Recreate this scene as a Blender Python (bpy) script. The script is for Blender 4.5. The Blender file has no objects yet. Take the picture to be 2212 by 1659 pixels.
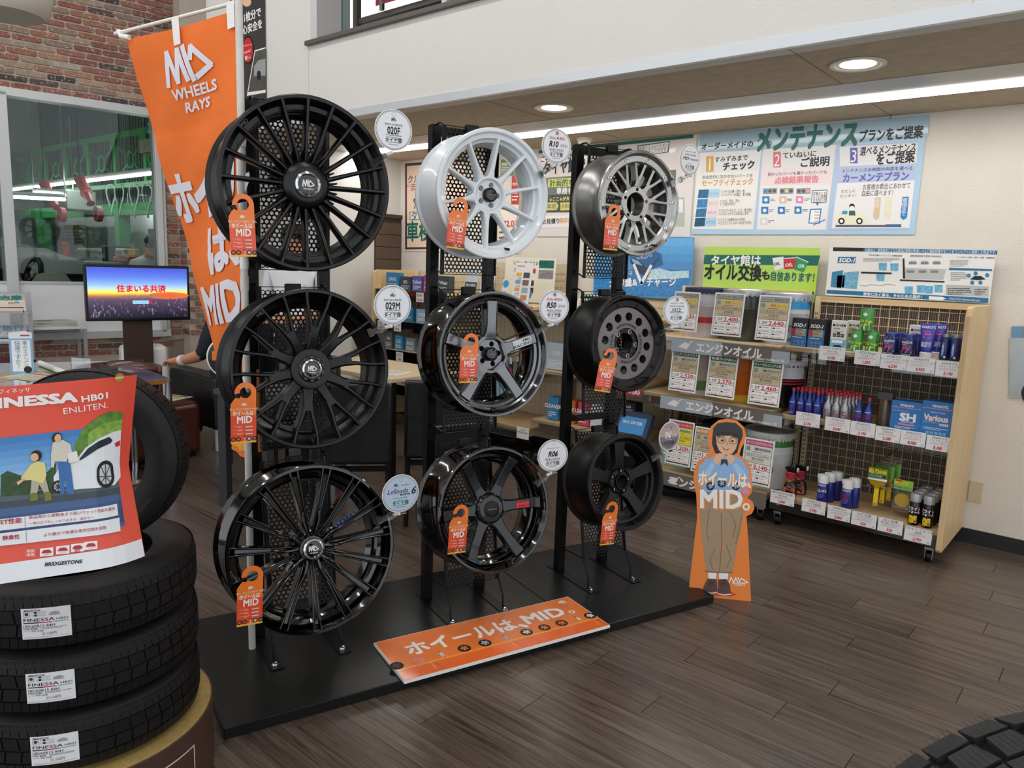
import bpy, math, random
from mathutils import Vector, Matrix
random.seed(7)
sc = bpy.context.scene
COL = sc.collection
PI = math.pi

# ---------------------------------------------------------------- camera
FPX, PITCH, ROLL, HEAD, CAMH = 1620.0, math.radians(9.0), math.radians(2.0), math.radians(40.0), 1.5
_f0 = Vector((-math.sin(HEAD), math.cos(HEAD), 0)); _r0 = Vector((math.cos(HEAD), math.sin(HEAD), 0)); _u0 = Vector((0, 0, 1))
CF = _f0*math.cos(PITCH) - _u0*math.sin(PITCH)
_u1 = _u0*math.cos(PITCH) + _f0*math.sin(PITCH)
CR = _r0*math.cos(ROLL) + _u1*math.sin(ROLL)
CU = _u1*math.cos(ROLL) - _r0*math.sin(ROLL)
CAM = Vector((0, 0, CAMH))
cd = bpy.data.cameras.new('camera'); cam = bpy.data.objects.new('camera', cd); COL.objects.link(cam)
cd.sensor_fit = 'HORIZONTAL'; cd.sensor_width = 36.0; cd.lens = 36.0*FPX/2212.0; cd.clip_start = 0.02; cd.clip_end = 200
cam.matrix_world = Matrix(((CR.x, CU.x, -CF.x, 0), (CR.y, CU.y, -CF.y, 0), (CR.z, CU.z, -CF.z, CAMH), (0, 0, 0, 1)))
sc.camera = cam

# ---------------------------------------------------------------- world, exposure, big lights
sc.view_settings.view_transform = 'Standard'; sc.view_settings.look = 'None'
sc.view_settings.gamma = 1.0; sc.view_settings.exposure = 0.25; sc.view_settings.use_curve_mapping = False
w = bpy.data.worlds.new('daylight'); sc.world = w; w.use_nodes = True
bg = w.node_tree.nodes['Background']; bg.inputs[0].default_value = (0.93, 0.96, 1.0, 1); bg.inputs[1].default_value = 1.1
HALL_LAMP, LINE_LAMP, DOWN_LAMP, GARAGE_LAMP = 25.0, 9.5, 16.0, 17.0   # emission of the hall tubes, the soffit line lamp, the downlights, the workshop tubes

# ---------------------------------------------------------------- helpers: pixel rays used to measure places in the photograph
def ray(x, y): return CR*((x-1106)/FPX) + CU*(-(y-829.5)/FPX) + CF
def onplane(x, y, p, n):
    d = ray(x, y); return CAM + d*((Vector(p)-CAM).dot(n)/d.dot(n))
def onz(x, y, z=0.0): return onplane(x, y, (0, 0, z), Vector((0, 0, 1)))
def onY(x, y, Y): return onplane(x, y, (0, Y, 0), Vector((0, 1, 0)))
def onX(x, y, X): return onplane(x, y, (X, 0, 0), Vector((1, 0, 0)))
def atd(x, y, d): return CAM + ray(x, y)*d

# ---------------------------------------------------------------- materials
def lin(h):
    h = h.lstrip('#'); c = [int(h[i:i+2], 16)/255 for i in (0, 2, 4)]
    return tuple((v/12.92 if v <= .04045 else ((v+.055)/1.055)**2.4) for v in c) + (1.0,)
MATS = {}
def mat(hexc, rough=.5, metal=0.0, coat=0.0, var=0.0, vs=30.0, bump=0.0, bs=200.0, spec=.5, emit=0.0, trans=0.0, alpha=1.0, name=None):
    key = (hexc, rough, metal, coat, var, vs, bump, bs, spec, emit, trans, alpha)
    if key in MATS: return MATS[key]
    m = bpy.data.materials.new(name or 'paint_'+hexc.lstrip('#')); m.use_nodes = True
    nt = m.node_tree; b = nt.nodes['Principled BSDF']; c = lin(hexc)
    b.inputs['Base Color'].default_value = c; b.inputs['Roughness'].default_value = rough; b.inputs['Metallic'].default_value = metal
    b.inputs['Coat Weight'].default_value = coat; b.inputs['Coat Roughness'].default_value = .06
    b.inputs['Specular IOR Level'].default_value = spec; b.inputs['Transmission Weight'].default_value = trans; b.inputs['Alpha'].default_value = alpha
    if emit:
        b.inputs['Emission Color'].default_value = c; b.inputs['Emission Strength'].default_value = emit
    if var or bump:
        tc = nt.nodes.new('ShaderNodeTexCoord')
    if var:
        n = nt.nodes.new('ShaderNodeTexNoise'); n.inputs['Scale'].default_value = vs; n.inputs['Detail'].default_value = 5
        r = nt.nodes.new('ShaderNodeValToRGB')
        r.color_ramp.elements[0].position = .3; r.color_ramp.elements[1].position = .7
        r.color_ramp.elements[0].color = tuple(v*(1-var) for v in c[:3])+(1,); r.color_ramp.elements[1].color = tuple(min(1, v*(1+var)) for v in c[:3])+(1,)
        nt.links.new(tc.outputs['Object'], n.inputs['Vector']); nt.links.new(n.outputs['Fac'], r.inputs['Fac']); nt.links.new(r.outputs['Color'], b.inputs['Base Color'])
    if bump:
        n2 = nt.nodes.new('ShaderNodeTexNoise'); n2.inputs['Scale'].default_value = bs; n2.inputs['Detail'].default_value = 3
        bp = nt.nodes.new('ShaderNodeBump'); bp.inputs['Strength'].default_value = bump; bp.inputs['Distance'].default_value = .004
        nt.links.new(tc.outputs['Object'], n2.inputs['Vector']); nt.links.new(n2.outputs['Fac'], bp.inputs['Height']); nt.links.new(bp.outputs['Normal'], b.inputs['Normal'])
    MATS[key] = m
    return m
def glass_mat(name, tint=(1, 1, 1), f0=.08):
    m = bpy.data.materials.new(name); m.use_nodes = True; nt = m.node_tree; nt.nodes.clear()
    o = nt.nodes.new('ShaderNodeOutputMaterial'); mx = nt.nodes.new('ShaderNodeMixShader'); t = nt.nodes.new('ShaderNodeBsdfTransparent'); g = nt.nodes.new('ShaderNodeBsdfGlossy')
    lw = nt.nodes.new('ShaderNodeFresnel'); lw.inputs['IOR'].default_value = 1.45
    mu = nt.nodes.new('ShaderNodeMath'); mu.operation = 'MULTIPLY_ADD'; mu.inputs[1].default_value = 1.0; mu.inputs[2].default_value = f0
    t.inputs['Color'].default_value = tint+(1,); g.inputs['Roughness'].default_value = .02
    nt.links.new(lw.outputs[0], mu.inputs[0]); nt.links.new(mu.outputs[0], mx.inputs[0]); nt.links.new(t.outputs[0], mx.inputs[1]); nt.links.new(g.outputs[0], mx.inputs[2]); nt.links.new(mx.outputs[0], o.inputs['Surface'])
    return m
def wood_mat(name, c0, c1, axis, rough, rnd=.25, fine=60., spec=.5):
    """Grain stretched along one axis; each object a little lighter or darker."""
    m = bpy.data.materials.new(name); m.use_nodes = True; nt = m.node_tree; b = nt.nodes['Principled BSDF']
    tc = nt.nodes.new('ShaderNodeTexCoord'); mp = nt.nodes.new('ShaderNodeMapping'); geo = nt.nodes.new('ShaderNodeNewGeometry')
    s = [fine, fine, fine]; s[axis] = fine*.035; mp.inputs['Scale'].default_value = s
    oi = nt.nodes.new('ShaderNodeObjectInfo'); ad = nt.nodes.new('ShaderNodeVectorMath'); ad.operation = 'ADD'; sh = nt.nodes.new('ShaderNodeVectorMath'); sh.operation = 'SCALE'; sh.inputs['Scale'].default_value = 13
    cx = nt.nodes.new('ShaderNodeCombineXYZ'); nt.links.new(oi.outputs['Random'], cx.inputs[0]); nt.links.new(oi.outputs['Random'], cx.inputs[1]); nt.links.new(cx.outputs[0], sh.inputs[0])
    nt.links.new(geo.outputs['Position'], ad.inputs[0]); nt.links.new(sh.outputs[0], ad.inputs[1]); nt.links.new(ad.outputs[0], mp.inputs['Vector'])
    n = nt.nodes.new('ShaderNodeTexNoise'); n.inputs['Scale'].default_value = 1; n.inputs['Detail'].default_value = 8; n.inputs['Roughness'].default_value = .68; n.inputs['Distortion'].default_value = 1.2
    nt.links.new(mp.outputs[0], n.inputs['Vector'])
    r = nt.nodes.new('ShaderNodeValToRGB'); r.color_ramp.elements[0].position = .33; r.color_ramp.elements[1].position = .68; r.color_ramp.elements[0].color = lin(c0); r.color_ramp.elements[1].color = lin(c1)
    nt.links.new(n.outputs['Fac'], r.inputs['Fac'])
    hs = nt.nodes.new('ShaderNodeHueSaturation'); mr = nt.nodes.new('ShaderNodeMapRange'); mr.inputs[3].default_value = 1-rnd; mr.inputs[4].default_value = 1+rnd
    nt.links.new(oi.outputs['Random'], mr.inputs[0]); nt.links.new(mr.outputs[0], hs.inputs['Value']); nt.links.new(r.outputs['Color'], hs.inputs['Color']); nt.links.new(hs.outputs['Color'], b.inputs['Base Color'])
    bp = nt.nodes.new('ShaderNodeBump'); bp.inputs['Strength'].default_value = .12; bp.inputs['Distance'].default_value = .002
    nt.links.new(n.outputs['Fac'], bp.inputs['Height']); nt.links.new(bp.outputs['Normal'], b.inputs['Normal'])
    b.inputs['Roughness'].default_value = rough; b.inputs['Specular IOR Level'].default_value = spec
    return m
BLACK = mat('#060607', .34, spec=.28, name='black_powder_coat', bump=.03, bs=900)
STEELB = mat('#08090a', .4, .1, spec=.3, name='black_steel')
WHITE = mat('#e9e7e2', .6, name='white_plastic')
CHROME = mat('#d9dadc', .12, 1.0, name='chrome')
STEEL = mat('#9a9c9e', .32, 1.0, name='bare_steel')
ALU = mat('#b9bcbe', .38, .6, name='aluminium')
CLEAR = glass_mat('clear_acrylic', (.93, .95, .95), .06)
RUBBER = mat('#101011', .55, spec=.35, name='tyre_rubber', var=.25, vs=25, bump=.1, bs=300)

# ---------------------------------------------------------------- mesh collector
class MB:
    def __init__(s): s.v = []; s.f = []; s.mi = []; s.mats = []
    def m(s, material):
        if material not in s.mats: s.mats.append(material)
        return s.mats.index(material)
    def add(s, vs, fs, material=None):
        o = len(s.v); s.v += [tuple(p) for p in vs]; k = s.m(material) if material else 0
        for f in fs: s.f.append(tuple(i+o for i in f)); s.mi.append(k)
        return s
    def box(s, x0, x1, y0, y1, z0, z1, material=None, M=None):
        vs = [Vector(p) for p in ((x0,y0,z0),(x1,y0,z0),(x1,y1,z0),(x0,y1,z0),(x0,y0,z1),(x1,y0,z1),(x1,y1,z1),(x0,y1,z1))]
        if M: vs = [M @ p for p in vs]
        return s.add(vs, ((0,3,2,1),(4,5,6,7),(0,1,5,4),(1,2,6,5),(2,3,7,6),(3,0,4,7)), material)
    def lathe(s, prof, n=32, axis='z', c=(0,0,0), closed=False, material=None, a0=0.0, a1=2*PI):
        """prof: (radius, height) pairs turned about an axis."""
        full = abs(a1-a0-2*PI) < 1e-6; k = n if full else n+1; vs = []
        for i in range(k):
            a = a0+(a1-a0)*i/n; ca, sa = math.cos(a), math.sin(a)
            for r, h in prof:
                p = (r*ca, r*sa, h) if axis == 'z' else ((r*ca, h, r*sa) if axis == 'y' else (h, r*ca, r*sa))
                vs.append((p[0]+c[0], p[1]+c[1], p[2]+c[2]))
        q = len(prof); fs = []
        for i in range(n):
            for j in range(q if closed else q-1):
                a, b = i*q+j, i*q+(j+1) % q; i2 = ((i+1) % k)*q; fs.append((a, i2+j, i2+(j+1) % q, b))
        return s.add(vs, fs, material)
    def cyl(s, p0, p1, r, n=12, r1=None, material=None, caps=True):
        p0, p1 = Vector(p0), Vector(p1); d = (p1-p0).normalized(); a = d.orthogonal().normalized(); b = d.cross(a); r1 = r if r1 is None else r1; vs = []
        for p, q in ((p0, r), (p1, r1)):
            vs += [p+(a*math.cos(2*PI*i/n)+b*math.sin(2*PI*i/n))*q for i in range(n)]
        fs = [(i, (i+1) % n, n+(i+1) % n, n+i) for i in range(n)]
        if caps: fs += [tuple(range(n))[::-1], tuple(range(n, 2*n))]
        return s.add(vs, fs, material)
    def tube(s, pts, r, n=8, material=None, closed=False):
        pts = [Vector(p) for p in pts]; N = len(pts); vs = []; a = None
        rr = r if isinstance(r, (list, tuple)) else [r]*N
        for i, p in enumerate(pts):
            d = ((pts[(i+1) % N]-pts[i-1]) if closed else (pts[min(i+1, N-1)]-pts[max(i-1, 0)])).normalized()
            if a is None: a = d.orthogonal().normalized()
            a = (a-d*a.dot(d)).normalized(); b = d.cross(a)
            vs += [p+(a*math.cos(2*PI*k/n)+b*math.sin(2*PI*k/n))*rr[i] for k in range(n)]
        fs = []
        for i in range(N if closed else N-1):
            j = (i+1) % N
            fs += [(i*n+k, i*n+(k+1) % n, j*n+(k+1) % n, j*n+k) for k in range(n)]
        if not closed: fs += [tuple(range(n))[::-1], tuple(range((N-1)*n, N*n))]
        return s.add(vs, fs, material)
    def prism(s, poly, y0, y1, material=None, M=None):
        """A closed outline in the x-z plane given depth from y0 to y1."""
        n = len(poly); vs = [Vector((p[0], y0, p[1])) for p in poly]+[Vector((p[0], y1, p[1])) for p in poly]
        if M: vs = [M @ p for p in vs]
        return s.add(vs, [tuple(range(n)), tuple(range(2*n-1, n-1, -1))]+[(i, n+i, n+(i+1) % n, (i+1) % n) for i in range(n)], material)
    def mesh(s, name, smooth=None):
        me = bpy.data.meshes.new(name); me.from_pydata(s.v, [], s.f)
        for q in s.mats: me.materials.append(q)
        if len(s.mats) > 1: me.polygons.foreach_set('material_index', s.mi)
        if smooth:
            me.polygons.foreach_set('use_smooth', [True]*len(me.polygons)); me.set_sharp_from_angle(angle=math.radians(smooth))
        me.update(); return me

def link(name, data, parent=None, loc=None, rot=None, M=None):
    o = bpy.data.objects.new(name, data); COL.objects.link(o)
    if parent: o.parent = parent
    if M is not None: o.matrix_local = M
    if loc is not None: o.location = loc
    if rot is not None: o.rotation_euler = rot
    return o
def part(name, mb, material=None, parent=None, smooth=None, bevel=0, loc=None, rot=None, label=None, M=None, kind=None):
    if isinstance(mb, MB):
        if material and not mb.mats: mb.mats.append(material)
        me = mb.mesh(name, smooth)
    else: me = mb
    o = link(name, me, parent, loc, rot, M)
    if bevel:
        b = o.modifiers.new('bevel', 'BEVEL'); b.width = bevel; b.segments = 2; b.limit_method = 'ANGLE'; b.angle_limit = math.radians(40)
    if label: o['label'] = label
    if kind: o['kind'] = kind
    return o
def tag(o, label, cat, group=None):
    o['label'] = label; o['category'] = cat
    if group: o['group'] = group
    return o
def thing(name, label, cat, loc=(0,0,0), rz=0.0, group=None, M=None):
    o = link(name, None); o.empty_display_size = .05
    if M is not None: o.matrix_world = M
    else: o.location = loc; o.rotation_euler = (0, 0, rz)
    return tag(o, label, cat, group)
def struct(name, mb, material=None, **k):
    o = part(name, mb, material, **k); o['kind'] = 'structure'; return o
def dup(root, label, M=None, loc=None, rz=None):
    def cp(o, par):
        c = o.copy(); COL.objects.link(c); c.parent = par
        if par: c.matrix_parent_inverse = o.matrix_parent_inverse.copy()
        for ch in list(KIDS.get(o.name, ())): cp(ch, c)
        return c
    KIDS = {}
    for o in bpy.data.objects:
        if o.parent: KIDS.setdefault(o.parent.name, []).append(o)
    r = cp(root, None); r['label'] = label
    if M is not None: r.matrix_world = M
    if loc is not None: r.location = loc
    if rz is not None: r.rotation_euler = (0, 0, rz)
    return r
def frame(o, x, y, z):
    o, x, y, z = Vector(o), Vector(x).normalized(), Vector(y).normalized(), Vector(z).normalized()
    return Matrix(((x.x, y.x, z.x, o.x), (x.y, y.y, z.y, o.y), (x.z, y.z, z.z, o.z), (0, 0, 0, 1)))
def facing(p, n, up=(0, 0, 1)):
    """Frame at p whose -Y looks along n, X to the viewer's right, Z up: for things with a printed front."""
    y = -Vector(n).normalized(); x = y.cross(Vector(up)).normalized(); return frame(p, x, y, x.cross(y))

# ---------------------------------------------------------------- lettering and flat print
TXT = {}      # (string, shear) -> mesh data, filled in one evaluation at the end
FLATS = []
class Flat:
    """Print on a surface: shapes and lettering, one mesh per surface. Places may be given in the surface's own metres (u right, v up) or, with pm, in photograph pixels."""
    def __init__(s, name, parent, pm=None, fn=None, eps=.0004, base=.0006, label=None):
        s.name, s.parent, s.pm, s.fn, s.eps, s.base, s.items, s.texts, s.lab = name, parent, pm, fn, eps, base, [], [], label; FLATS.append(s)
    def p(s, x, y): return s.pm(x, y) if s.pm else (x, y)
    def poly(s, pts, m, L=0, raw=False): s.items.append(([q if raw else s.p(*q) for q in pts], m, L)); return s
    def rect(s, x0, y0, x1, y1, m, L=0): return s.poly([(x0, y0), (x1, y0), (x1, y1), (x0, y1)], m, L)
    def disc(s, x, y, r, m, L=0, n=24, ry=None, a0=0, a1=2*PI):
        return s.poly([(x+r*math.cos(a0+(a1-a0)*i/n), y+(ry or r)*math.sin(a0+(a1-a0)*i/n)) for i in range(n)], m, L)
    def ring(s, x, y, r0, r1, m, L=0, n=32):
        for i in range(n):
            a, b = 2*PI*i/n, 2*PI*(i+1)/n
            s.poly([(x+r0*math.cos(a), y+r0*math.sin(a)), (x+r1*math.cos(a), y+r1*math.sin(a)), (x+r1*math.cos(b), y+r1*math.sin(b)), (x+r0*math.cos(b), y+r0*math.sin(b))], m, L)
        return s
    def line(s, pts, w, m, L=0, closed=False):
        q = [s.p(*t) for t in pts]
        if s.pm:
            a = s.pm(*pts[0]); b = s.pm(pts[0][0]+w, pts[0][1]); c = s.pm(pts[0][0], pts[0][1]+w); w = .5*(math.dist(a, b)+math.dist(a, c))
        if closed: q.append(q[0])
        for i in range(len(q)-1):
            (x0, y0), (x1, y1) = q[i], q[i+1]; d = math.hypot(x1-x0, y1-y0) or 1e-9; ux, uy = (x1-x0)/d*w/2, (y1-y0)/d*w/2
            s.items.append(([(x0-ux*.6-uy, y0-uy*.6+ux), (x0-ux*.6+uy, y0-uy*.6-ux), (x1+ux*.6+uy, y1+uy*.6-ux), (x1+ux*.6-uy, y1+uy*.6+ux)], m, L+.02*(i % 5)))
        return s
    def text(s, t, x0, y0, x1=None, y1=None, m=None, h=None, L=2, bold=.0, shear=0.0, al='c', cond=1.0, rot=0.0):
        """From the left middle to the right middle of a line of type (fits its width), or centred at a point with height h."""
        s.texts.append((t, x0, y0, x1, y1, m, h, L, bold, shear, al, cond, rot)); TXT.setdefault((t, shear), None); return s
    def logo(s, x, y, h, m, L=2):
        """The wheel maker's mark, h high, centred."""
        for pl in (((0,0),(.16,.93),(.44,.04),(.58,.95),(.82,.04)), ((.80,1.0),(1.03,0)), ((1.04,.6),(1.11,.92),(1.72,.28),(1.18,.06))):
            s.line([(x+(a-.86)*h, y+(b-.5)*h) for a, b in pl], .17*h, m, L)
        return s
    def greek(s, x0, y0, x1, y1, rows, m, L=2, fill=.4, seed=1, cw=None):
        """Type too small to read: broken fine strokes row by row."""
        rr = random.Random(seed); dy = (y1-y0)/rows; cw = cw or abs(dy)*.9
        for i in range(rows):
            x = x0; yy = y0+dy*(i+.5); end = x1 if i < rows-1 else x0+(x1-x0)*rr.uniform(.5, 1)
            sg = 1 if end > x0 else -1
            while (end-x)*sg > 0:
                wd = cw*rr.uniform(.5, 1.6); xe = x+sg*wd
                if (end-xe)*sg < 0: break
                s.rect(x, yy-dy*fill*rr.uniform(.35, .6), xe, yy+dy*fill*rr.uniform(.35, .6), m, L); x = xe+sg*cw*.22
        return s
    def build(s):
        by = MB()
        fn = s.fn or (lambda u, v, l: (u, -s.base-s.eps*l, v))
        for pts, m, L in s.items:
            if s.fn:   # on a bent surface a shape is cut into small pieces so that it follows
                for pc in cells(pts, .025): by.add([fn(a, b, L) for a, b in pc], [tuple(range(len(pc)))], m)
            else: by.add([fn(a, b, L) for a, b in pts], [tuple(range(len(pts)))], m)
        for t, x0, y0, x1, y1, m, h, L, bold, shear, al, cond, rot in s.texts:
            d = TXT.get((t, shear))
            if not d: continue
            vs, fs, bx0, bx1 = d; W = max(bx1-bx0, 1e-6); a = s.p(x0, y0)
            if x1 is not None:
                b = s.p(x1, y1 if y1 is not None else y0); wd = math.dist(a, b); sx = wd/W; ang = math.atan2(b[1]-a[1], b[0]-a[0])
                if h is None: sy = sx*cond
                else: sy = (abs(s.p(x0, y0-h/2)[1]-s.p(x0, y0+h/2)[1]) if s.pm else h)/.74
                ox = -bx0
            else:
                sy = (abs(s.p(x0, y0-h/2)[1]-s.p(x0, y0+h/2)[1]) if s.pm else h)/.74; sx = sy*cond; ang = rot
                ox = {'c': -(bx0+bx1)/2, 'l': -bx0, 'r': -bx1}[al]
            ca, sa = math.cos(ang), math.sin(ang); e = bold*.85; k = 0     # heavier type: the same letters laid over each other, a hair apart
            for ex, ey in (((0, 0),) if bold < .006 else (((-e, 0), (e, 0)) if bold < .018 else ((-e, -e), (e, -e), (e, e), (-e, e)) + (((0, 0), (-e, 0), (e, 0), (0, e), (0, -e)) if bold > .032 else ()))):
                out = []; k += 1
                for px_, py_ in vs:
                    X, Y = (px_+ox+ex)*sx, (py_-.37+ey)*sy
                    out.append(fn(a[0]+X*ca-Y*sa, a[1]+X*sa+Y*ca, L+.03*k))
                if s.fn and sy > .06:
                    flat = [(a[0]+(px_+ox+ex)*sx*ca-(py_-.37+ey)*sy*sa, a[1]+(px_+ox+ex)*sx*sa+(py_-.37+ey)*sy*ca) for px_, py_ in vs]
                    for q in fs:
                        for pc in cells([flat[i] for i in q], .025): by.add([fn(u, v, L+.03*k) for u, v in pc], [tuple(range(len(pc)))], m)
                else: by.add(out, fs, m)
        if by.v:
            o = part(s.name, by, None, s.parent)
            if s.lab: o['label'] = s.lab
def clip(poly, ax, v, sg):
    out = []
    for i, p in enumerate(poly):
        q = poly[i-1]; a, b = (q[ax]-v)*sg, (p[ax]-v)*sg
        if (a >= 0) != (b >= 0):
            k = a/(a-b); out.append((q[0]+(p[0]-q[0])*k, q[1]+(p[1]-q[1])*k))
        if b >= 0: out.append(p)
    return out
def cells(poly, step):
    res = [list(poly)]
    for ax in (0, 1):
        nxt = []
        for pl in res:
            lo, hi = min(p[ax] for p in pl), max(p[ax] for p in pl); k = math.floor(lo/step)
            if hi-lo < step: nxt.append(pl); continue
            while k*step < hi:
                c = clip(clip(pl, ax, k*step, 1), ax, (k+1)*step, -1)
                if len(c) > 2: nxt.append(c)
                k += 1
        res = nxt
    return res
def finish_print():
    tmp = bpy.data.collections.new('type'); COL.children.link(tmp); obs = []
    for (t, shear) in TXT:
        c = bpy.data.curves.new('type', 'FONT'); c.body = t; c.size = 1; c.shear = shear; c.resolution_u = 2; c.fill_mode = 'FRONT'
        o = bpy.data.objects.new('type', c); tmp.objects.link(o); obs.append(((t, shear), o, c))
    bpy.context.view_layer.update(); dg = bpy.context.evaluated_depsgraph_get()
    for k, o, c in obs:
        me = o.evaluated_get(dg).to_mesh()
        if me and len(me.vertices):
            vs = [(v.co.x, v.co.y) for v in me.vertices]; fs = [tuple(p.vertices) for p in me.polygons]
            TXT[k] = (vs, fs, min(v[0] for v in vs), max(v[0] for v in vs))
        o.evaluated_get(dg).to_mesh_clear()
    for k, o, c in obs: bpy.data.objects.remove(o); bpy.data.curves.remove(c)
    bpy.data.collections.remove(tmp)
    for f in FLATS: f.build()
def pxmap(M):
    """Photograph pixels -> (u, v) on the x-z plane of the frame M."""
    o = M.translation; n = M.col[1].to_3d(); ax = M.col[0].to_3d(); az = M.col[2].to_3d()
    def f(x, y):
        q = onplane(x, y, o, n)-o; return (q.dot(ax), q.dot(az))
    return f
# ================================================================ the setting
YW, ZC, YB, XE = 4.92, 2.44, 3.22, -5.6      # right wall, soffit height, bulkhead plane, end wall
PLANK = wood_mat('dark_wood_plank', '#352a24', '#6f6156', 0, .28, .14, 55.)
WALLPAPER = mat('#dfd8cb', .75, var=.03, vs=3, bump=.55, bs=170, name='cream_wallpaper')
WALLWHITE = mat('#dad8d2', .7, var=.02, vs=2, bump=.4, bs=230, name='white_wallpaper')
SOFFIT = mat('#bcae96', .85, var=.10, vs=14, bump=.5, bs=60, name='mineral_fibre_soffit')
BASEB = mat('#1b1a1a', .5, name='black_baseboard')
TILEB = mat('#5a463a', .35, var=.1, vs=9, name='brown_tile')

fl = struct('floor', MB().box(-18, 4, -4, 6, -.05, -.006), mat('#120e0c', .8, name='floor_joint'))
pw, pl = .14, .92
plank_me = MB().box(-pl/2+.0012, pl/2-.0012, -pw/2+.0009, pw/2-.0009, -.006, 0).mesh('plank'); plank_me.materials.append(PLANK)
cands = []
def seen(p):
    v = p-CAM; d = v.dot(CF)
    if d < .3: return None
    x, y = 1106+FPX*v.dot(CR)/d, 829.5-FPX*v.dot(CU)/d
    return (d if -80 < x < 2300 and 0 < y < 1760 else None)
rows = int((YW+1.2)/pw)+1
for r in range(rows):
    y = YW-pw*(r+.5); off = (r*.37 % 1)*pl+random.uniform(-.1, .1); x = -7.6+off-pl
    while x < 2.2:
        c = Vector((x+pl/2, y, 0)); d = seen(c) or seen(c+Vector((pl*.4, 0, 0))) or seen(c-Vector((pl*.4, 0, 0)))
        cands.append((d if d else 99, c)); x += pl
cands.sort(key=lambda t: t[0])
rest = MB()
for i, (d, c) in enumerate(cands):
    if i < 290 and d < 90: part('plank', plank_me, None, fl, loc=c)
    elif c.x > -7.7: rest.box(c.x-pl/2+.0012, c.x+pl/2-.0012, c.y-pw/2+.0009, c.y+pw/2-.0009, -.006, 0)
part('plank_field', rest, PLANK, fl, kind='stuff')

# right wall, end wall with tiles, soffit, bulkhead, upper hall
struct('wall_right', MB().box(XE-.1, 4, YW, YW+.12, 0, ZC), WALLPAPER)
struct('baseboard_right', MB().box(XE, 4, YW-.012, YW, 0, .085), BASEB)
struct('wall_end', MB().box(XE-.1, XE, 4.1, YW, 0, ZC), WALLWHITE)
tw = struct('wall_end_tiles', MB().box(XE, XE+.012, 4.60, YW, 0, 1.90), mat('#3a2c25', .8, name='tile_joint'))
tz = .115
tile_me = MB().box(XE+.012, XE+.018, .003, tz-.003, .003, tz-.003).mesh('tile'); tile_me.materials.append(TILEB)
for i in range(3):
    for k in range(16): part('tile', tile_me, None, tw, loc=(0, 4.6+i*.108, k*tz+.02))
part('cap_trim', MB().box(XE, XE+.03, 4.59, YW, 1.9, 1.935), mat('#4b2f22', .4), tw)
so = struct('ceiling', MB().box(-7.6, 4, YB+.141, YW+.1, ZC, ZC+.12), SOFFIT)
for x in (-4.9, -3.1, -1.3, .5): part('panel_joint', MB().box(x, x+.004, YB+.02, YW, ZC-.0012, ZC), mat('#7d725f', .9), so)
bk = struct('wall_bulkhead', MB().box(-6.0, 4, YB, YB+.14, ZC-.001, 2.95).box(-6.0, -4.55, YB, YB+.14, 2.95, 4.7), WALLWHITE)
part('edge_trim', MB().box(-6.0, 4, YB-.006, YB+.02, ZC-.012, ZC+.035), mat('#cfd4d8', .35, .3), bk, label='pale metal edge trim')
part('wall_seam', MB().box(-4.633, -4.629, YB-.002, YB, ZC+.04, 2.94), mat('#c2beb5', .8), bk)
part('wall_seam', MB().box(-.62, -.617, YB-.002, YB, ZC+.04, 2.94), mat('#c2beb5', .8), bk)
part('sill', MB().box(-4.64, 4, YB-.03, YB+.2, 2.935, 2.965), mat('#5d544e', .45), bk, bevel=.004, label='dark brown sill of the gallery opening')
part('jamb', MB().box(-4.60, -4.53, YB-.004, YB+.2, 2.965, 4.7), mat('#c6c8c6', .4), bk)
gal = thing('gallery_railing', 'dark metal railing with red cloth panel in the gallery opening above', 'railing')
DK = mat('#4a453f', .5)
for z in (3.03, 3.12): part('rail', MB().box(-4.5, 3, 3.50, 3.54, z, z+.035), DK, gal)
for x in (-4.48, -3.6, -2.6, -1.6): part('post', MB().box(x, x+.04, 3.48, 3.52, 2.965, 4.3), mat('#d4d4d0', .4) if x > -4 else DK, gal)
part('red_cloth', MB().box(-4.2, -3.5, 3.45, 3.455, 3.18, 4.2).box(-3.4, 1, 3.45, 3.455, 3.18, 4.2), mat('#7c1f25', .7, var=.1, vs=4), gal, label='dark red cloth panel')
for x in (-4.15, -3.66): part('clip', MB().box(x, x+.03, 3.44, 3.46, 3.14, 3.22), CHROME, gal)
struct('wall_gallery', MB().box(-4.6, 4, 5.0, 5.1, 2.6, 4.7).box(-4.6, 4, YB+.14, 5, 2.9, 2.955), mat('#4d4944', .8))
struct('ceiling_hall', MB().box(-7.6, 4, -3.2, YB+2, 4.7, 4.8), mat('#dedcd6', .8))

# lamps
def emis(name, col, s):
    m = bpy.data.materials.new(name); m.use_nodes = True; nt = m.node_tree; nt.nodes.clear()
    o = nt.nodes.new('ShaderNodeOutputMaterial'); e = nt.nodes.new('ShaderNodeEmission'); e.inputs[0].default_value = col+(1,); e.inputs[1].default_value = s
    nt.links.new(e.outputs[0], o.inputs[0]); return m
E_LINE = emis('line_lamp_light', (1, .98, .95), LINE_LAMP); E_HALL = emis('hall_tube_light', (1, .98, .96), HALL_LAMP); E_DOWN = emis('downlight_light', (1, .93, .8), DOWN_LAMP)
t = thing('line_lamp', 'long white line lamp with grey channel in the tan soffit', 'lamp')
part('channel', MB().box(-5.6, 3, 4.0, 4.48, ZC-.004, ZC), mat('#a9a8a4', .4, .4), t)
part('diffuser', MB().box(-5.6, 3, 4.285, 4.45, ZC-.008, ZC-.004), E_LINE, t)
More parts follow.
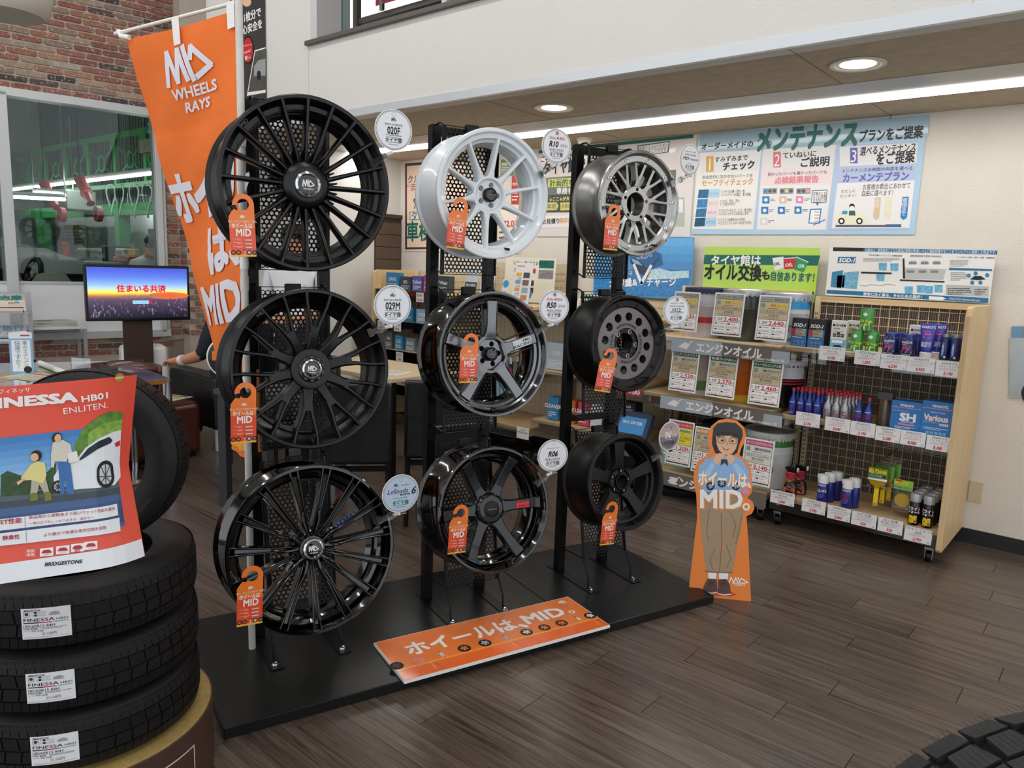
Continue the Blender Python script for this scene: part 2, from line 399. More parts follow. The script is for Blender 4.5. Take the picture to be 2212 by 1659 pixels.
for (x, y), lab in zip(((-2.87, 3.72), (-1.13, 3.67)), ('round recessed downlight in the soffit left, near the white wheel', 'larger round recessed downlight in the soffit at the upper right')):
    t = thing('downlight', lab, 'lamp', (x, y, ZC), group='downlights in the soffit')
    part('rim', MB().lathe([(.118, -.001), (.118, -.008), (.098, -.008), (.09, -.002)], 40), mat('#d8d2c4', .4), t, smooth=40)
    part('reflector', MB().lathe([(.0, -.0022), (.094, -.0022)], 40), mat('#e8dfc8', .3), t)
    part('lamp', MB().lathe([(0, -.0035), (.075, -.0032)], 32), E_DOWN, t)
t = thing('smoke_detector', 'small cream round smoke detector on the soffit', 'detector', (-3.33, 4.70, ZC))
part('base', MB().lathe([(.058, 0), (.058, -.012), (.05, -.02)], 28), mat('#e6dfca', .5), t, smooth=40)
part('cover', MB().lathe([(.05, -.02), (.045, -.038), (.03, -.045), (0, -.046)], 28), mat('#efe8d6', .5), t, smooth=60)
for i, (x, y) in enumerate(((-5.2, 1.6), (-2.6, 1.6), (0, 1.6), (-5.2, -.6), (-2.6, -.6), (0, -.6))):
    t = thing('hall_tube_lamp', 'long tube lamp on the high hall ceiling, ' + ('front row left', 'front row middle', 'front row right', 'rear row left', 'rear row middle', 'rear row right')[i], 'lamp', (x, y, 4.7), group='tube lamps on the hall ceiling')
    part('housing', MB().box(-1.1, 1.1, -.06, .06, -.05, 0), WHITE, t); part('tube', MB().box(-1.08, 1.08, -.045, .045, -.08, -.05), E_HALL, t)

# ---------------------------------------------------------------- brick wall with the workshop window
AZ = math.radians(10); nb = Vector((math.cos(AZ), -math.sin(AZ), 0)); P = atd(362, 714, 7.3)
MBW = facing((P.x, P.y, 0), nb); bp = pxmap(MBW)
u_r = 0.0
_, vT = bp(345, 243); _, vB = bp(345, 716); _, vP = bp(200, 614)
vT = bp(200, 226)[1]; vB = bp(200, 720)[1]
UL = -3.4       # left end of the wall, beyond the frame
MORTAR = mat('#bcae9f', .9, var=.08, vs=40, name='brick_mortar')
wl = struct('wall_left', MB().box(UL, 1.6, 0, .16, vT+.03, 4.7).box(UL, 1.6, 0, .16, 0, vB-.03).box(0.0, .35, 0, .16, 0, 4.7), MORTAR); wl.matrix_world = MBW
pier_d = .2
pr = struct('wall_left_pier', MB().box(.15, .72, -pier_d, 0, 0, 4.7), MORTAR); pr.matrix_world = MBW
part('edge_board', MB().box(.72, .80, -pier_d-.01, .1, 0, 4.7), mat('#cbb896', .5), pr)
# bricks
BCOL = ['#8c5a4d', '#94604e', '#82544a', '#976a55', '#a27a60', '#8a7466', '#9a8976', '#a69f8d', '#4a4241', '#5a4d4a', '#93625b', '#ab9078']
def brick_mat(h, i):
    m = mat(h, .85, var=.16, vs=26+i, bump=.5, bs=90+i); nt = m.node_tree
    if 'scuff' in nt.nodes: return m
    b = nt.nodes['Principled BSDF']; src = b.inputs['Base Color'].links[0].from_socket
    n = nt.nodes.new('ShaderNodeTexNoise'); n.name = 'scuff'; n.inputs['Scale'].default_value = 45; n.inputs['Detail'].default_value = 6
    geo = nt.nodes.new('ShaderNodeNewGeometry'); nt.links.new(geo.outputs['Position'], n.inputs['Vector'])
    r = nt.nodes.new('ShaderNodeValToRGB'); r.color_ramp.elements[0].position = .56; r.color_ramp.elements[1].position = .66
    mx = nt.nodes.new('ShaderNodeMixRGB'); mx.inputs[2].default_value = lin('#c4b7a5'); nt.links.new(n.outputs['Fac'], r.inputs['Fac'])
    mu = nt.nodes.new('ShaderNodeMath'); mu.operation = 'MULTIPLY'; mu.inputs[1].default_value = .6; nt.links.new(r.outputs['Color'], mu.inputs[0])
    nt.links.new(mu.outputs[0], mx.inputs[0]); nt.links.new(src, mx.inputs[1]); nt.links.new(mx.outputs[0], b.inputs['Base Color']); return m
BM = [brick_mat(h, i) for i, h in enumerate(BCOL)]
BL, BH = .225, .056
def brick_mesh(L, H, seed):
    rr = random.Random(seed); c = .012; pts = []
    for (x, z, ax, az) in ((-L/2, -H/2, 1, 1), (L/2, -H/2, -1, 1), (L/2, H/2, -1, -1), (-L/2, H/2, 1, -1)):
        k = c*rr.uniform(.3, 1.2); a = (x+ax*k, z+az*rr.uniform(0, .002)); b = (x+ax*rr.uniform(0, .003), z+az*k)
        pts += [b, a] if (ax*az > 0) else [a, b]
    n = len(pts); mb = MB(); vs = [(p[0], 0, p[1]) for p in pts]+[(p[0], -.008, p[1]) for p in pts]+[(p[0]*.985, -.012, p[1]*.93) for p in pts]
    mb.add(vs, [(i, (i+1) % n, n+(i+1) % n, n+i) for i in range(n)]+[(n+i, n+(i+1) % n, 2*n+(i+1) % n, 2*n+i) for i in range(n)]+[tuple(range(2*n, 3*n))])
    return mb
BRK = {}
def brick(par, u, v, L, y=0.0, x=None, side=0):
    k = (round(L, 2), random.randrange(3), random.choice((0,0,0,1,1,2,2,3,3,4,5,5,6,7,8,9,10,10,11)))
    if k not in BRK:
        BRK[k] = brick_mesh(L-.012, BH-.011, k[1]*7+int(L*100)).mesh('brick'); BRK[k].materials.append(BM[k[2]])
    part('brick', BRK[k], None, par, loc=(u, y, v), rot=(0, 0, side))
nbk = 0
r = 0; v = vT+.035+BH/2
while v < 4.5:                      # above the window
    u = 1.2-(r*.41 % 1)*BL
    while u > UL+.1:
        q = MBW @ Vector((u, 0, v)); vv = q-CAM; d = vv.dot(CF); X, Y = 1106+FPX*vv.dot(CR)/d, 829.5-FPX*vv.dot(CU)/d
        if -40 < X < 430 and -30 < Y: brick(wl, u, v, BL)
        u -= BL
    v += BH; r += 1
v = vB-.035-BH/2; r = 0
while v > .55:                      # below the window
    u = .04-(r*.43 % 1)*BL
    while u > UL+1.6:
        brick(wl, u, v, BL); u -= BL
    v -= BH; r += 1
v = .75; r = 0
while v < 2.95:                     # the pier: its front and its left return
    for u in ((.255, .475, .66) if r % 2 else (.20, .37, .59)):
        L = BL if .3 < u < .62 else .11
        brick(pr, u, v, L, -pier_d)
    brick(pr, .15, v, .19, -pier_d/2, side=PI/2*3); brick(wl, .08, v, .11)
    v += BH; r += 1
# window
WINF = mat('#c9cccb', .35, .2, name='window_aluminium')
uL = bp(27, 400)[0]; uR = bp(338, 500)[0]
wn = struct('window_1', MB().box(UL, .02, -.05, .1, vT-.03, vT+.035).box(UL, .02, -.05, .1, vB-.045, vB+.02), WINF); wn.matrix_world = MBW
part('jamb', MB().box(uR, uR+.055, -.05, .1, vB, vT), WINF, wn, bevel=.004); part('jamb', MB().box(uR+.06, .02, -.03, .1, vB-.04, vT), WINF, wn, bevel=.004)
part('mullion', MB().box(uL-.09, uL-.005, -.05, .1, vB, vT), WINF, wn, bevel=.004)
for a, b in ((uL, uR), (UL, uL-.09)):
    part('infill_panel', MB().box(a, b, .0, .03, vB+.02, vP), mat('#e4e6e8', .45), wn, label='plain white infill panel')
    part('transom', MB().box(a, b, -.01, .04, vP, vP+.02), WINF, wn)
    part('pane', MB().box(a, b, .018, .022, vP+.02, vT-.03), glass_mat('window_glass', (.84, .92, .89), .0), wn, label='clear window pane')
struct('wall_left_return', MB().box(-7.0, XE, 4.0, 4.1, 0, ZC), WALLWHITE)

# pale rounded fitting hanging in the top left corner
q = onX(12, 26, -4.6)
t = thing('hanging_lamp', 'pale rounded hanging lamp at the top left corner', 'lamp', q)
part('shade', MB().lathe([(0, -.02), (.17, -.015), (.2, .02), (.21, .09), (.2, .16)], 40), mat('#c9c3b6', .6), t, smooth=40)
part('rod', MB().cyl((0, 0, .1), (0, 0, 4.7-q.z), .01), WHITE, t)
# ================================================================ wheel display: platform, racks
AP = math.radians(18.7); PS = Vector((math.sin(AP), math.cos(AP), 0)); PT = Vector((-PS.y, PS.x, 0)); P0 = Vector((-2.035, 1.085, 0))
MP = frame(P0, PS, PT, (0, 0, 1))
def ont(x, y, t): return onplane(x, y, P0+PT*t, PT)
PLATM = mat('#131515', .3, .0, spec=.4, var=.25, vs=7, bump=.06, bs=40, name='black_platform_sheet'); PLATF = mat('#0e0f0f', .5, name='black_platform_front')
pf = thing('display_platform', 'low black steel platform under the wheel racks', 'platform', M=MP)
for a, b in ((0, 1.40), (1.402, 2.13)):
    part('deck_section', MB().box(a, b, 0, .80, .003, .04), PLATM, pf, bevel=.0025)
for x in (0.005, 2.09): part('skid', MB().box(x, x+.035, .02, .78, 0, .003), PLATF, pf)
ZP = .04
def hexpanel(Wd, Hg, pitch, rad):
    """Perforated sheet: every round hole is cut, standing in its own six-sided cell."""
    mb = MB(); dx, dz = pitch, pitch*.866; nx = int((Wd-.012)/dx); nz = int((Hg-.012)/dz); seg = 12
    hx = [(math.cos(PI/6+k*PI/3)*pitch/math.sqrt(3), math.sin(PI/6+k*PI/3)*pitch/math.sqrt(3)) for k in range(6)]
    ring = [(math.cos(PI/6+k*2*PI/seg)*rad, math.sin(PI/6+k*2*PI/seg)*rad) for k in range(seg)]
    for j in range(nz):
        for i in range(nx-(j % 2)):
            cx, cz = -(nx-1)*dx/2+i*dx+(j % 2)*dx/2, -(nz-1)*dz/2+j*dz
            vs = [(cx+a, 0, cz+b) for a, b in hx]+[(cx+a, 0, cz+b) for a, b in ring]; fs = []
            for k in range(6):
                k2 = (k+1) % 6; r0, r1, r2 = 6+2*k, 6+2*k+1, 6+(2*k+2) % seg
                fs += [(k, k2, r1), (k, r1, r0), (k2, r2, r1)]
            mb.add(vs, fs)
    x1, z1 = (nx-.5)*dx/2, Hg/2          # plain border strips
    mb.add([(-Wd/2,0,-z1),(-x1,0,-z1),(-x1,0,z1),(-Wd/2,0,z1),(x1,0,-z1),(Wd/2,0,-z1),(Wd/2,0,z1),(x1,0,z1)], [(0,1,2,3),(4,5,6,7)])
    return mb
PANW = .25
pan_me = {}
for h in (.575, .585, .60):
    pan_me[h] = hexpanel(PANW, h, .0175, .0062).mesh('perforated_sheet'); pan_me[h].materials.append(BLACK)
pan_spec = ((1.455, .475, 2.03, .48), (.81, .425, 1.395, .48), (.165, .365, .755, .48))
rack_s = {'A': (.23, .235), 'B': (.944, .945), 'C': (1.649, 1.645)}
rack_lab = {'A': 'black steel rack holding the left column of wheels', 'B': 'black steel rack holding the middle column of wheels', 'C': 'black steel rack holding the right column of wheels'}
for key, (sb, sp) in rack_s.items():
    rk = thing('wheel_rack', rack_lab[key], 'rack', M=MP @ Matrix.Translation((sb+PANW/2, 0, 0)), group='wheel racks on the black platform')
    h = PANW/2
    for x in (-h, h+.012):
        part('post', MB().box(x-.02, x+.02, .535, .575, ZP+.004, 2.04), BLACK, rk, bevel=.002)
    for x in (-h, h): part('base_bar', MB().box(x-.024, x+.024, .265, .62, ZP, ZP+.004), BLACK, rk)
    part('cross_bar', MB().box(-h, h, .54, .57, 2.0, 2.035), BLACK, rk); part('cross_bar', MB().box(-h, h, .545, .57, .78, .81), BLACK, rk)
    for x in (-h, h):
        b = part('bolt', MB().lathe([(.013, 0), (.013, .003), (.0085, .003), (.0085, .011), (0, .012)], 6), CHROME, rk, loc=(x, .30, ZP+.004))
        part('leg_rod', MB().tube([(x, .315, ZP+.006), (x, .32, .10), (x, .362, .17)], .0045, 8), BLACK, rk, smooth=50)
    for z0, t0, z1, t1 in pan_spec:
        hgt = math.hypot(z1-z0, t1-t0); hk = min(pan_me, key=lambda q: abs(q-hgt)); ang = math.atan2(t1-t0, z1-z0)
        pn = part('perforated_panel', pan_me[hk], None, rk, loc=(0, (t0+t1)/2, (z0+z1)/2), rot=(-ang, 0, 0))
        so_ = pn.modifiers.new('sheet', 'SOLIDIFY'); so_.thickness = .0012
        fr = [(-h, -.003, -hk/2), (h, -.003, -hk/2), (h, -.003, hk/2), (-h, -.003, hk/2)]
        part('wire_frame', MB().tube(fr, .0042, 8, closed=True), BLACK, pn)
        for x in (-h, h): part('hook', MB().tube([(x, -.003, hk/2), (x, .02, hk/2+.012), (x, .05, hk/2+.012), (x, .06, hk/2+.004)], .0035, 6), BLACK, pn, smooth=60)
        for x in (-h, h): part('stay', MB().tube([(x, 0, -hk/2+.005), (x, .55-t0-.01, -hk/2+.03)], .0035, 6), BLACK, pn)
        part('hanger_clip', MB().box(-.028, .028, -.018, .006, hk/2-.02, hk/2+.012), BLACK, pn, bevel=.003)
        part('mount_arm', MB().cyl((0, -.12, -.01), (0, .0, -.01), .012, 12), STEELB, pn, smooth=40)

# ================================================================ wheels (local: x right, z up, y back; the lip's front edge lies in y = 0)
def rim_profile(R, W, lip=.012, dish=.058):
    return [(R-lip*.3, .0), (R, .003), (R, .012), (R-.013, .016), (R-.019, .034), (R-.048, .058), (R-.054, W*.5), (R-.032, W*.74), (R-.019, W-.03), (R-.012, W-.014), (R, W-.01), (R, W),
            (R-.008, W), (R-.026, W-.02), (R-.038, W*.74), (R-.06, W*.5), (R-dish, .062), (R-.034, .036), (R-.026, .018), (R-lip-.004, .006), (R-lip, 0)]
def beam(mb, st, e=None, top=.62):
    """A spoke beam from stations (r, sideways offset, half width, y front, y back)."""
    n = len(st); q = 6; vs = []
    for i, (r, o, hw, yf, yb) in enumerate(st):
        a, b = st[max(i-1, 0)], st[min(i+1, n-1)]; dx, dz = b[1]-a[1], b[0]-a[0]; d = math.hypot(dx, dz); px_, pz = dz/d, -dx/d
        ee = e if e is not None else hw*.35
        for w, y in ((-hw, yb), (-hw, yf+ee), (-hw*top, yf), (hw*top, yf), (hw, yf+ee), (hw, yb)):
            vs.append((o+px_*w, y, r+pz*w))
    fs = [(i*q+k, i*q+(k+1) % q, (i+1)*q+(k+1) % q, (i+1)*q+k) for i in range(n-1) for k in range(q)]
    fs += [tuple(range(q))[::-1], tuple(range((n-1)*q, n*q))]
    return mb.add(vs, fs)
def plate_holes(mb, r0, r1, n, hr, rc, y0, y1, seg=20, phase=0.0, wall=.02):
    """A flat ring with n round holes, front at y0 and hole walls running back to y1."""
    for k in range(n):
        A = 2*PI*k/n+phase; hw = PI/n
        angs = [2*PI*i/seg for i in range(seg)]
        for rr in (r0, r1):
            for t_ in (-hw, hw):
                angs.append(math.atan2(rr*math.cos(t_)-rc, rr*math.sin(t_)) % (2*PI))
        angs.sort(); inn, out = [], []
        for a in angs:
            dx, dz = math.cos(a), math.sin(a); lo, hi = hr, r1*2.2
            for _ in range(34):
                m_ = (lo+hi)/2; x, z = dx*m_, rc+dz*m_; rad = math.hypot(x, z); th = math.atan2(x, z)
                if r0 <= rad <= r1 and abs(th) <= hw: lo = m_
                else: hi = m_
            inn.append((dx*hr, rc+dz*hr)); out.append((dx*lo, rc+dz*lo))
        ca, sa = math.cos(A), math.sin(A); N = len(angs); R_ = lambda p: (p[0]*ca+p[1]*sa, -p[0]*sa+p[1]*ca)
        vs = [(R_(p)[0], y0, R_(p)[1]) for p in inn]+[(R_(p)[0], y0, R_(p)[1]) for p in out]+[(R_(p)[0], y1, R_(p)[1]) for p in inn]
        mb.add(vs, [(i, (i+1) % N, N+(i+1) % N, N+i) for i in range(N)]+[(i, 2*N+i, 2*N+(i+1) % N, (i+1) % N) for i in range(N)])
    return mb
SATIN = mat('#040405', .3, 0, spec=.42, name='satin_black_alloy'); GLOSS = mat('#030303', .1, 0, 1.0, spec=.3, name='gloss_black_alloy'); MATTE = mat('#050505', .4, 0, spec=.35, name='matte_black_alloy')
PEARL = mat('#dfe5e9', .25, 0, .7, name='white_alloy'); HYPER = mat('#77797c', .24, .95, .3, name='dark_silver_alloy'); GUNM = mat('#26282b', .2, .7, .6, name='gunmetal_alloy')
MACH = mat('#a7a8a8', .26, 1.0, name='machined_silver_alloy'); MACHD = mat('#757072', .34, .9, name='brushed_grey_alloy'); TITAN = mat('#8f8e8c', .28, .9, name='titanium_grey_alloy'); DARKIN = mat('#050505', .6, name='dark_recess')
def wheel(name, label, s, t, z, tilt, R, W, mrim, mspoke, build, turn=0.0):
    M = MP @ Matrix.Translation((s, t, z)) @ Matrix.Rotation(math.radians(-tilt), 4, 'X')
    w = thing(name, label, 'wheel', M=M, group='alloy wheels on the racks')
    build(w, R, W, mrim, mspoke, math.radians(turn)); return w
def spokes(w, mb, n, m, ph, name='spoke', smooth=32):
    if m and not mb.mats: mb.mats.append(m)
    me = mb.mesh(name, smooth)
    for k in range(n): part(name, me, None, w, rot=(0, ph+2*PI*k/n, 0), bevel=.0013)
def rim(w, R, W, m, **k): return part('rim', MB().lathe(rim_profile(R, W, **k), 96, 'y', closed=True), m, w, smooth=35)
def valve(w, R, ang=3.2, y=.02):
    r = R-.034; o = part('valve', MB().cyl((0, 0, 0), (0, -.028, -.004), .0042, 10).cyl((0, -.02, -.003), (0, -.034, -.0045), .0052, 10), DARKIN, w, loc=(r*math.sin(ang), y, r*math.cos(ang)), smooth=40)
def lugs(w, n, rc, r, y, m, ph=0.0, nut=False, depth=.03):
    mb = MB().lathe([(r+.003, 0), (r+.003, -.0015), (r, -.0015), (r*.95, depth*.5), (r*.6, depth*.6), (r*.55, depth), (0, depth)], 18, 'y'); mb.mats.append(m); me = mb.mesh('lug_seat', 40)
    nm = MB().lathe([(0, -.002), (r*.5, -.002), (r*.62, .004), (r*.62, depth*.6)], 6, 'y'); nm.mats.append(STEEL); nme = nm.mesh('lug_nut')
    for k in range(n):
        a = ph+2*PI*k/n; p = (rc*math.sin(a), y, rc*math.cos(a)); part('lug_seat', me, None, w, loc=p)
        if nut: part('lug_nut', nme, None, w, loc=(p[0], y+.004, p[2]))
def cap(w, r, y, m, ringm=None, logo=None, dome=.006):
    c = part('centre_cap', MB().lathe([(0, y-dome), (r*.6, y-dome*.9), (r*.88, y-dome*.5), (r, y), (r*1.02, y+.02)], 40, 'y'), m, w, smooth=50)
    if ringm: part('cap_ring', MB().lathe([(r*.74, y-dome*.86), (r*.79, y-dome*.86-.003), (r*.95, y-dome*.4-.0025), (r*.99, y-.001)], 48, 'y'), ringm, c, smooth=40, label='bright chrome ring')
    if logo:
        f = Flat('emblem', c, base=-(y-dome)+.0012, eps=.0003); W_ = mat('#e8e8e8', .3)
        if logo == 'mid': f.logo(0, r*.08, r*.5, W_); f.text('WHEELS', 0, -r*.34, m=W_, h=r*.12, bold=.02, cond=1.3)
        else: f.text('RACING', -r*.1, 0, m=mat('#b0b0b0', .4), h=r*.16, shear=.3, cond=1.2); f.text('R', r*.5, 0, m=mat('#c02030', .4), h=r*.3, shear=.3)
    return c
def rimtext(w, R, y, t, ang, m, h=.008, r=None):
    f = Flat('rim_lettering', w, fn=lambda u, v, l: ((r or R-.018)*math.sin(ang+u/(r or R))+v*math.sin(ang+u/R), y-.001-l*.0002, (r or R-.018)*math.cos(ang+u/R)+v*math.cos(ang+u/R)))
    f.text(t, 0, 0, m=m, h=h, bold=.015)

def b_020f(w, R, W, mr, ms, ph):
    rim(w, R, W, mr, dish=.045)
    part('step_ring', MB().lathe([(R-.016, .006), (R-.02, .022), (R-.042, .026), (R-.046, .05)], 96, 'y'), ms, w, smooth=30)
    mb = MB(); beam(mb, [(.055, 0, .0075, .034, .075), (.085, 0, .0072, .022, .07), (.14, 0, .0066, .014, .055), (R-.05, 0, .0066, .006, .045), (R-.028, 0, .0068, .003, .03), (R-.008, 0, .0085, .0, .016)], .006, .5)
    spokes(w, mb, 20, ms, ph)
    mb = MB(); beam(mb, [(.06, 0, .004, .05, .085), (.11, 0, .0025, .045, .075)], .003); spokes(w, mb, 20, ms, ph+PI/20, 'spoke_web')
    part('hub', MB().lathe([(.03, .012), (.05, .010), (.066, .016), (.076, .028), (.079, .036), (.079, .09), (.03, .1)], 64, 'y'), ms, w, smooth=40)
    cap(w, .042, .008, GLOSS, CHROME, 'mid'); valve(w, R)
    rimtext(w, R, .0, 'MID', -.86, mat('#3a3a3c', .4), .012, R-.02)
def b_029m(w, R, W, mr, ms, ph):
    rim(w, R, W, mr, dish=.045)
    mb = MB(); beam(mb, [(.05, 0, .022, .03, .08), (.085, 0, .017, .018, .07), (.115, 0, .0165, .013, .065), (.136, 0, .0175, .011, .06)], .005, .7)
    for sg in (-1, 1):
        o1 = sg*math.sin(math.radians(9.6))*(R-.03)
        beam(mb, [(.118, sg*.009, .0085, .013, .062), (.15, sg*.0155, .0065, .009, .055), (R-.055, o1*.83, .0055, .004, .045), (R-.03, o1*.96, .0055, .002, .03), (R-.012, o1*1.03, .006, .0, .018)], .004, .5)
    spokes(w, mb, 10, ms, ph)
    part('hub', MB().lathe([(.03, .022), (.052, .018), (.064, .02), (.068, .03), (.07, .034), (.082, .03), (.085, .09), (.03, .1)], 64, 'y'), ms, w, smooth=40)
    cap(w, .044, .018, SATIN, None, None, .004); c = cap(w, .033, .013, GLOSS, CHROME, 'mid', .004)
    for k in range(10):
        a = 2*PI*k/10; part('cap_notch', MB().box(-.006, .006, .0105, .0165, .034, .041), GLOSS, w, rot=(0, a, 0), bevel=.001)
    valve(w, R); rimtext(w, R, .0, 'MID', -.72, mat('#3a3a3c', .4), .012, R-.02)
def b_lefi(w, R, W, mr, ms, ph):
    rim(w, R, W, mr, dish=.045); mb = MB()
    for sg in (-1, 1):
        beam(mb, [(.05, sg*.004, .004, .034, .07), (.09, sg*.0055, .0035, .02, .065), (.16, sg*.0075, .0035, .010, .05), (R-.05, sg*.0105, .0036, .003, .04), (R-.012, sg*.0125, .004, .0, .016)], .003, .45)
    beam(mb, [(.05, 0, .0085, .04, .07), (.1, 0, .007, .03, .065), (R-.05, 0, .0085, .016, .045), (R-.03, 0, .009, .012, .03)], .002, .8)
    spokes(w, mb, 15, ms, ph)
    lobe = MB()
    for sg in (-1, 1): beam(lobe, [(.036, sg*.006, .006, .024, .08), (.06, sg*.017, .006, .016, .075), (.085, sg*.0245, .005, .014, .07), (.12, sg*.027, .0045, .014, .06)], .003, .5)
    spokes(w, lobe, 5, ms, ph+PI/15, 'hub_fork')
    part('hub', MB().lathe([(.028, .018), (.04, .02), (.05, .034), (.062, .044), (.07, .05), (.07, .1), (.03, .1)], 60, 'y'), ms, w, smooth=40)
    lugs(w, 5, .057, .0095, .03, DARKIN, ph+PI/5+PI/15, depth=.02)
    cap(w, .034, .012, GLOSS, CHROME, 'mid', .004); valve(w, R)
def b_r10(w, R, W, mr, ms, ph):
    rim(w, R, W, mr, lip=.014, dish=.052)
    part('inner_flange', MB().lathe([(R-.018, .010), (R-.036, .014), (R-.042, .03), (R-.05, .034), (R-.056, .06)], 96, 'y'), ms, w, smooth=30)
    mb = MB(); beam(mb, [(.062, 0, .021, .042, .085), (.074, 0, .0145, .040, .08), (.095, 0, .0095, .035, .075), (.14, 0, .0075, .026, .062), (R-.06, 0, .0068, .018, .052), (R-.042, 0, .0075, .014, .045), (R-.02, 0, .010, .012, .04)], .006, .5)
    spokes(w, mb, 10, ms, ph)
    hub = MB(); plate_holes(hub, .026, .056, 5, .011, .0395, .052, .075, phase=ph+.2); hub.lathe([(.056, .052), (.058, .045), (.062, .041), (.07, .041), (.072, .095), (.03, .1)], 64, 'y')
    part('hub', hub, ms, w, smooth=35); part('hub_back', MB().lathe([(0, .076), (.056, .076)], 40, 'y'), ms, w)
    for k in range(5):
        a = ph+.2+2*PI*k/5; part('lug_hole', MB().lathe([(0, .0745), (.0062, .0745)], 14, 'y'), DARKIN, w, loc=(.0395*math.sin(a), 0, .0395*math.cos(a)))
    part('cap_collar', MB().lathe([(.024, .028), (.027, .032), (.027, .055)], 30, 'y'), MATTE, w, smooth=30); cap(w, .023, .029, GLOSS, None, 'r', .002); valve(w, R, 2.86)
    rimtext(w, R, .011, 'MID RACING', 1.08, mat('#c9ced2', .4), .009, R-.034); rimtext(w, R, .011, 'RACING R10', 2.05, mat('#c9ced2', .4), .009, R-.034)
def b_r50(w, R, W, mr, ms, ph):
    rim(w, R, W, mr, lip=.012, dish=.05)
    part('polished_lip', MB().lathe([(R-.0005, .001), (R-.002, -.001), (R-.012, .001), (R-.02, .012), (R-.03, .02), (R-.034, .03), (R-.044, .034), (R-.047, .05)], 96, 'y'), ms, w, smooth=25, label='polished dark silver lip')
    mb = MB(); beam(mb, [(.055, 0, .040, .038, .085), (.068, 0, .028, .034, .08), (.085, 0, .0225, .031, .078), (.12, 0, .0205, .026, .068), (R-.055, 0, .0215, .02, .055), (R-.036, 0, .0235, .02, .05)], .004, .86)
    spokes(w, mb, 5, ms, ph)
    win = MB(); a0 = math.radians(10.5)       # dark bevelled window edge between two spokes
    pts = []
    for i in range(11): a = -PI/5+a0+(2*PI/5-2*a0)*i/10; pts.append(((R-.05)*math.sin(a), .045, (R-.05)*math.cos(a)))
    pts += [(.062*math.sin(.18)+.012, .05, .085), (0, .052, .078), (-.062*math.sin(.18)-.012, .05, .085)]
    win.tube(pts, .0032, 6, closed=True); spokes(w, win, 5, GLOSS, ph+PI/5, 'window_edge')
    hub = MB(); plate_holes(hub, .026, .058, 5, .0105, .0405, .05, .078, phase=ph+.25); hub.lathe([(.058, .05), (.06, .042), (.064, .035), (.074, .036), (.078, .1), (.03, .1)], 64, 'y')
    part('hub', hub, ms, w, smooth=30); part('hub_back', MB().lathe([(0, .079), (.06, .079)], 40, 'y'), DARKIN, w)
    part('cap_collar', MB().lathe([(.025, .026), (.028, .03), (.028, .055)], 10, 'y'), MATTE, w); cap(w, .023, .027, GLOSS, None, 'r', .002); valve(w, R, 3.2)
    f = Flat('spoke_plate', w, fn=lambda u, v, l: (math.sin(ph+2*PI/5)*(.07+u)-v*math.cos(ph+2*PI/5), .0262-(u-.03)*.088-l*.0004, math.cos(ph+2*PI/5)*(.07+u)+v*math.sin(ph+2*PI/5)))
    f.rect(.03, -.0165, .115, .0165, mat('#b4b6b8', .3, .7), 1); f.text('MID', .092, .007, m=mat('#101012', .5), h=.010, L=3, shear=.2, cond=1.4, bold=.02); f.text('RACING', .073, -.007, m=mat('#101012', .5), h=.0125, L=3, shear=.2, cond=1.4, bold=.01)
    rimtext(w, R, .021, 'MID RACING', .68, mat('#d0d0d0', .4), .008, R-.03); rimtext(w, R, .021, 'EVOLUTION R50', 1.95, mat('#202022', .4), .008, R-.03)
def b_r06(w, R, W, mr, ms, ph):
    rim(w, R, W, mr, lip=.012, dish=.046)
    part('step_lip', MB().lathe([(R-.012, .004), (R-.022, .014), (R-.024, .03), (R-.034, .034), (R-.038, .06)], 96, 'y'), GLOSS, w, smooth=25)
    mb = MB(); beam(mb, [(.06, 0, .034, .05, .1), (.07, 0, .026, .05, .095), (.10, 0, .0215, .048, .09), (.15, 0, .0205, .04, .08), (R-.06, 0, .0215, .028, .07), (R-.04, 0, .024, .018, .06), (R-.03, 0, .026, .016, .05)], .006, .8)
    spokes(w, mb, 6, ms, ph)
    part('hub', MB().lathe([(.03, .034), (.05, .036), (.058, .042), (.064, .052), (.07, .054), (.075, .11), (.03, .11)], 64, 'y'), ms, w, smooth=30)
    lugs(w, 5, .047, .0105, .037, DARKIN, ph+.15, depth=.02); cap(w, .032, .03, MATTE, None, 'r', .003); valve(w, R, 2.95)
    a = ph+PI/3
    f = Flat('spoke_decal', w, fn=lambda u, v, l: (math.sin(a)*u-v*math.cos(a), .05-max(0, u-.1)*.19-l*.0004-.003, math.cos(a)*u+v*math.sin(a)), label='red racing decal')
    RD = mat('#d8202f', .4); BK = mat('#0a0a0b', .5)
    for i in range(8): f.rect(.118+i*.0105, -.015, .1285+i*.0105, .009 if i > 3 else .007, RD, 2)
    for i in range(3): f.poly([(.122+i*.009, .009), (.126+i*.009, .009), (.129+i*.009, .017), (.125+i*.009, .017)], RD, 2)
    f.text('MID', .185, .006, m=BK, h=.0085, L=4, shear=.2, cond=1.3, bold=.01); f.text('RACING', .163, -.006, m=BK, h=.010, L=4, shear=.2, cond=1.4, bold=.01)
def lip_bolts(w, n, rr, y, m, r=.0075, ph=0.0):
    mb = MB().lathe([(r, 0), (r, -.002), (r*.62, -.003), (r*.62, -.008), (0, -.0085)], 12, 'y'); mb.mats.append(m); me = mb.mesh('ring_bolt', 40)
    for k in range(n): a = ph+2*PI*k/n; part('ring_bolt', me, None, w, loc=(rr*math.sin(a), y, rr*math.cos(a)))
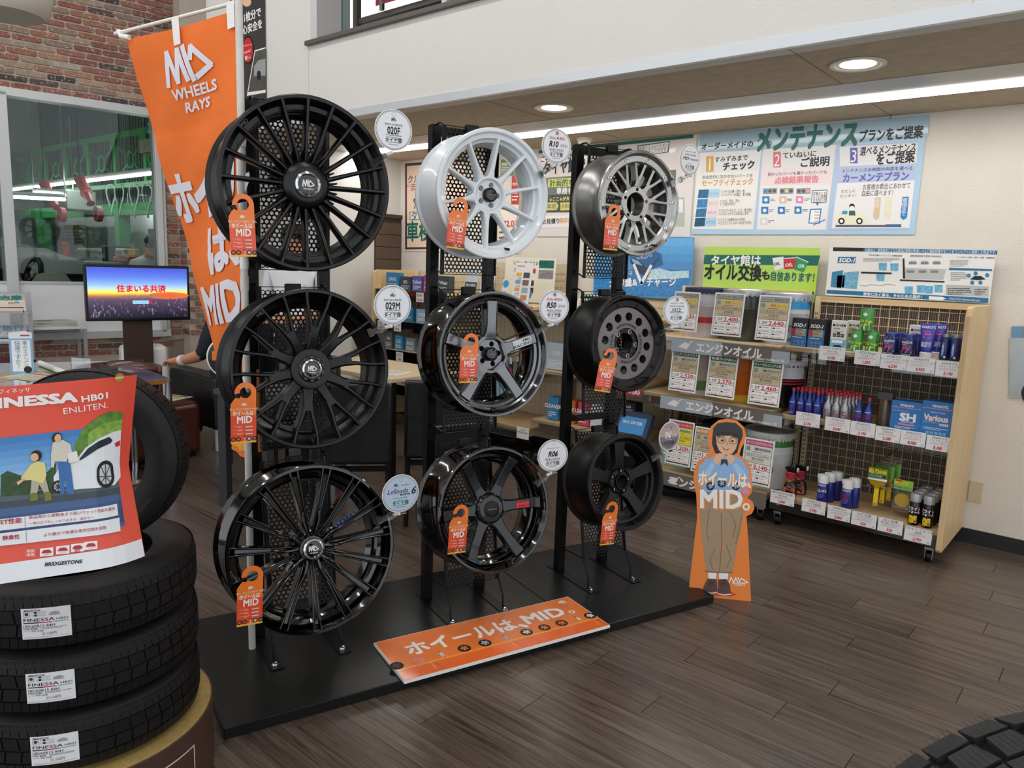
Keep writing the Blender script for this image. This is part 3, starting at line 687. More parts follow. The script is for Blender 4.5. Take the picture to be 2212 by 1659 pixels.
def b_m29(w, R, W, mr, ms, ph):
    rim(w, R, W, mr, lip=.01, dish=.05)
    part('beadlock_ring', MB().lathe([(R, .002), (R-.003, -.004), (R-.013, -.005), (R-.02, .004), (R-.024, .010), (R-.046, .011), (R-.052, .016), (R-.055, .05)], 96, 'y'), ms, w, smooth=25)
    mb = MB().box(-.014, .014, -.0075, -.003, R-.012, R-.004); mb.mats.append(ms); me = mb.mesh('lip_notch')
    for k in range(10): part('lip_notch', me, None, w, rot=(0, ph+2*PI*(k+.5)/10, 0), bevel=.001)
    lip_bolts(w, 10, R-.035, .0105, CHROME, .0085, ph+.15)
    mb = MB(); beam(mb, [(.066, 0, .017, .03, .07), (.085, 0, .0115, .026, .065), (.108, 0, .012, .024, .062)], .003, .85)
    for sg in (-1, 1): beam(mb, [(.1, sg*.004, .009, .025, .06), (.122, sg*.013, .0068, .022, .055), (R-.062, sg*.0245, .0065, .018, .05), (R-.05, sg*.028, .008, .016, .045)], .002, .8)
    spokes(w, mb, 10, ms, ph)
    hub = MB(); plate_holes(hub, .05, .072, 5, .008, .062, .026, .05, phase=ph); hub.lathe([(.05, .026), (.047, .03), (.047, .09)], 48, 'y'); hub.lathe([(.072, .026), (.076, .03), (.078, .07)], 64, 'y')
    part('hub', hub, ms, w, smooth=30); valve(w, R, 2.7, .006)
def b_h12(w, R, W, mr, ms, ph):
    rim(w, R, W, mr, lip=.01, dish=.05)
    part('beadlock_ring', MB().lathe([(R, .003), (R-.004, -.004), (R-.014, -.005), (R-.022, .004), (R-.026, .012), (R-.05, .014), (R-.055, .022)], 96, 'y'), mr, w, smooth=25)
    mb = MB().box(-.015, .015, -.0075, -.003, R-.014, R-.004); mb.mats.append(mr); me = mb.mesh('lip_notch')
    for k in range(10): part('lip_notch', me, None, w, rot=(0, ph+2*PI*(k+.5)/10, 0), bevel=.001)
    lip_bolts(w, 10, R-.039, .013, MATTE, .0095, ph+.2)
    d = MB(); plate_holes(d, .068, R-.050, 12, .0188, .117, .022, .06, phase=ph, seg=24); part('face_disc', d, ms, w, smooth=30, label='brushed grey disc with twelve round holes')
    part('hole_back', MB().lathe([(.1, .062), (R-.05, .062)], 64, 'y', a0=-.9, a1=2.4), MATTE, w)
    hub = MB(); plate_holes(hub, .046, .066, 5, .0065, .056, .03, .06, phase=ph+.3); hub.lathe([(.068, .022), (.066, .03)], 64, 'y'); hub.lathe([(.046, .03), (.043, .034), (.043, .09)], 48, 'y'); part('hub', hub, mr, w, smooth=30)
    lugs(w, 5, .056, .0075, .029, STEEL, ph+.3, True, .02); valve(w, R, 2.6, .006)
    for t_, a in (('NITRO POWER', .05), ('BEADLOCK', 1.65), ('NITRO POWER', 2.85), ('SHOTGUN', 4.7)): rimtext(w, .08, .021, t_, a, mat('#1a181a', .5), .0125, .083)
def b_c3(w, R, W, mr, ms, ph):
    rim(w, R, W, mr, lip=.02, dish=.046)
    part('flat_lip', MB().lathe([(R, .002), (R-.002, -.002), (R-.018, -.002), (R-.022, .006), (R-.03, .03), (R-.04, .034), (R-.044, .06)], 96, 'y'), mr, w, smooth=25)
    mb = MB().lathe([(.0048, -.0024), (.0032, -.0032), (.0026, .0), (0, .0)], 12, 'y'); mb.mats.append(DARKIN); me = mb.mesh('lip_rivet')
    for k in range(16): a = 2*PI*(k+.5)/16; part('lip_rivet', me, None, w, loc=((R-.010)*math.sin(a), 0, (R-.010)*math.cos(a)))
    mb = MB(); beam(mb, [(.05, 0, .034, .05, .09), (.064, 0, .026, .046, .085), (.085, 0, .0225, .04, .08), (R-.06, 0, .0285, .034, .07), (R-.038, 0, .032, .032, .06)], .002, .93)
    spokes(w, mb, 5, ms, ph)
    part('hub', MB().lathe([(.03, .03), (.034, .03), (.034, .045), (.044, .048), (.05, .05), (.056, .044), (.06, .052), (.06, .1), (.028, .1), (.028, .03)], 64, 'y'), ms, w, smooth=30)
    lugs(w, 5, .046, .0085, .043, DARKIN, ph+.2, True, .02); valve(w, R, 3.0)

WH = {}
WH['A1'] = wheel('alloy_wheel', 'satin black wheel of twenty thin straight spokes, top of the left column', .322, .152, 1.73, 1, .2725, .22, SATIN, SATIN, b_020f, 1)
WH['A2'] = wheel('alloy_wheel', 'satin black wheel of ten Y-shaped spokes, middle of the left column', .314, .088, 1.149, 6, .2575, .22, SATIN, SATIN, b_029m, 7)
WH['A3'] = wheel('alloy_wheel', 'gloss black wheel of many twin-ridged spokes, bottom of the left column', .289, .003, .577, 11, .2725, .22, GLOSS, GLOSS, b_lefi, -11)
WH['B1'] = wheel('alloy_wheel', 'white wheel of ten slim spokes, top of the middle column', 1.068, .27, 1.764, 1, .243, .2, PEARL, PEARL, b_r10, 6)
WH['B2'] = wheel('alloy_wheel', 'dark silver five-spoke wheel with black barrel, middle of the middle column', 1.06, .214, 1.159, 6, .242, .2, GLOSS, HYPER, b_r50, 1)
WH['B3'] = wheel('alloy_wheel', 'gunmetal six-spoke wheel with red decal, bottom of the middle column', 1.04, .14, .56, 11, .246, .21, GLOSS, GUNM, b_r06, 30)
WH['C1'] = wheel('alloy_wheel', 'machined silver mesh wheel with bolted ring, top of the right column', 1.768, .255, 1.777, 1, .221, .19, TITAN, MACH, b_m29, 4)
WH['C2'] = wheel('alloy_wheel', 'black wheel with grey disc of round holes, middle of the right column', 1.738, .232, 1.183, 6, .211, .19, MATTE, MACHD, b_h12, 8)
WH['C3'] = wheel('alloy_wheel', 'matte black wheel of five broad flat spokes, bottom of the right column', 1.70, .151, .588, 11, .211, .19, MATTE, MATTE, b_c3, 1)
WT = {'A1': .152, 'A2': .088, 'A3': .003, 'B1': .27, 'B2': .214, 'B3': .14, 'C1': .255, 'C2': .232, 'C3': .151}
# ================================================================ hang tags, round price-board signs, flag, sign board
OR = mat('#f07a28', .38, 0, .3, name='orange_card'); ORD = mat('#e8502a', .38, 0, .3, name='red_orange_card'); WP = mat('#f4f1ee', .5, name='white_print'); BKP = mat('#141414', .5, name='black_print'); REDP = mat('#c8202c', .5, name='red_print'); GRNP = mat('#0d6b58', .5, name='green_print')
DGR = mat('#33312f', .5, name='dark_grey_print'); LGR = mat('#8e8c88', .6, name='grey_print'); YEL = mat('#f4b52c', .45, name='amber_print')
def little_wheel(f, x, y, r, col, L=3):
    f.disc(x, y, r, BKP, L, 16); f.disc(x, y, r*.62, col, L+1, 14)
    for k in range(5):
        a = k*2*PI/5; f.poly([(x+r*.12*math.cos(a), y+r*.12*math.sin(a)), (x+r*.62*math.cos(a-.25), y+r*.62*math.sin(a-.25)), (x+r*.62*math.cos(a+.25), y+r*.62*math.sin(a+.25))], BKP, L+2)
    f.disc(x, y, r*.14, col, L+3, 10)
WZ = {'A1': (1.73, 1), 'A2': (1.149, 6), 'A3': (.577, 11), 'B1': (1.767, 1), 'B2': (1.159, 6), 'B3': (.56, 11), 'C1': (1.777, 1), 'C2': (1.183, 6), 'C3': (.588, 11)}
def tag_outline():
    """Door-hanger card: body, shoulder and an open hook ring."""
    w, hb = .0375, .128; p = [(-w, 0), (w, 0), (w, .155)]
    c, R, r = (.006, .155), .0315, .017
    for i in range(0, 15): a = math.radians(0+i*13.2); p.append((c[0]+R*math.cos(a), c[1]+R*math.sin(a)))          # outer ring, right over the top to the left
    for i in range(0, 19): a = math.radians(185-i*18.0); p.append((c[0]+r*math.cos(a), c[1]+.0+r*math.sin(a)))      # inner hole, back round to lower left
    p += [(-.012, .1375), (-.022, .141), (-.030, .131), (-w, .120)]
    return p
TAGP = tag_outline()
tag_sheet = MB().prism(TAGP, -.0006, .0006, OR)
def hang_tag(key, label, x, ytop, ybot, tiltdeg=0.0, bend=0.0, yaw=0.0):
    c = ont(x, (ytop+ybot)/2, WT[key]); dz = min(0, ont(x, ybot, WT[key]).z-WZ[key][0]); c = ont(x, (ytop+ybot)/2, WT[key]+dz*math.tan(math.radians(WZ[key][1]))-.018); H = .190
    n = (-PT).copy(); n.rotate(Matrix.Rotation(math.radians(yaw), 3, 'Z'))
    M = facing(c, n) @ Matrix.Rotation(math.radians(tiltdeg), 4, 'Y') @ Matrix.Translation((0, 0, -H/2))
    t = thing('hang_tag', label, 'tag', M=M, group='orange hang tags on the wheels')
    part('card', tag_sheet.mesh('card'), None, t)
    f = Flat('print', t, base=.0009, eps=.00025)
    f.rect(-.0372, .006, .0372, .085, ORD, 0); f.rect(-.0372, .0, .0372, .006, YEL, 1)
    f.logo(.002, .119, .0085, WP); f.text('あっ、そしてこのホイールだ。', .002, .105, m=WP, h=.0062, cond=.75, bold=.015)
    f.text('ホイールは', -.001, .092, m=WP, h=.0125, cond=.72, bold=.025); f.text('MID', .003, .073, m=WP, h=.0225, cond=.85, bold=.03)
    for i, yy in enumerate((.052, .041, .030)):
        f.greek(-.030, yy+.002, .010, yy-.0005, 1, WP, 2, .35, 3+i, .0032); f.rect(.006, yy-.004, .026, yy-.0005, mat('#cfd4d8', .5), 2); f.greek(-.018, yy-.004, .004, yy-.001, 1, WP, 2, .35, 9+i, .003)
    for i, xx in enumerate((-.03, -.015, .016, .032)): little_wheel(f, xx, .0125, .0072, (OR, OR, WP, LGR)[i], 2)
    f.poly([(.0, .006), (.005, .006), (.004, .018), (.001, .018)], mat('#c9b6c6', .5), 3); f.disc(.0025, .0205, .0022, BKP, 3, 10)
    return t
hang_tag('A1', 'orange hang tag on the top left black wheel', 523, 418, 553, -2)
hang_tag('A2', 'orange hang tag on the black Y-spoke wheel', 526, 823, 958, 1)
hang_tag('A3', 'orange hang tag on the gloss black bottom left wheel', 540, 1217, 1354, 2)
hang_tag('B1', 'orange hang tag on the white wheel', 988, 421, 541, 5)
hang_tag('B2', 'orange hang tag on the dark silver five-spoke wheel', 1013, 716, 829, 1)
hang_tag('B3', 'orange hang tag on the gunmetal six-spoke wheel', 990, 1083, 1201, 3)
hang_tag('C1', 'orange hang tag on the machined silver wheel', 1322, 438, 542, 2)
hang_tag('C2', 'orange hang tag on the wheel with round holes', 1310, 751, 846, 9, yaw=-12)
hang_tag('C3', 'orange hang tag on the matte black five-spoke wheel', 1316, 1078, 1181, 4)

def round_sign(key, label, x, y, ry, lines, clip, bg='#e9eaf0', yaw=0.0, extra=None):
    c = ont(x, y, WT[key]-.03); r = .0655; n = (-PT).copy(); n.rotate(Matrix.Rotation(math.radians(yaw), 3, 'Z'))
    M = facing(c, n); t = thing('round_sign', label, 'sign', M=M, group='round signs clipped to the wheels')
    part('disc', MB().lathe([(0, -.001), (r, -.001), (r, .001), (0, .001)], 56, 'y'), mat('#eff0f2', .3, 0, .3), t)
    f = Flat('print', t, base=.0012, eps=.0002); f.disc(0, 0, r*.955, BKP, 0, 56); f.disc(0, 0, r*.93, mat('#eff0f2', .3, 0, .3), 1, 56); f.disc(0, 0, r*.90, BKP, 2, 56); f.disc(0, 0, r*.885, mat(bg, .35, 0, .3), 3, 56)
    f.ring(0, r*.74, r*.10, r*.115, LGR, 4, 20)
    if extra: extra(f, r)
    for tx, yy, h, m_, kw in lines: f.text(tx, 0 if 'x' not in kw else kw['x']*r, yy*r, m=m_, h=h*r, L=6, **{k: v for k, v in kw.items() if k != 'x'})
    f.line([(-r*.37, -r*.36), (r*.37, -r*.36), (r*.37, -r*.60), (-r*.37, -r*.60)], r*.02, GRNP, 5, True); f.text('タイヤ館', 0, -r*.48, m=DGR if key != 'A3' else GRNP, h=r*.17, L=6, bold=.02)
    f.text('BRIDGESTONE', 0, -r*.70, m=DGR, h=r*.055, L=6, shear=.2)
    cl = ont(clip[0], clip[1], WT[key]-.012); q = M.inverted() @ cl; top = Vector((0, .0, -r)); d = (q-top)
    part('holder', MB().box(-.022, .022, -.003, .002, -r-.006, -r+.002), CLEAR, t); mid = top+d*.42
    part('ball_joint', MB().cyl(top+Vector((0, 0, -.004)), mid, .006, 12).lathe([(0, -.0075), (.005, -.005), (.0075, 0), (.005, .005), (0, .0075)], 14, c=mid), mat('#eceae6', .4), t, smooth=50)
    ux = d.normalized(); uy = Vector((0, 1, 0)); uz = ux.cross(uy).normalized(); uy = uz.cross(ux); Mj = frame(mid, ux, uy, uz)
    jb = MB()
    for s_ in (-1, 1): jb.box(0, .05, s_*.004-.0015, s_*.004+.0015, -.009, .009, M=Mj).box(.046, .062, s_*.0025-.001, s_*.0025+.001, -.014, .014, M=Mj)
    jb.box(.012, .024, -.009, .009, -.011, .011, M=Mj); part('clip', jb, CLEAR, t, label='clear plastic clip')
    return t
ex = {'x': 0}
def stdA(f, r): f.logo(0, r*.5, r*.15, BKP, 5)
def A_lines(n): return [('EXCLUSIVE', .26, .105, BKP, dict(cond=1.35, bold=.01)), (n, -.02, .36, BKP, dict(cond=.72, bold=.025)), ('STANDARD PREMIUM', -.26, .065, BKP, dict(bold=.01))]
round_sign('A1', 'white round sign with black outline beside the top left wheel', 850, 281, 48, A_lines('020F'), (820, 344), extra=stdA)
round_sign('A2', 'white round sign with black outline beside the Y-spoke wheel', 848, 659, 42, A_lines('029M'), (815, 713), extra=stdA)
def lef(f, r):
    f.logo(-.25*r, r*.47, r*.14, BKP, 5); f.text('WHEELS', r*.25, r*.44, m=BKP, h=r*.07, L=5, cond=1.4)
    rr = random.Random(3)
    for i in range(14): a = rr.uniform(0, 6.28); q = r*rr.uniform(.2, .75); f.poly([(q*math.cos(a), q*math.sin(a)), (q*math.cos(a)+r*.16, q*math.sin(a)+r*.05), (q*math.cos(a)+r*.1, q*math.sin(a)-r*.05)], mat('#c9d6e6', .35), 4)
    f.rect(-.02*r, -.10*r, .5*r, -.02*r, BKP, 5); f.text('MULTI EDGE', .24*r, -.06*r, m=WP, h=.05*r, L=7, shear=.2)
round_sign('A3', 'pale blue round sign beside the gloss black wheel', 865, 1066, 41, [('Lefinada', .16, .27, BKP, dict(shear=.2, x=-.16, cond=.95)), ('6', .12, .4, BKP, dict(shear=.25, x=.72, bold=.02)), ('TOYOTA/LEXUS SPORT', -.22, .055, DGR, dict())], (836, 1117), bg='#b9cbe2', extra=lef)
def B_lines(n, evo=True, y26=True):
    L_ = [(n, .12, .34, BKP, dict(shear=.25, bold=.035, cond=.85, x=-.2 if evo else 0)), ('RACING', -.20, .13, BKP, dict(shear=.3, cond=1.5))]
    if evo: L_.append(('EVO', .06, .17, mat('#7c1f3a', .5), dict(shear=.25, x=.5, cond=1.1)))
    if y26: L_.append(('2026y 新商品', .46, .14, REDP, dict(bold=.015)))
    else: L_ += [('Bridgestone Recommend', .48, .06, REDP, dict()), ('Spec', .38, .05, REDP, dict())]
    return L_
def redline(f, r): f.line([(-.42*r, -.30*r), (.45*r, -.30*r)], .02*r, REDP, 5)
def greyhole(f, r): f.disc(0, r*.74, r*.10, LGR, 4, 20)
def both(f, r): redline(f, r); greyhole(f, r)
round_sign('B1', 'round sign with red and black lettering beside the white wheel', 1202, 316, 39, B_lines('R10'), (1180, 368), extra=both, yaw=-4)
round_sign('B2', 'round sign with red and black lettering beside the dark silver wheel', 1197, 663, 36, B_lines('R50'), (1172, 710), extra=both, yaw=-8)
round_sign('B3', 'round sign with bold black lettering beside the gunmetal wheel', 1194, 984, 35, B_lines('R06', False, False), (1170, 1036), extra=redline, yaw=-10)
def C_l(a, b): return [('2026y 新カラー追加', .50, .085, DGR, dict()), ('NITRO POWER', .30, .10, BKP, dict(shear=.25, cond=1.2, bold=.01)), (a, .06, .26 if b == 'SHOTGUN' else .22, BKP, dict(bold=.02, cond=1.1, x=0 if b == 'SHOTGUN' else -.42, shear=0 if b == 'SHOTGUN' else .25)), (b, -.10 if b == 'SHOTGUN' else .03, .13, BKP, dict(bold=.01, cond=1.2, x=0 if b == 'SHOTGUN' else .36, shear=0 if b == 'SHOTGUN' else .25)), ('FOR OFF-ROAD', -.23, .05, DGR, dict())]
round_sign('C1', 'narrow-looking white round sign beside the machined silver wheel', 1490, 345, 35, C_l('M29', 'STINGER'), (1462, 392), yaw=6)
round_sign('C2', 'white round sign with grey dot beside the round-holed wheel', 1461, 671, 32, C_l('H12', 'SHOTGUN'), (1436, 714), extra=greyhole, yaw=-12)
def dusk(f, r):
    for i, c in enumerate(('#a79ba6', '#bda6a4', '#c9ab94', '#8b7f8a', '#6a6470', '#7d7580')): 
        y0, y1 = r*(.88-i*.29), r*(.88-(i+1)*.29); a0, a1 = [math.sqrt(max(0, (.88*r)**2-yy*yy)) for yy in (y0, y1)]
        f.poly([(-a0, y0), (a0, y0), (a1, y1), (-a1, y1)], mat(c, .35, 0, .3), 4)
    f.text('N', -.22*r, .12*r, m=WP, h=.5*r, L=6, shear=.1); f.text('N', -.10*r, .12*r, m=WP, h=.5*r, L=6, shear=.1); f.text('NITRO', .48*r, .1*r, m=WP, h=.11*r, L=6); f.text('POWER', .48*r, -.03*r, m=WP, h=.11*r, L=6); f.logo(.1*r, .55*r, .1*r, REDP, 6)
round_sign('C3', 'dusk-coloured round sign beside the matte black wheel', 1446, 942, 32, [('FOR WHEELS', -.22, .06, WP, dict())], (1420, 985), bg='#a79ba6', extra=dusk, yaw=4)

# flag on its pole
pole = Vector((-2.416, 1.41, 0)); rho0 = math.hypot(pole.x, pole.y); azp = math.atan2(-pole.x, pole.y)
FT, FB, FW = 2.305, .78, .45
ys = [(2.305, 6.9), (1.98, 5.5), (1.57, 3.6), (1.12, 2.0), (.95, 1.1), (.78, 1.2)]
def fdel(z):
    for (z0, d0), (z1, d1) in zip(ys, ys[1:]):
        if z >= z1: k = (z0-z)/(z0-z1); k = k*k*(3-2*k)*.5+k*.5; return math.radians(d0+(d1-d0)*k)
    return math.radians(ys[-1][1])
def flag_fn(u, v, l):
    """u from the free edge (0) to the pole (FW), v metres below the top."""
    z = FT-v; d = fdel(min(max(z, FB), FT)); q = FW*FW-(rho0*math.sin(d))**2; re = rho0*math.cos(d)+math.sqrt(max(q, 0)); a = azp+d
    e = Vector((-re*math.sin(a), re*math.cos(a), 0)); k = u/FW; p = e*(1-k)+pole*k
    dr = (pole-e).normalized(); n = Vector((dr.y, -dr.x, 0)); n = n if n.dot(CAM-p) > 0 else -n
    wv = .012*math.sin(k*PI)*math.sin(v*7+k*3)+.004*math.sin(v*23+k*9)*math.sin(k*PI)
    crease = -.003*max(0, 1-abs((v % .42)-.3)/.012)
    return p+n*(wv+crease+.0012*l)+Vector((0, 0, z-.012*math.sin(k*PI)-.075*(1-k)))
fg = thing('banner_flag', 'tall orange banner flag hanging from a white pole', 'flag')
mb = MB(); NU, NV = 20, 90
mb.v = [tuple(flag_fn(FW*i/NU*.985, (FT-FB)*j/NV, -3)) for j in range(NV+1) for i in range(NU+1)]
mb.f = [(j*(NU+1)+i, j*(NU+1)+i+1, (j+1)*(NU+1)+i+1, (j+1)*(NU+1)+i) for j in range(NV) for i in range(NU)]; mb.mi = [0]*len(mb.f)
part('cloth', mb, mat('#f5782a', .75, var=.04, vs=12, bump=.1, bs=600, name='orange_flag_cloth'), fg, smooth=60)
part('pole', MB().cyl((pole.x, pole.y, ZP), (pole.x, pole.y, FT+.12), .0125, 16).cyl((pole.x, pole.y, 1.62), (pole.x, pole.y, 1.75), .0145, 16).cyl((pole.x, pole.y, 1.38), (pole.x, pole.y, 1.43), .0145, 16).cyl((pole.x, pole.y, .94), (pole.x, pole.y, .99), .0145, 16), mat('#d3d2cc', .45, var=.06, vs=30), fg, smooth=40)
e0 = Vector(flag_fn(-.045, -.02, 0)); e1 = Vector(flag_fn(FW, -.02, 0))
part('cross_arm', MB().cyl(e0, e1, .006, 10), mat('#e4e0d0', .5), fg); part('end_knot', MB().tube([e0+(e1-e0)*.03+Vector((0, 0, .008)), e0+(e1-e0)*.05+Vector((0, 0, -.012)), Vector(flag_fn(.015, .0, 2))], .009, 8), WP, fg, smooth=60)
for u in (.2, .41): part('loop', MB().add([flag_fn(u, -.028, 6), flag_fn(u+.028, -.028, 6), flag_fn(u+.028, .055, 6), flag_fn(u, .055, 6)], [(0, 1, 2, 3)]), WP, fg)
for v in (.42, .83, 1.25): part('pole_loop', MB().lathe([(.014, -.02), (.0155, 0), (.014, .02)], 16, c=(pole.x, pole.y, FT-v)), WP, fg, smooth=40)
part('brush', MB().cyl((pole.x+.02, pole.y+.035, .80), (pole.x+.02, pole.y+.035, 1.10), .007, 10), mat('#a5652f', .45), fg, label='thin wooden rod hanging along the pole')
W2 = mat('#e9e6ee', .75, name='white_flag_ink')
def U(x): return x
fl2 = Flat('print', fg, fn=lambda u, v, l: flag_fn(u, -v, l))   # v up
fl2.logo(.235, -.115, .108, W2, 1); fl2.text('WHEELS', .245, -.20, m=W2, h=.034, L=1, bold=.03, cond=1.1); fl2.text('RAYS', .245, -.245, m=W2, h=.032, L=1, bold=.03, shear=.2, cond=1.1)
fl2.text('ホ', .075, -.535, m=W2, h=.14, L=1, bold=.05, cond=.8); fl2.text('イ', .205, -.535, m=W2, h=.14, L=1, bold=.05, cond=.8); fl2.text('ール', .355, -.535, m=W2, h=.14, L=1, bold=.05, cond=.75)
fl2.text('は、', .30, -.74, m=W2, h=.14, L=1, bold=.05); fl2.text('MID', .23, -.93, m=W2, h=.145, L=1, bold=.045, cond=1.05)
fl2.rect(.02, -1.50, .43, -1.30, mat('#f5a32c', .75), 1)
for i in range(4): little_wheel(fl2, .07+.1*i, -1.25, .035, WP, 2)

# sign board lying on the platform
TL, TR, BR, BL_ = [onz(x, y, ZP+.012) for x, y in ((812, 1390), (1235, 1285), (1309, 1355), (868, 1470))]
sx = ((TR-TL)+(BR-BL_)).normalized(); n_ = Vector((0, 0, 1)); sz = n_.cross(sx).normalized(); ctr = (TL+TR+BR+BL_)/4
Ms = frame(ctr, sx, -n_, sz); sp_ = pxmap(Ms); cw, ch = ((TR-TL).length+(BR-BL_).length)/2, ((TL-BL_).length+(TR-BR).length)/2
t = thing('sign_board', 'long orange sign board with white lettering lying on the platform', 'sign', M=Ms)
part('board', MB().box(-cw/2, cw/2, .0, .011, -ch/2, ch/2), WP, t)
f = Flat('print', t, base=.0005, eps=.0003)
f.rect(-cw/2+.003, -ch/2+.003, cw/2-.003, ch/2-.003, OR, 0); f.rect(-cw/2+.003, -ch/2+.003, cw/2-.003, -ch*.25, ORD if False else mat('#f06a22', .38, 0, .3), 1)
f.poly([(-cw/2+.003, -ch*.27), (cw/2-.003, -ch*.27), (cw/2-.003, -ch*.235), (-cw/2+.003, -ch*.235)], mat('#f9a13a', .38, 0, .3), 2)
for x in (-.32, .02, .42): f.line([(x, -ch*.27), (x, -ch*.42)], .006, mat('#f9a13a', .38), 2); f.line([(x, -ch*.3), (x+.02, -ch*.3), (x+.02, -ch*.44)], .003, mat('#d9551c', .4), 2)
f.text('ホイールは', -cw*.40, ch*.13, cw*.115, ch*.13, WP, h=.078, L=3, bold=.035); f.text('、', cw*.145, ch*.12, m=WP, h=.08, L=3, bold=.035); f.text('MID', cw*.175, ch*.16, cw*.385, ch*.16, WP, h=.078, L=3, bold=.035); f.ring(cw*.42, ch*.06, .008, .014, WP, 3); f.logo(cw*.44, ch*.385, .022, WP, 3); f.text('WHEELS', cw*.445, ch*.325, m=WP, h=.006, L=3)
xs = [-.44, -.355, -.26, -.165, -.075, .02, .115, .20, .285, .37, .43]
for i, x in enumerate(xs):
    y = -ch*.235+.021
    if i == 1: f.disc(x, y, .021, mat('#e98a97', .5), 4, 20); f.disc(x, y, .008, OR, 5, 12); [f.disc(x+.013*math.cos(k), y+.013*math.sin(k), .0015, REDP, 6, 6) for k in range(12)]
    elif i in (2, 5, 9):
        f.poly([(x-.009, y-.008), (x+.009, y-.008), (x+.006, y+.016), (x-.006, y+.016)], mat(('#c9c6cf', '#a8b4dc', '#d9d2c6')[(2, 5, 9).index(i)], .5), 4); f.disc(x, y+.021, .006, BKP, 5, 12); f.disc(x, y+.019, .0042, mat('#e2b592', .5), 6, 10); f.line([(x-.004, y-.008), (x-.007, y-.02)], .005, mat('#e2b592', .5), 4); f.line([(x+.004, y-.008), (x+.010, y-.02)], .005, mat('#e2b592', .5), 4)
    else: little_wheel(f, x, y+.004, .026, (mat('#55504a', .5), OR, mat('#cfcac4', .4), OR, mat('#cfcac4', .4), WP, WP, OR, OR, WP, WP)[i], 4)

# standing cut-out figure of a child (printed board)
a_, b_ = onz(1529, 1290), onz(1622, 1299); bx = (b_-a_).normalized(); nrm = Vector((bx.y, -bx.x, 0)); nrm = nrm if nrm.dot(CAM-a_) > 0 else -nrm
nrm = (nrm+Vector((0, 0, .06))).normalized(); Mc = facing(onz(1560, 1293), nrm); cp = pxmap(Mc)
def cz(x, y): return (1420+x/3.77, 880+y/3.77)
t = thing('cutout_standee', 'orange cardboard cutout of a child in cap and glasses', 'standee', M=Mc)
outl = [(252, 1520), (268, 1380), (300, 1100), (325, 900), (318, 720), (295, 600), (298, 530), (330, 440), (420, 388), (426, 330), (412, 240), (438, 155), (500, 105), (575, 95), (650, 110), (705, 160), (722, 222), (708, 290), (682, 335), (668, 388), (730, 432), (762, 510), (776, 640), (768, 695), (732, 738), (775, 768), (791, 820), (770, 866), (725, 887), (742, 1100), (752, 1350), (763, 1582)]
opl = [cp(*cz(*q)) for q in outl]; opl[0] = (opl[0][0], 0.0); opl[-1] = (opl[-1][0], 0.0)
CUTO = mat('#f0883c', .5, name='orange_cutout_card')
part('board', MB().prism(opl, 0, .006), CUTO, t)
part('strut', MB().add([(-.03, .006, .45), (.03, .006, .45), (.03, .2, .02), (-.03, .2, .02), (-.03, .01, .45), (.03, .01, .45), (.03, .205, .02), (-.03, .205, .02)], [(0,1,2,3),(7,6,5,4),(0,4,5,1),(2,6,7,3),(1,5,6,2),(3,7,4,0)]), mat('#b8a58c', .8), t)
f = Flat('print', t, pm=lambda x, y: cp(*cz(x, y)), base=.0005, eps=.0004)
SK = mat('#e6b691', .55, name='print_skin'); HAIR = mat('#2e2b2c', .55); CAPC = mat('#35383b', .55); SHIRT = mat('#8fb6dd', .55, var=.15, vs=160); TRO = mat('#a98f72', .55, var=.06, vs=14); TRD = mat('#876f57', .55); SHOE = mat('#5e4844', .55)
f.poly([(450, 210), (445, 300), (470, 370), (500, 385), (610, 395), (650, 370), (668, 300), (690, 250), (690, 215)], HAIR, 0)
f.poly([(478, 230), (482, 300), (500, 345), (530, 378), (568, 388), (610, 375), (640, 335), (655, 280), (655, 230)], SK, 1)
f.poly([(455, 165), (490, 130), (560, 118), (640, 128), (690, 175), (697, 230), (680, 262), (655, 262), (650, 230), (600, 212), (530, 205), (490, 215), (470, 250), (452, 235)], CAPC, 2)
f.poly([(478, 205), (560, 196), (655, 215), (652, 255), (600, 228), (575, 222), (545, 232), (520, 222), (490, 245)], HAIR, 3)
for x in (522, 617):
    f.line([(x+32*math.cos(a), (266 if x < 570 else 272)+24*math.sin(a)) for a in [k*PI/9 for k in range(18)]], 7, mat('#8f7f6e', .5), 4, True); f.disc(x+(6 if x < 570 else -6), 268 if x < 570 else 274, 12, BKP, 4, 12, ry=8); f.line([(x-20, 240), (x+18, 238)], 5, HAIR, 4)
f.line([(554, 270), (586, 272)], 4, mat('#c8b9a8', .5), 4); f.poly([(566, 280), (556, 305), (580, 306)], mat('#cf9977', .5), 4)
f.poly([(524, 320), (560, 336), (592, 332), (572, 350), (545, 346)], mat('#b5483f', .5), 4); f.poly([(532, 324), (560, 336), (586, 333), (560, 342)], WP, 5)
f.poly([(345, 470), (400, 415), (480, 400), (640, 400), (700, 432), (745, 520), (756, 640), (700, 700), (400, 700), (340, 640), (325, 575)], SHIRT, 0)
f.poly([(380, 540), (440, 450), (470, 470), (420, 560)], mat('#a9c8ea', .55, var=.15, vs=160), 1); f.poly([(720, 540), (640, 450), (612, 470), (660, 560)], mat('#a9c8ea', .55, var=.15, vs=160), 1)
f.poly([(455, 440), (470, 385), (505, 372), (548, 380), (550, 400), (525, 420), (500, 462), (478, 465)], SK, 2); f.poly([(560, 400), (575, 385), (605, 382), (628, 400), (625, 440), (600, 462), (575, 440)], SK, 2)
f.poly([(520, 420), (570, 425), (575, 480), (545, 450), (515, 475)], CAPC, 2)
f.poly([(352, 690), (700, 690), (705, 850), (680, 1000), (640, 1180), (610, 1350), (505, 1350), (522, 1100), (525, 900), (505, 1350), (395, 1345), (372, 1150), (345, 900)], TRO, 0)
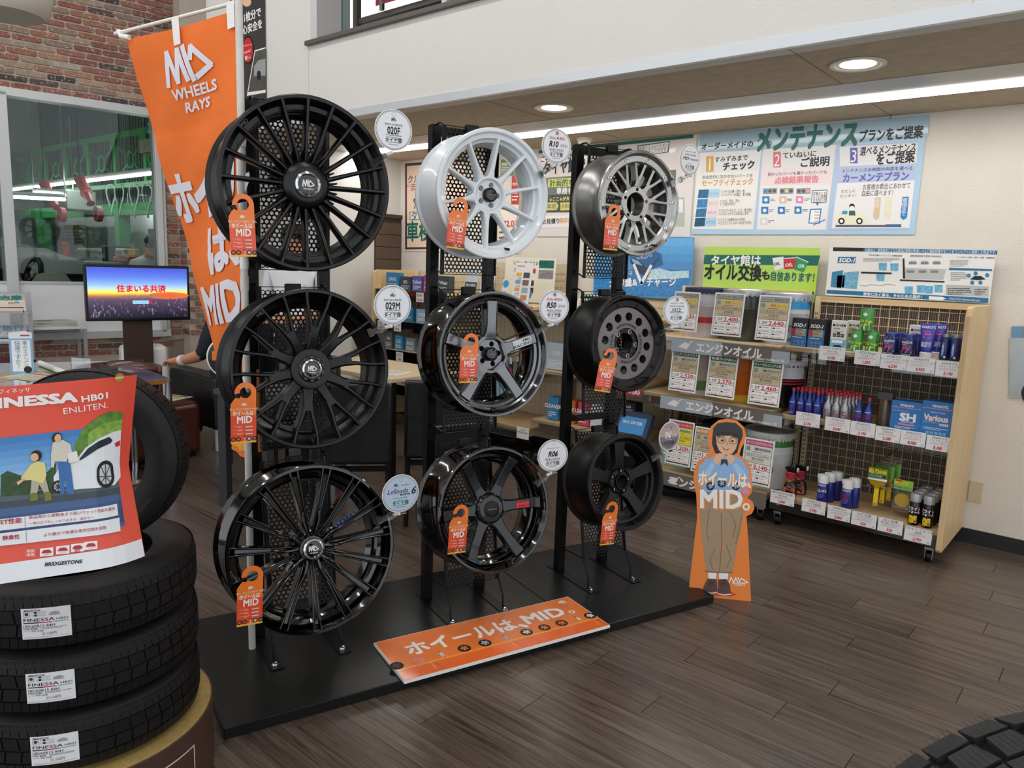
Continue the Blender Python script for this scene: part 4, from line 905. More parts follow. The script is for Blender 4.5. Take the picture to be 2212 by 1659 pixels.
for pl in (((425, 830), (400, 1000), (418, 1090)), ((520, 860), (524, 1100), (506, 1340)), ((600, 860), (640, 960), (610, 1060)), ((470, 1150), (430, 1240), (450, 1320)), ((560, 1120), (600, 1230), (560, 1310)), ((690, 880), (660, 1010), (640, 1110))): f.line(pl, 7, TRD, 1)
f.line([(395, 1335), (505, 1345)], 12, TRD, 1); f.line([(508, 1345), (610, 1345)], 12, TRD, 1)
for x0, x1 in ((412, 482), (500, 578)): f.poly([(x0, 1345), (x1, 1345), (x1-5, 1400), (x0+3, 1400)], WP, 1)
f.poly([(330, 1500), (420, 1480), (600, 1500), (648, 1525), (600, 1540), (420, 1530)], mat('#d4571e', .5), 1)
for pts in ([(365, 1490), (390, 1430), (410, 1392), (482, 1398), (490, 1500), (440, 1512), (380, 1505)], [(490, 1510), (495, 1400), (560, 1396), (590, 1440), (600, 1520), (540, 1526)]): f.poly(pts, SHOE, 2)
f.line([(368, 1502), (440, 1512), (486, 1504)], 8, WP, 3); f.line([(492, 1516), (545, 1526), (598, 1520)], 8, WP, 3)
for x in (430, 530): [f.line([(x-16, 1412+k*12), (x+30, 1410+k*12)], 3, BKP, 3) for k in range(4)]
CL = mat('#f5a03a', .5)
for dx, m_, L in ((10, CL, 3), (0, WP, 5)):
    f.text('ホイールは、', 335+dx, 575+dx*.8, 760+dx, 600+dx*.8, m_, h=92, L=L, bold=.04); f.text('MID', 352+dx, 738+dx, 688+dx, 742+dx, m_, h=152, L=L, bold=.035)
    f.ring(722+dx, 808+dx, 16, 30, m_, L, 24)
for x, y in ((432, 640), (525, 617), (640, 640)): little_wheel(f, x, y, 34, mat('#b9bcc0', .4), 4)
f.disc(715, 682, 32, mat('#e98a97', .5), 5, 20); f.disc(715, 682, 11, SHIRT, 6, 12)
for pl in (((0,0),(.16,.93),(.44,.04),(.58,.95),(.82,.04)), ((.80,1.0),(1.03,0)), ((1.04,.6),(1.11,.92),(1.72,.28),(1.18,.06))): f.line([(585+a*88, 1425-b*46+a*8) for a, b in pl], 9, WP, 3)
f.text('WHEELS', 608, 1432, 715, 1440, WP, L=3, bold=.02); f.text('RAYS', 630, 1449, 690, 1452, WP, h=9, L=3, shear=.2)

# ================================================================ tyre stack on its round base, upright tyre, curled poster
def tyre_meshes(R=.3015, rb=.19, W=.165, blocks=92):
    """Lying tyre (axis z, from z=0 to W): carcass and tread pieces."""
    prof = [(rb, .028), (rb-.002, .018), (rb+.012, .012), (rb+.03, .004), (rb+.06, 0), (R-.035, .004), (R-.014, .015), (R-.005, .026), (R-.004, W-.026), (R-.014, W-.015), (R-.035, W-.004), (rb+.06, W), (rb+.03, W-.004), (rb+.012, W-.012), (rb-.002, W-.018), (rb, W-.028), (rb+.02, W-.04), (R-.016, W-.03), (R-.012, W/2), (R-.016, .03), (rb+.02, .04)]
    car = MB().lathe(prof, 96, closed=True)
    rows = [(.018, .046, .30), (.050, .080, .15), (.084, .115, -.15), (.119, .147, -.30)]
    k = W/.165
    tr = MB()
    for z0, z1, sk in rows:
        z0, z1 = z0*k, z1*k
        nb_ = blocks if z0 < .03 or z1 > .14*k else blocks//2
        for i in range(nb_):
            a0 = 2*PI*(i+.05)/nb_; a1 = 2*PI*(i+.95)/nb_; am = (a0+a1)/2; vs = []
            for rr in (R-.007, R):
                for a, z in ((a0, z0), (am, z0), (a1, z0), (a1+sk*2*PI/nb_*.8, z1), (am+sk*2*PI/nb_*.8, z1), (a0+sk*2*PI/nb_*.8, z1)):
                    drop = .006 if (z < .03*k or z > W-.03*k) and rr == R else 0
                    vs.append(((rr-drop)*math.cos(a), (rr-drop)*math.sin(a), z))
            tr.add(vs, [(6, 7, 10, 11), (7, 8, 9, 10), (0, 1, 7, 6), (1, 2, 8, 7), (2, 3, 9, 8), (3, 4, 10, 9), (4, 5, 11, 10), (5, 0, 6, 11)])
    return car.mesh('carcass', 50), tr.mesh('tread', 30)
car_me, tr_me = tyre_meshes(); car_me.materials.append(RUBBER); tr_me.materials.append(RUBBER)
sc_ = Vector((-2.157, .739, 0)); ZB = .21
t = thing('round_plinth', 'round brown plinth with gold top under the tyre stack', 'plinth', sc_)
part('drum', MB().lathe([(.0, 0), (.335, 0), (.335, ZB-.004), (.330, ZB-.002)], 72), mat('#4b332b', .5, name='brown_card'), t, smooth=30)
part('top', MB().lathe([(.330, ZB-.002), (.325, ZB), (0, ZB)], 72), mat('#b59a5e', .45, .35, var=.12, vs=60, name='gold_foil'), t, smooth=30, label='gold foil top')
ac = math.atan2(-sc_.y, -sc_.x)
f = Flat('lettering', t, fn=lambda u, v, l: (.3362*math.cos(ac+u/.335), .3362*math.sin(ac+u/.335), v)); W3 = mat('#e6ddcf', .5)
f.text('タイヤ館', -.0, .085, m=W3, h=.085, bold=.03); f.line([(-.3, .155), (.285, .155), (.285, .01), (-.3, .01)], .004, W3, 1, True)
labs = ('tyre with a white price label, bottom of the stack of three', 'tyre with a white price label, middle of the stack of three', 'tyre with a white price label, top of the stack of three')
lab_px = ((117, 1613), (108, 1487), (102, 1340))
for i in range(3):
    z = ZB+.165*i; t = thing('car_tyre', labs[i], 'tyre', sc_+Vector((0, 0, z)), rz=.7*i, group='tyres stacked on the round base')
    part('carcass', car_me, None, t); part('tread', tr_me, None, t, label='ribbed tread')
    t2 = thing('price_label', ('white price label on the bottom tyre of the stack', 'white price label on the middle tyre of the stack', 'white price label on the top tyre of the stack')[i], 'label', sc_+Vector((0, 0, z)), group='labels on the stacked tyres')
    d = ray(*lab_px[i]); zc = .083; # label wrapped round the tread
    al = ac+math.radians(-13.5)+math.atan2(0, 1)
    def lf(u, v, l, al=al): return ((.3025+l*.0003)*math.cos(al+u/.3015), (.3025+l*.0003)*math.sin(al+u/.3015), zc+v)
    mb = MB(); n = 10; mb.v = [lf(-.052+.104*k/n, s_*.0385, -1) for s_ in (-1, 1) for k in range(n+1)]; mb.f = [(k, k+1, n+2+k, n+1+k) for k in range(n)]; mb.mi = [0]*n
    part('sheet', mb, mat('#e9ebee', .5), t2)
    f = Flat('print', t2, fn=lf)
    f.text('BRIDGESTONE', -.045, .0335, -.010, .0335, BKP, L=1, bold=.02, shear=.2); f.text('FINESSA', -.047, .010, .018, .010, BKP, h=.0085, L=1, bold=.01); f.text('HB01', .022, .009, .046, .009, BKP, h=.006, L=1)
    f.rect(-.048, .001, -.016, .0035, BKP, 1); f.rect(-.016, .001, .013, .0035, mat('#c23a55', .5), 1); f.rect(.016, .001, .046, .0035, mat('#8fb89a', .5), 1)
    f.text('185/60R15 84H', -.048, -.0055, .018, -.0055, BKP, h=.0075, L=1); f.text('PSR18280', -.048, -.0125, -.018, -.0125, BKP, L=1); f.greek(-.012, -.010, .044, -.015, 2, DGR, 1, .4, i+2, .0025)
    f.text('メーカー希望小売価格', -.048, -.0185, -.006, -.0185, DGR, L=1); f.text('21,120円', -.010, -.026, .020, -.026, DGR, h=.0065, L=1); f.greek(-.048, -.0325, .046, -.0365, 2, LGR, 1, .35, i, .002)
    f.line([(-.046, .031), (-.034, .031), (-.034, .018), (-.046, .018)], .0007, DGR, 1, True); f.disc(-.040, .0245, .004, DGR, 1, 12)
    for k in range(10): f.rect(-.030+.0064*(k % 5), .0255-.007*(k//5), -.0245+.0064*(k % 5), .0305-.007*(k//5), BKP if k in (1, 6) else mat('#c9ccd0', .5), 1)
    f.poly([(.006, .019), (.012, .027), (.020, .029), (.028, .026), (.030, .018)], mat('#b9bec2', .5), 1); f.greek(.007, .027, .029, .019, 4, DGR, 2, .25, i+5, .003)
# upright tyre on the stack
uc = atd(203, 1012, 2.05); ztop = ZB+.165*3; US = .80
axis = Vector((.748, -.666, .10)).normalized(); up = Vector((0, 0, 1)); xx = up.cross(axis).normalized(); zz = axis.cross(xx)
Mu = frame((uc.x, uc.y, ztop+.3015*US), xx, zz, axis) @ Matrix.Diagonal((US, US, US, 1))
t = thing('car_tyre', 'upright tyre standing on the tyre stack behind the red poster', 'tyre', M=Mu)
part('carcass', car_me, None, t, loc=(0, 0, -.08)); part('tread', tr_me, None, t, loc=(0, 0, -.08))
f = Flat('sidewall_lettering', t, fn=lambda u, v, l: ((.245+v)*math.cos(-u/.245), (.245+v)*math.sin(-u/.245), .0865), label='raised sidewall lettering'); f.text('FINESSA', .17, 0, m=mat('#3b3b3d', .5), h=.014)
# curled poster
def px_poster(): return 0
PD = 1.60; ctrp = atd(150, 1030, PD); npo = (CAM-ctrp); npo.z = 0; npo.normalize(); npo = (npo+Vector((0, 0, .10))).normalized(); npo.rotate(Matrix.Rotation(math.radians(-4), 3, 'Z'))
Mq = facing(ctrp, npo); qp = pxmap(Mq)
uR_ = qp(305, 1000)[0]; vT_ = qp(250, 830)[1]; vB_ = qp(200, 1235)[1]; uL_ = uR_-.60
def pos_fn(u, v, l):
    """The right edge curls back, the lower right corner most."""
    k = (v-vB_)/(vT_-vB_); s_ = max(0.0, u-(uR_-.10)); b = s_*s_*(5.5-2.5*k)
    b += .02*math.sin(k*PI)*max(0, (u-uL_)/(uR_-uL_))
    return (u-.25*s_*(1-abs(2*k-1)), b-.0006*l-.0004, v+.018*((u-uL_)/(uR_-uL_)-.5)*2*(.3 if k < .5 else 1))
t = thing('tyre_poster', 'curled red poster with family and white car before the upright tyre', 'poster', M=Mq)
mb = MB(); NU, NV = 40, 20; mb.v = [pos_fn(uL_+(uR_-uL_)*i/NU, vB_+(vT_-vB_)*j/NV, -2) for j in range(NV+1) for i in range(NU+1)]
mb.f = [(j*(NU+1)+i, j*(NU+1)+i+1, (j+1)*(NU+1)+i+1, (j+1)*(NU+1)+i) for j in range(NV) for i in range(NU)]; mb.mi = [0]*len(mb.f)
part('sheet', mb, mat('#e8523c', .4, 0, .2, name='red_poster_paper'), t, smooth=60)
H_ = vT_-vB_
f = Flat('print', t, fn=pos_fn, pm=qp)
def band(y0, y1, m_, L=0, x1=None):     # a full-width band given by fractions of the height from the top
    f.poly([(uL_+.001, vT_-y0*H_), ((x1 or uR_)-.001, vT_-y0*H_), ((x1 or uR_)-.001, vT_-y1*H_), (uL_+.001, vT_-y1*H_)], m_, L, raw=True)
uP = uR_-.03
for i in range(12): band(.26+i*.036, .26+(i+1)*.036, mat(('#3f7fc4', '#4a8bcd', '#5a99d6', '#68a5de', '#78b1e4', '#86bce9', '#93c4ea', '#6f9fc0', '#4a5f66', '#35434c', '#3c5d8c', '#2f4d86')[i], .4, 0, .2), 1, uP)
band(.692, .78, mat('#28447a', .4, 0, .2), 1, uP); band(.78, .80, mat('#2f5fae', .4, 0, .2), 1, uP); band(.90, 1.0, mat('#e9edf2', .4, 0, .2), 1)
GR1, GR2 = mat('#5c8a34', .5, var=.3, vs=90), mat('#86ad45', .5, var=.3, vs=110)
f.poly([(160, 975), (175, 945), (190, 930), (215, 915), (240, 905), (274, 908), (276, 1000), (165, 1000)], GR1, 2); f.poly([(190, 950), (225, 930), (275, 925), (275, 1000), (190, 1000)], GR2, 3)
f.poly([(0, 1030), (15, 1022), (35, 1030), (60, 1040), (100, 1030), (120, 1010), (122, 1070), (0, 1075)], mat('#33502c', .5, var=.3, vs=90), 2)
CW = mat('#e8edf2', .4); CB = mat('#1d2733', .3)
f.poly([(115, 1040), (125, 1025), (165, 1005), (185, 980), (215, 963), (255, 950), (274, 948), (280, 1040), (262, 1056), (215, 1060), (170, 1062), (118, 1068)], CW, 4)
f.poly([(172, 1003), (190, 982), (217, 968), (245, 960), (254, 968), (250, 974), (215, 985), (172, 1008)], CB, 5); f.poly([(260, 976), (274, 970), (275, 982), (264, 984)], REDP, 5)
for x, y, r_ in ((238, 1036, 25), (125, 1056, 14)):
    f.disc(x, y, r_, BKP, 5, 24); f.disc(x, y, r_*.68, mat('#c4ccd4', .3), 6, 20)
    for k in range(8): a = k*PI/4; f.line([(x, y), (x+r_*.65*math.cos(a), y+r_*.65*math.sin(a))], 2.2, DGR, 7)
f.poly([(113, 968), (118, 962), (135, 960), (152, 970), (156, 990), (160, 1012), (150, 1012), (146, 1000), (144, 1008), (118, 1006), (116, 1020), (110, 1018), (110, 990)], mat('#d8d3c6', .5), 8)
f.poly([(124, 1002), (150, 1002), (160, 1072), (144, 1072), (140, 1040), (138, 1072), (130, 1072)], mat('#3c6fb0', .5), 7)
f.disc(123, 956, 11, BKP, 8, 16, ry=12); f.disc(125, 956, 7.5, SK, 9, 14, ry=9); f.poly([(146, 990), (166, 986), (170, 1008), (148, 1011)], mat('#efe9dc', .5), 9)
f.poly([(66, 1010), (80, 1004), (96, 1008), (100, 1036), (92, 1048), (66, 1044), (50, 1044), (44, 1038)], mat('#e3d78e', .5), 8); f.poly([(68, 1040), (98, 1040), (106, 1068), (96, 1072), (84, 1050), (78, 1074), (64, 1072)], mat('#b9b0a0', .5), 7)
f.disc(78, 992, 12, BKP, 8, 16); f.disc(74, 995, 9, SK, 9, 14); f.poly([(66, 1068), (80, 1068), (82, 1084), (64, 1086)], mat('#7a7a2c', .5), 9); f.poly([(96, 1066), (108, 1066), (112, 1084), (96, 1086)], mat('#7a7a2c', .5), 9); f.line([(52, 1040), (38, 1048)], 5, SK, 9)
for pts in ([(-120, 1136), (263, 1097), (264, 1122), (-120, 1160)], [(-120, 1166), (266, 1127), (266, 1156), (-120, 1192)]): f.poly(pts, mat('#e9edf0', .45), 5)
RT = mat('#b52a38', .5)
f.text('WET性能', -16, 1131, 46, 1126, RT, L=7, bold=.02); f.text('新品時から摩耗後まで高いウェット性能を維持', 62, 1121, 257, 1106, RT, L=7, bold=.01); f.text('〜雨の日でもしっかり止まる・曲がる〜', 62, 1134, 203, 1123, RT, L=7)
f.text('静粛性', 5, 1164, 42, 1161, RT, L=7, bold=.02); f.text('より静かで快適な車内空間を実現', 94, 1159, 233, 1145, RT, L=7, bold=.01)
f.line([(53, 1118), (54, 1142)], 1, LGR, 7); f.line([(56, 1150), (57, 1172)], 1, LGR, 7)
f.text('このち、フィネッサ', -60, 850, 66, 848, WP, L=3, bold=.01)
f.text('FINESSA', -31, 874, 166, 868, WP, h=22, L=3, bold=.055); f.text('HB01', 177, 874, 235, 868, WP, h=14, L=3, bold=.03); f.text('ENLITEN.', 137, 898, 237, 889, WP, h=14, L=3)
f.disc(259, 832, 10, mat('#c99a2e', .3, .4), 3, 24); f.text('NEW', 250, 832.5, 268, 831.5, WP, L=5, bold=.02)
f.rect(53, 1187, 78, 1206, mat('#ea6a52', .4), 3); f.text('推奨', 58, 1193, 74, 1192, WP, L=5); f.text('車種', 58, 1201, 74, 1200, WP, L=5)
for i, (tx, x) in enumerate((('セダン', 86), ('ミニバン', 121), ('軽', 153), ('コンパクト', 182))):
    y = 1195-i*4.2; f.poly([(x, y-7), (x+29, y-9.5), (x+29, y+8), (x, y+10)], WP, 3); f.poly([(x+4, y+1), (x+8, y-4), (x+20, y-5), (x+25, y-1), (x+25, y+2), (x+4, y+3)], RT, 5); f.text(tx, x+8, y+6, x+21, y+5, RT, L=5)
f.text('BRIDGESTONE', 97, 1221, 178, 1215, BKP, L=5, bold=.03, shear=.15)

# winter tyre in the lower right corner
tR = .33; top = atd(2400, 1632, .80)
ax_ = Vector((math.sin(HEAD)*-1, math.cos(HEAD), 0)); ax_.rotate(Matrix.Rotation(math.radians(12), 3, 'Z')); xx = Vector((0, 0, 1)).cross(ax_).normalized(); zz = ax_.cross(xx)
Mt = frame((top.x, top.y, top.z-tR), xx, zz, ax_)
t = thing('winter_tyre', 'winter tyre with chunky tread blocks in the lower right corner', 'tyre', M=Mt)
Wt = .20; prof = [(.2, -Wt/2+.02), (.23, -Wt/2), (tR-.04, -Wt/2), (tR-.016, -Wt/2+.012), (tR-.010, -Wt/2+.03), (tR-.008, 0), (tR-.010, Wt/2-.03), (tR-.016, Wt/2-.012), (tR-.04, Wt/2), (.23, Wt/2), (.2, Wt/2-.02)]
part('carcass', MB().lathe(prof, 96), RUBBER, t, smooth=40)
RUB2 = mat('#232425', .7, var=.2, vs=40, bump=.2, bs=400, name='sipe_rubber')
bm_ = []
def blockm(z0, z1, a0, a1, cut=0.0):
    mb = MB(); vs = []
    for rr in (tR-.012, tR):
        for a, z in ((a0, z0), (a1, z0), (a1-cut, z1), (a0+cut*.2, z1)): 
            e_ = .010 if abs(z) > Wt/2-.008 and rr == tR else 0; vs.append(((rr-e_)*math.cos(a), (rr-e_)*math.sin(a), z))
    mb.add(vs, [(4, 5, 6, 7), (0, 1, 5, 4), (1, 2, 6, 5), (2, 3, 7, 6), (3, 0, 4, 7)])
    for k in range(1, 6):     # sipes as fine proud ribs
        a = a0+(a1-a0)*k/6; mb.add([((tR+.0006)*math.cos(a-.0012), (tR+.0006)*math.sin(a-.0012), z0+.002), ((tR+.0006)*math.cos(a+.0012), (tR+.0006)*math.sin(a+.0012), z0+.002), ((tR+.0006)*math.cos(a+.0012), (tR+.0006)*math.sin(a+.0012), z1-.002), ((tR+.0006)*math.cos(a-.0012), (tR+.0006)*math.sin(a-.0012), z1-.002)], [(0, 1, 2, 3)], DARKIN if False else None)
    mb.mats.append(RUB2); return mb.mesh('tread_block')
nB = 40; st_ = 2*PI/nB
row_me = [blockm(Wt/2-.03, Wt/2-.002, 0, st_*.84), blockm(Wt/2-.066, Wt/2-.035, 0, st_*.84, .03), blockm(-.028, .028, 0, st_*.93), blockm(-Wt/2+.035, -Wt/2+.066, 0, st_*.84, .03), blockm(-Wt/2+.002, -Wt/2+.03, 0, st_*.84)]
for i in range(nB):
    for r_, me in enumerate(row_me): part('tread_block', me, None, t, rot=(0, 0, st_*(i+(.5 if r_ in (1, 3) else 0)*.3)))
part('paint_line', MB().lathe([(tR+.0008, .004), (tR+.0008, .0065)], 120), mat('#b5747c', .7), t, label='thin red paint line')
part('stand', MB().lathe([(.22, 0), (.22, .3), (.2, .31), (0, .31)], 40), BLACK, t, M=Mt.inverted() @ Matrix.Translation((top.x, top.y, 0)) @ Matrix.Diagonal((1, 1, (top.z-2*tR)/.31, 1)))
# ================================================================ right wall: shelving units
BEECH = wood_mat('beech_board', '#c9a878', '#dcc096', 2, .45, .03, 40.); BEECHX = wood_mat('beech_shelf', '#c9a878', '#dcc096', 0, .45, .03, 40.)
IVORY = mat('#d8c8a4', .45, name='ivory_steel'); RIBS = mat('#6b6055', .7, name='ribbed_back_panel'); ACRYL = glass_mat('acrylic_strip', (.95, .96, .97), .02); PALEPEG = mat('#cfc3a8', .7)
def shelf_unit(label, x0, x1, zs, top, yf, back, left=None, right=None, casters=True):
    u = thing('shelf_unit', label, 'shelf', (x0, 0, 0), group='shelf units along the right wall'); w = x1-x0
    part('back_panel', MB().box(.0, w, 4.885, 4.90, .08, top), back, u)
    if back == RIBS:
        rb = MB(); n = int(w/.012)
        for i in range(n): rb.box(.006+i*.012, .012+i*.012, 4.878, 4.885, .1, top-.02)
        part('ribs', rb, mat('#7d7063', .6), u, kind='stuff')
    wg = MB(); nx, nz = int(w/.052), int((top-.12)/.052)
    for i in range(nx+1): wg.box(.01+i*.052, .0135+i*.052, 4.862, 4.866, .12, top-.02)
    for k in range(nz+1): wg.box(.005, w-.005, 4.866, 4.8695, .12+k*.052, .1235+k*.052)
    part('wire_grid', wg, IVORY, u, kind='stuff')
    for x in (0.0, w-.03):
        p_ = part('slotted_upright', MB().box(x, x+.03, 4.83, 4.86, .08, top), IVORY, u)
        sl = MB(); [sl.box(x+.008, x+.012, 4.829, 4.8305, z, z+.014).box(x+.018, x+.022, 4.829, 4.8305, z, z+.014) for z in [.14+.028*k for k in range(int((top-.2)/.028))]]
        part('slots', sl, DARKIN, p_, kind='stuff')
    for z in zs:
        part('shelf_board', MB().box(.004, w-.004, yf, 4.86, z-.028, z), BEECHX, u, bevel=.003)
        part('shelf_bracket', MB().box(.03, .045, yf+.03, 4.86, z-.07, z-.028), IVORY, u); part('shelf_bracket', MB().box(w-.045, w-.03, yf+.03, 4.86, z-.07, z-.028), IVORY, u)
        part('label_strip', MB().box(.004, w-.004, yf-.018, yf-.014, z-.085, z+.004), ACRYL, u, label='clear label strip')
    if right: part('side_panel', MB().prism([(yf-.03, .085), (yf-.045, .1), (yf-.045, top-.05), (yf-.03, top-.01), (yf+.0, top), (4.905, top), (4.905, .085)], 0, .028, M=Matrix(((0, 1, 0, w), (1, 0, 0, 0), (0, 0, 1, 0), (0, 0, 0, 1)))), BEECH, u, bevel=.004)
    if left: part('side_panel', MB().prism([(yf-.03, .085), (yf-.03, top-.06), (yf-.02, top-.02), (yf+.02, top), (4.905, top), (4.905, .085)], -.028, 0, M=Matrix(((0, 1, 0, 0), (1, 0, 0, 0), (0, 0, 1, 0), (0, 0, 0, 1)))), BEECH, u, bevel=.004)
    if back == RIBS: part('top_rail', MB().box(0, w, 4.84, 4.87, top-.035, top), BEECHX, u)
    for x in (.04, w-.04):
        for y in (yf+.04, 4.84):
            c = part('caster', MB().lathe([(.0, -.014), (.028, -.014), (.031, -.01), (.031, .01), (.028, .014), (0, .014)], 20, 'x', c=(x, y, .031)), BLACK, u, smooth=40)
            part('fork', MB().box(x-.02, x-.015, y-.012, y+.012, .02, .075).box(x+.015, x+.02, y-.012, y+.012, .02, .075).box(x-.022, x+.022, y-.018, y+.018, .07, .085), STEEL, c)
    return u
YF = 4.375
U1 = shelf_unit('beech shelf unit of bottles and cans at the right, with side panel', -1.60, -.696, (1.09, .685, .19), 1.375, YF, RIBS, right=True)
U2 = shelf_unit('beech shelf unit holding oil pails, left of the can shelves', -2.52, -1.625, (1.08, .70, .19), 1.40, YF, RIBS)
U3 = shelf_unit('beech shelf unit of batteries behind the right rack', -3.46, -2.545, (1.16, .74, .36), 1.28, YF, PALEPEG)
U4 = shelf_unit('pale shelf unit with air filter leaflets and wiper blades', -4.36, -3.485, (1.20, .86, .27), 1.52, YF, PALEPEG)
U5 = shelf_unit('pale shelf unit of boxed car electronics with curved left end', -5.30, -4.385, (1.25, .98, .72, .42), 1.42, YF, PALEPEG, left=True)

# products ---------------------------------------------------------
CACHE = {}
def lathe_me(key, prof, m, n=20, sm=40):
    if key not in CACHE:
        b = MB().lathe(prof, n); b.mats.append(m); CACHE[key] = b.mesh(key[0], sm)
    return CACHE[key]
BLUE = mat('#243a8f', .35, .2, .3, name='blue_bottle'); DBLUE = mat('#1b2560', .35, .2, .3); SILV = mat('#a9abae', .35, .7, name='silver_bottle'); REDC = mat('#b8232f', .4); PINK = mat('#d64a86', .45); WCAP = mat('#dcdcda', .45)
def item(name, label, cat, x, y, z, group=None, rz=0.0): return thing(name, label, cat, (x, y, z), rz, group)
def cylfn(r, z0=0.0): return lambda u, v, l: (r*math.sin(u/r)*1.0, -(r+.0006+.0003*l)*math.cos(u/r), v+z0)
def fuel(label, x, y, z, body, grp, front=True, name='1'):
    t = item('additive_bottle', label, 'bottle', x, y, z, grp)
    part('body', lathe_me(('body', 'fuel', body.name), [(0, 0), (.020, 0), (.0215, .004), (.0215, .085), (.0195, .093), (.010, .112), (.0085, .118), (.0085, .143)], body), None, t)
    part('cap', lathe_me(('cap', 'fuel'), [(.0095, .140), (.0098, .158), (.0085, .160), (0, .160)], REDC), None, t)
    if front:
        f = Flat('label_print', t, fn=cylfn(.0215)); f.rect(-.024, .01, .024, .075, mat('#cfd4de', .4) if body is SILV else mat('#3350a8', .4), 0); f.text(name, 0, .052, m=REDC, h=.022, L=2, bold=.04); f.text('WAKO\'S', 0, .078, m=WP, h=.006, L=2, bold=.03); f.rect(-.02, .022, .02, .030, PINK, 1); f.greek(-.018, .02, .018, .011, 2, WP if body is not SILV else BKP, 2, .4, 2, .004)
z2 = .685
k = 0
for j in range(4):
    for i in range(4): fuel('blue red-capped bottle, %s row from the front, %s from the left' % (('first', 'second', 'third', 'fourth', 'fifth')[j], ('first', 'second', 'third', 'fourth', 'fifth')[i]), -1.535+.0475*i+.008*j, 4.415+.047*j, z2, BLUE, 'blue red-capped bottles', j == 0, '1')
for j in range(5):
    for i in range(3): fuel('silver red-capped bottle, %s row from the front, %s from the left' % (('first', 'second', 'third', 'fourth', 'fifth')[j], ('first', 'second', 'third', 'fourth', 'fifth')[i]), -1.335+.0475*i+.006*j, 4.415+.047*j, z2, SILV, 'silver red-capped bottles', j == 0, 'C')
for i, lb in enumerate(('slim blue bottle with red cap beside the silver bottles', 'slim blue bottle with red cap nearest the clear pack')): fuel(lb, -1.165+.05*i, 4.41, z2, BLUE, 'diesel bottles', True, 'D-1')
def boxitem(name, label, x, y, z, w, d, h, m, fnp, grp=None, cat='box', rz=0.0):
    t = item(name, label, cat, x, y, z, grp, rz); part('carton', MB().box(-w/2, w/2, 0, d, 0, h), m, t, bevel=.0012)
    if fnp: f = Flat('print', t, base=.0006, eps=.0003); fnp(f, w, h)
    return t
CPB = mat('#2b77bd', .4, 0, .2, name='blue_carton')
def sh(f, w, h): f.text("WAKO'S", 0, h*.87, m=WP, h=.013, L=1, bold=.03); f.rect(-w/2, h*.78, w/2, h*.80, mat('#d98aa8', .5), 1); f.text('スーパーハード', -.03, h*.68, m=WP, h=.008, L=1); f.text('SH', .01, h*.5, m=WP, h=.042, L=1, bold=.05, cond=1.2); f.text('SUPER HARD', .01, h*.33, m=WP, h=.008, L=1); f.rect(-.035, h*.22, .045, h*.27, mat('#e08aa0', .5), 1); f.greek(-.05, h*.18, .05, h*.1, 2, WP, 1, .4, 3, .006)
def va(f, w, h): f.text("WAKO'S.", .01, h*.88, m=WP, h=.014, L=1, bold=.03); f.rect(-w/2, h*.79, w/2, h*.81, mat('#d98aa8', .5), 1); f.text('Clean & Coat', 0, h*.70, m=WP, h=.009, L=1); f.text('Various', -.005, h*.54, m=mat('#f0d6cc', .5), h=.032, L=1, bold=.05, cond=.85); f.text('coat', .035, h*.38, m=WP, h=.018, L=1, bold=.03); f.text('バリアスコート', -.025, h*.40, m=WP, h=.008, L=1); f.greek(-.06, h*.26, .06, h*.18, 2, WP, 1, .4, 4, .006); [f.rect(-.045+.02*i, h*.06, -.03+.02*i, h*.14, mat('#7fb3df', .5), 1) for i in range(5)]
boxitem('coating_box', 'smaller blue carton on the middle shelf, beside the clear pack', -.925, 4.405, z2, .15, .09, .165, CPB, sh, 'blue cartons')
boxitem('coating_box', 'larger blue carton on the middle shelf, against the side panel', -.775, 4.40, z2, .15, .1, .185, CPB, va, 'blue cartons')
t = item('clear_pack', 'tall clear pack with dark top beside the blue cartons', 'pack', -1.045, 4.44, z2)
part('sleeve', MB().box(-.035, .035, 0, .07, 0, .17), CLEAR, t); part('tube', MB().lathe([(0, 0), (.02, 0), (.022, .05), (.018, .14), (.012, .16), (0, .16)], 16, c=(0, .035, .004)), mat('#8a8782', .35, .4), t, smooth=40); part('top_card', MB().box(-.037, .037, -.002, .072, .155, .195), mat('#4a4540', .4), t)
z1 = 1.09
def sod(f, w, h):
    f.rect(-w/2, 0, w/2, h*.62, mat('#2b6ea8', .4), 0); f.text('SOD-1', 0, h*.76, m=WP, h=.02, L=2, shear=.25, bold=.03, cond=.95); f.text('PLUS', .015, h*.67, m=mat('#4fa0d8', .5), h=.01, L=2, shear=.3)
    for i in range(3): f.rect(-w*.46, h*(.56-.085*i), w*.40, h*(.60-.085*i)+.004, mat('#c9b083', .5), 1); f.rect(-w*.46, h*(.56-.085*i), -w*.22, h*(.60-.085*i)+.004, REDP, 2); f.greek(-w*.18, h*(.6-.085*i)+.003, w*.36, h*(.56-.085*i), 1, BKP, 3, .35, i, .004)
    f.greek(-w*.4, h*.35, w*.4, h*.30, 1, WP, 2, .4, 5, .006)
    for i in range(7): f.disc(-w*.38+w*.13*i, h*(.12+.05*(i % 2)), w*.07, mat('#9fb0bd' if i % 2 else '#5d7387', .3, .4), 2, 12); f.disc(-w*.38+w*.13*i, h*(.12+.05*(i % 2)), w*.035, BKP, 3, 10)
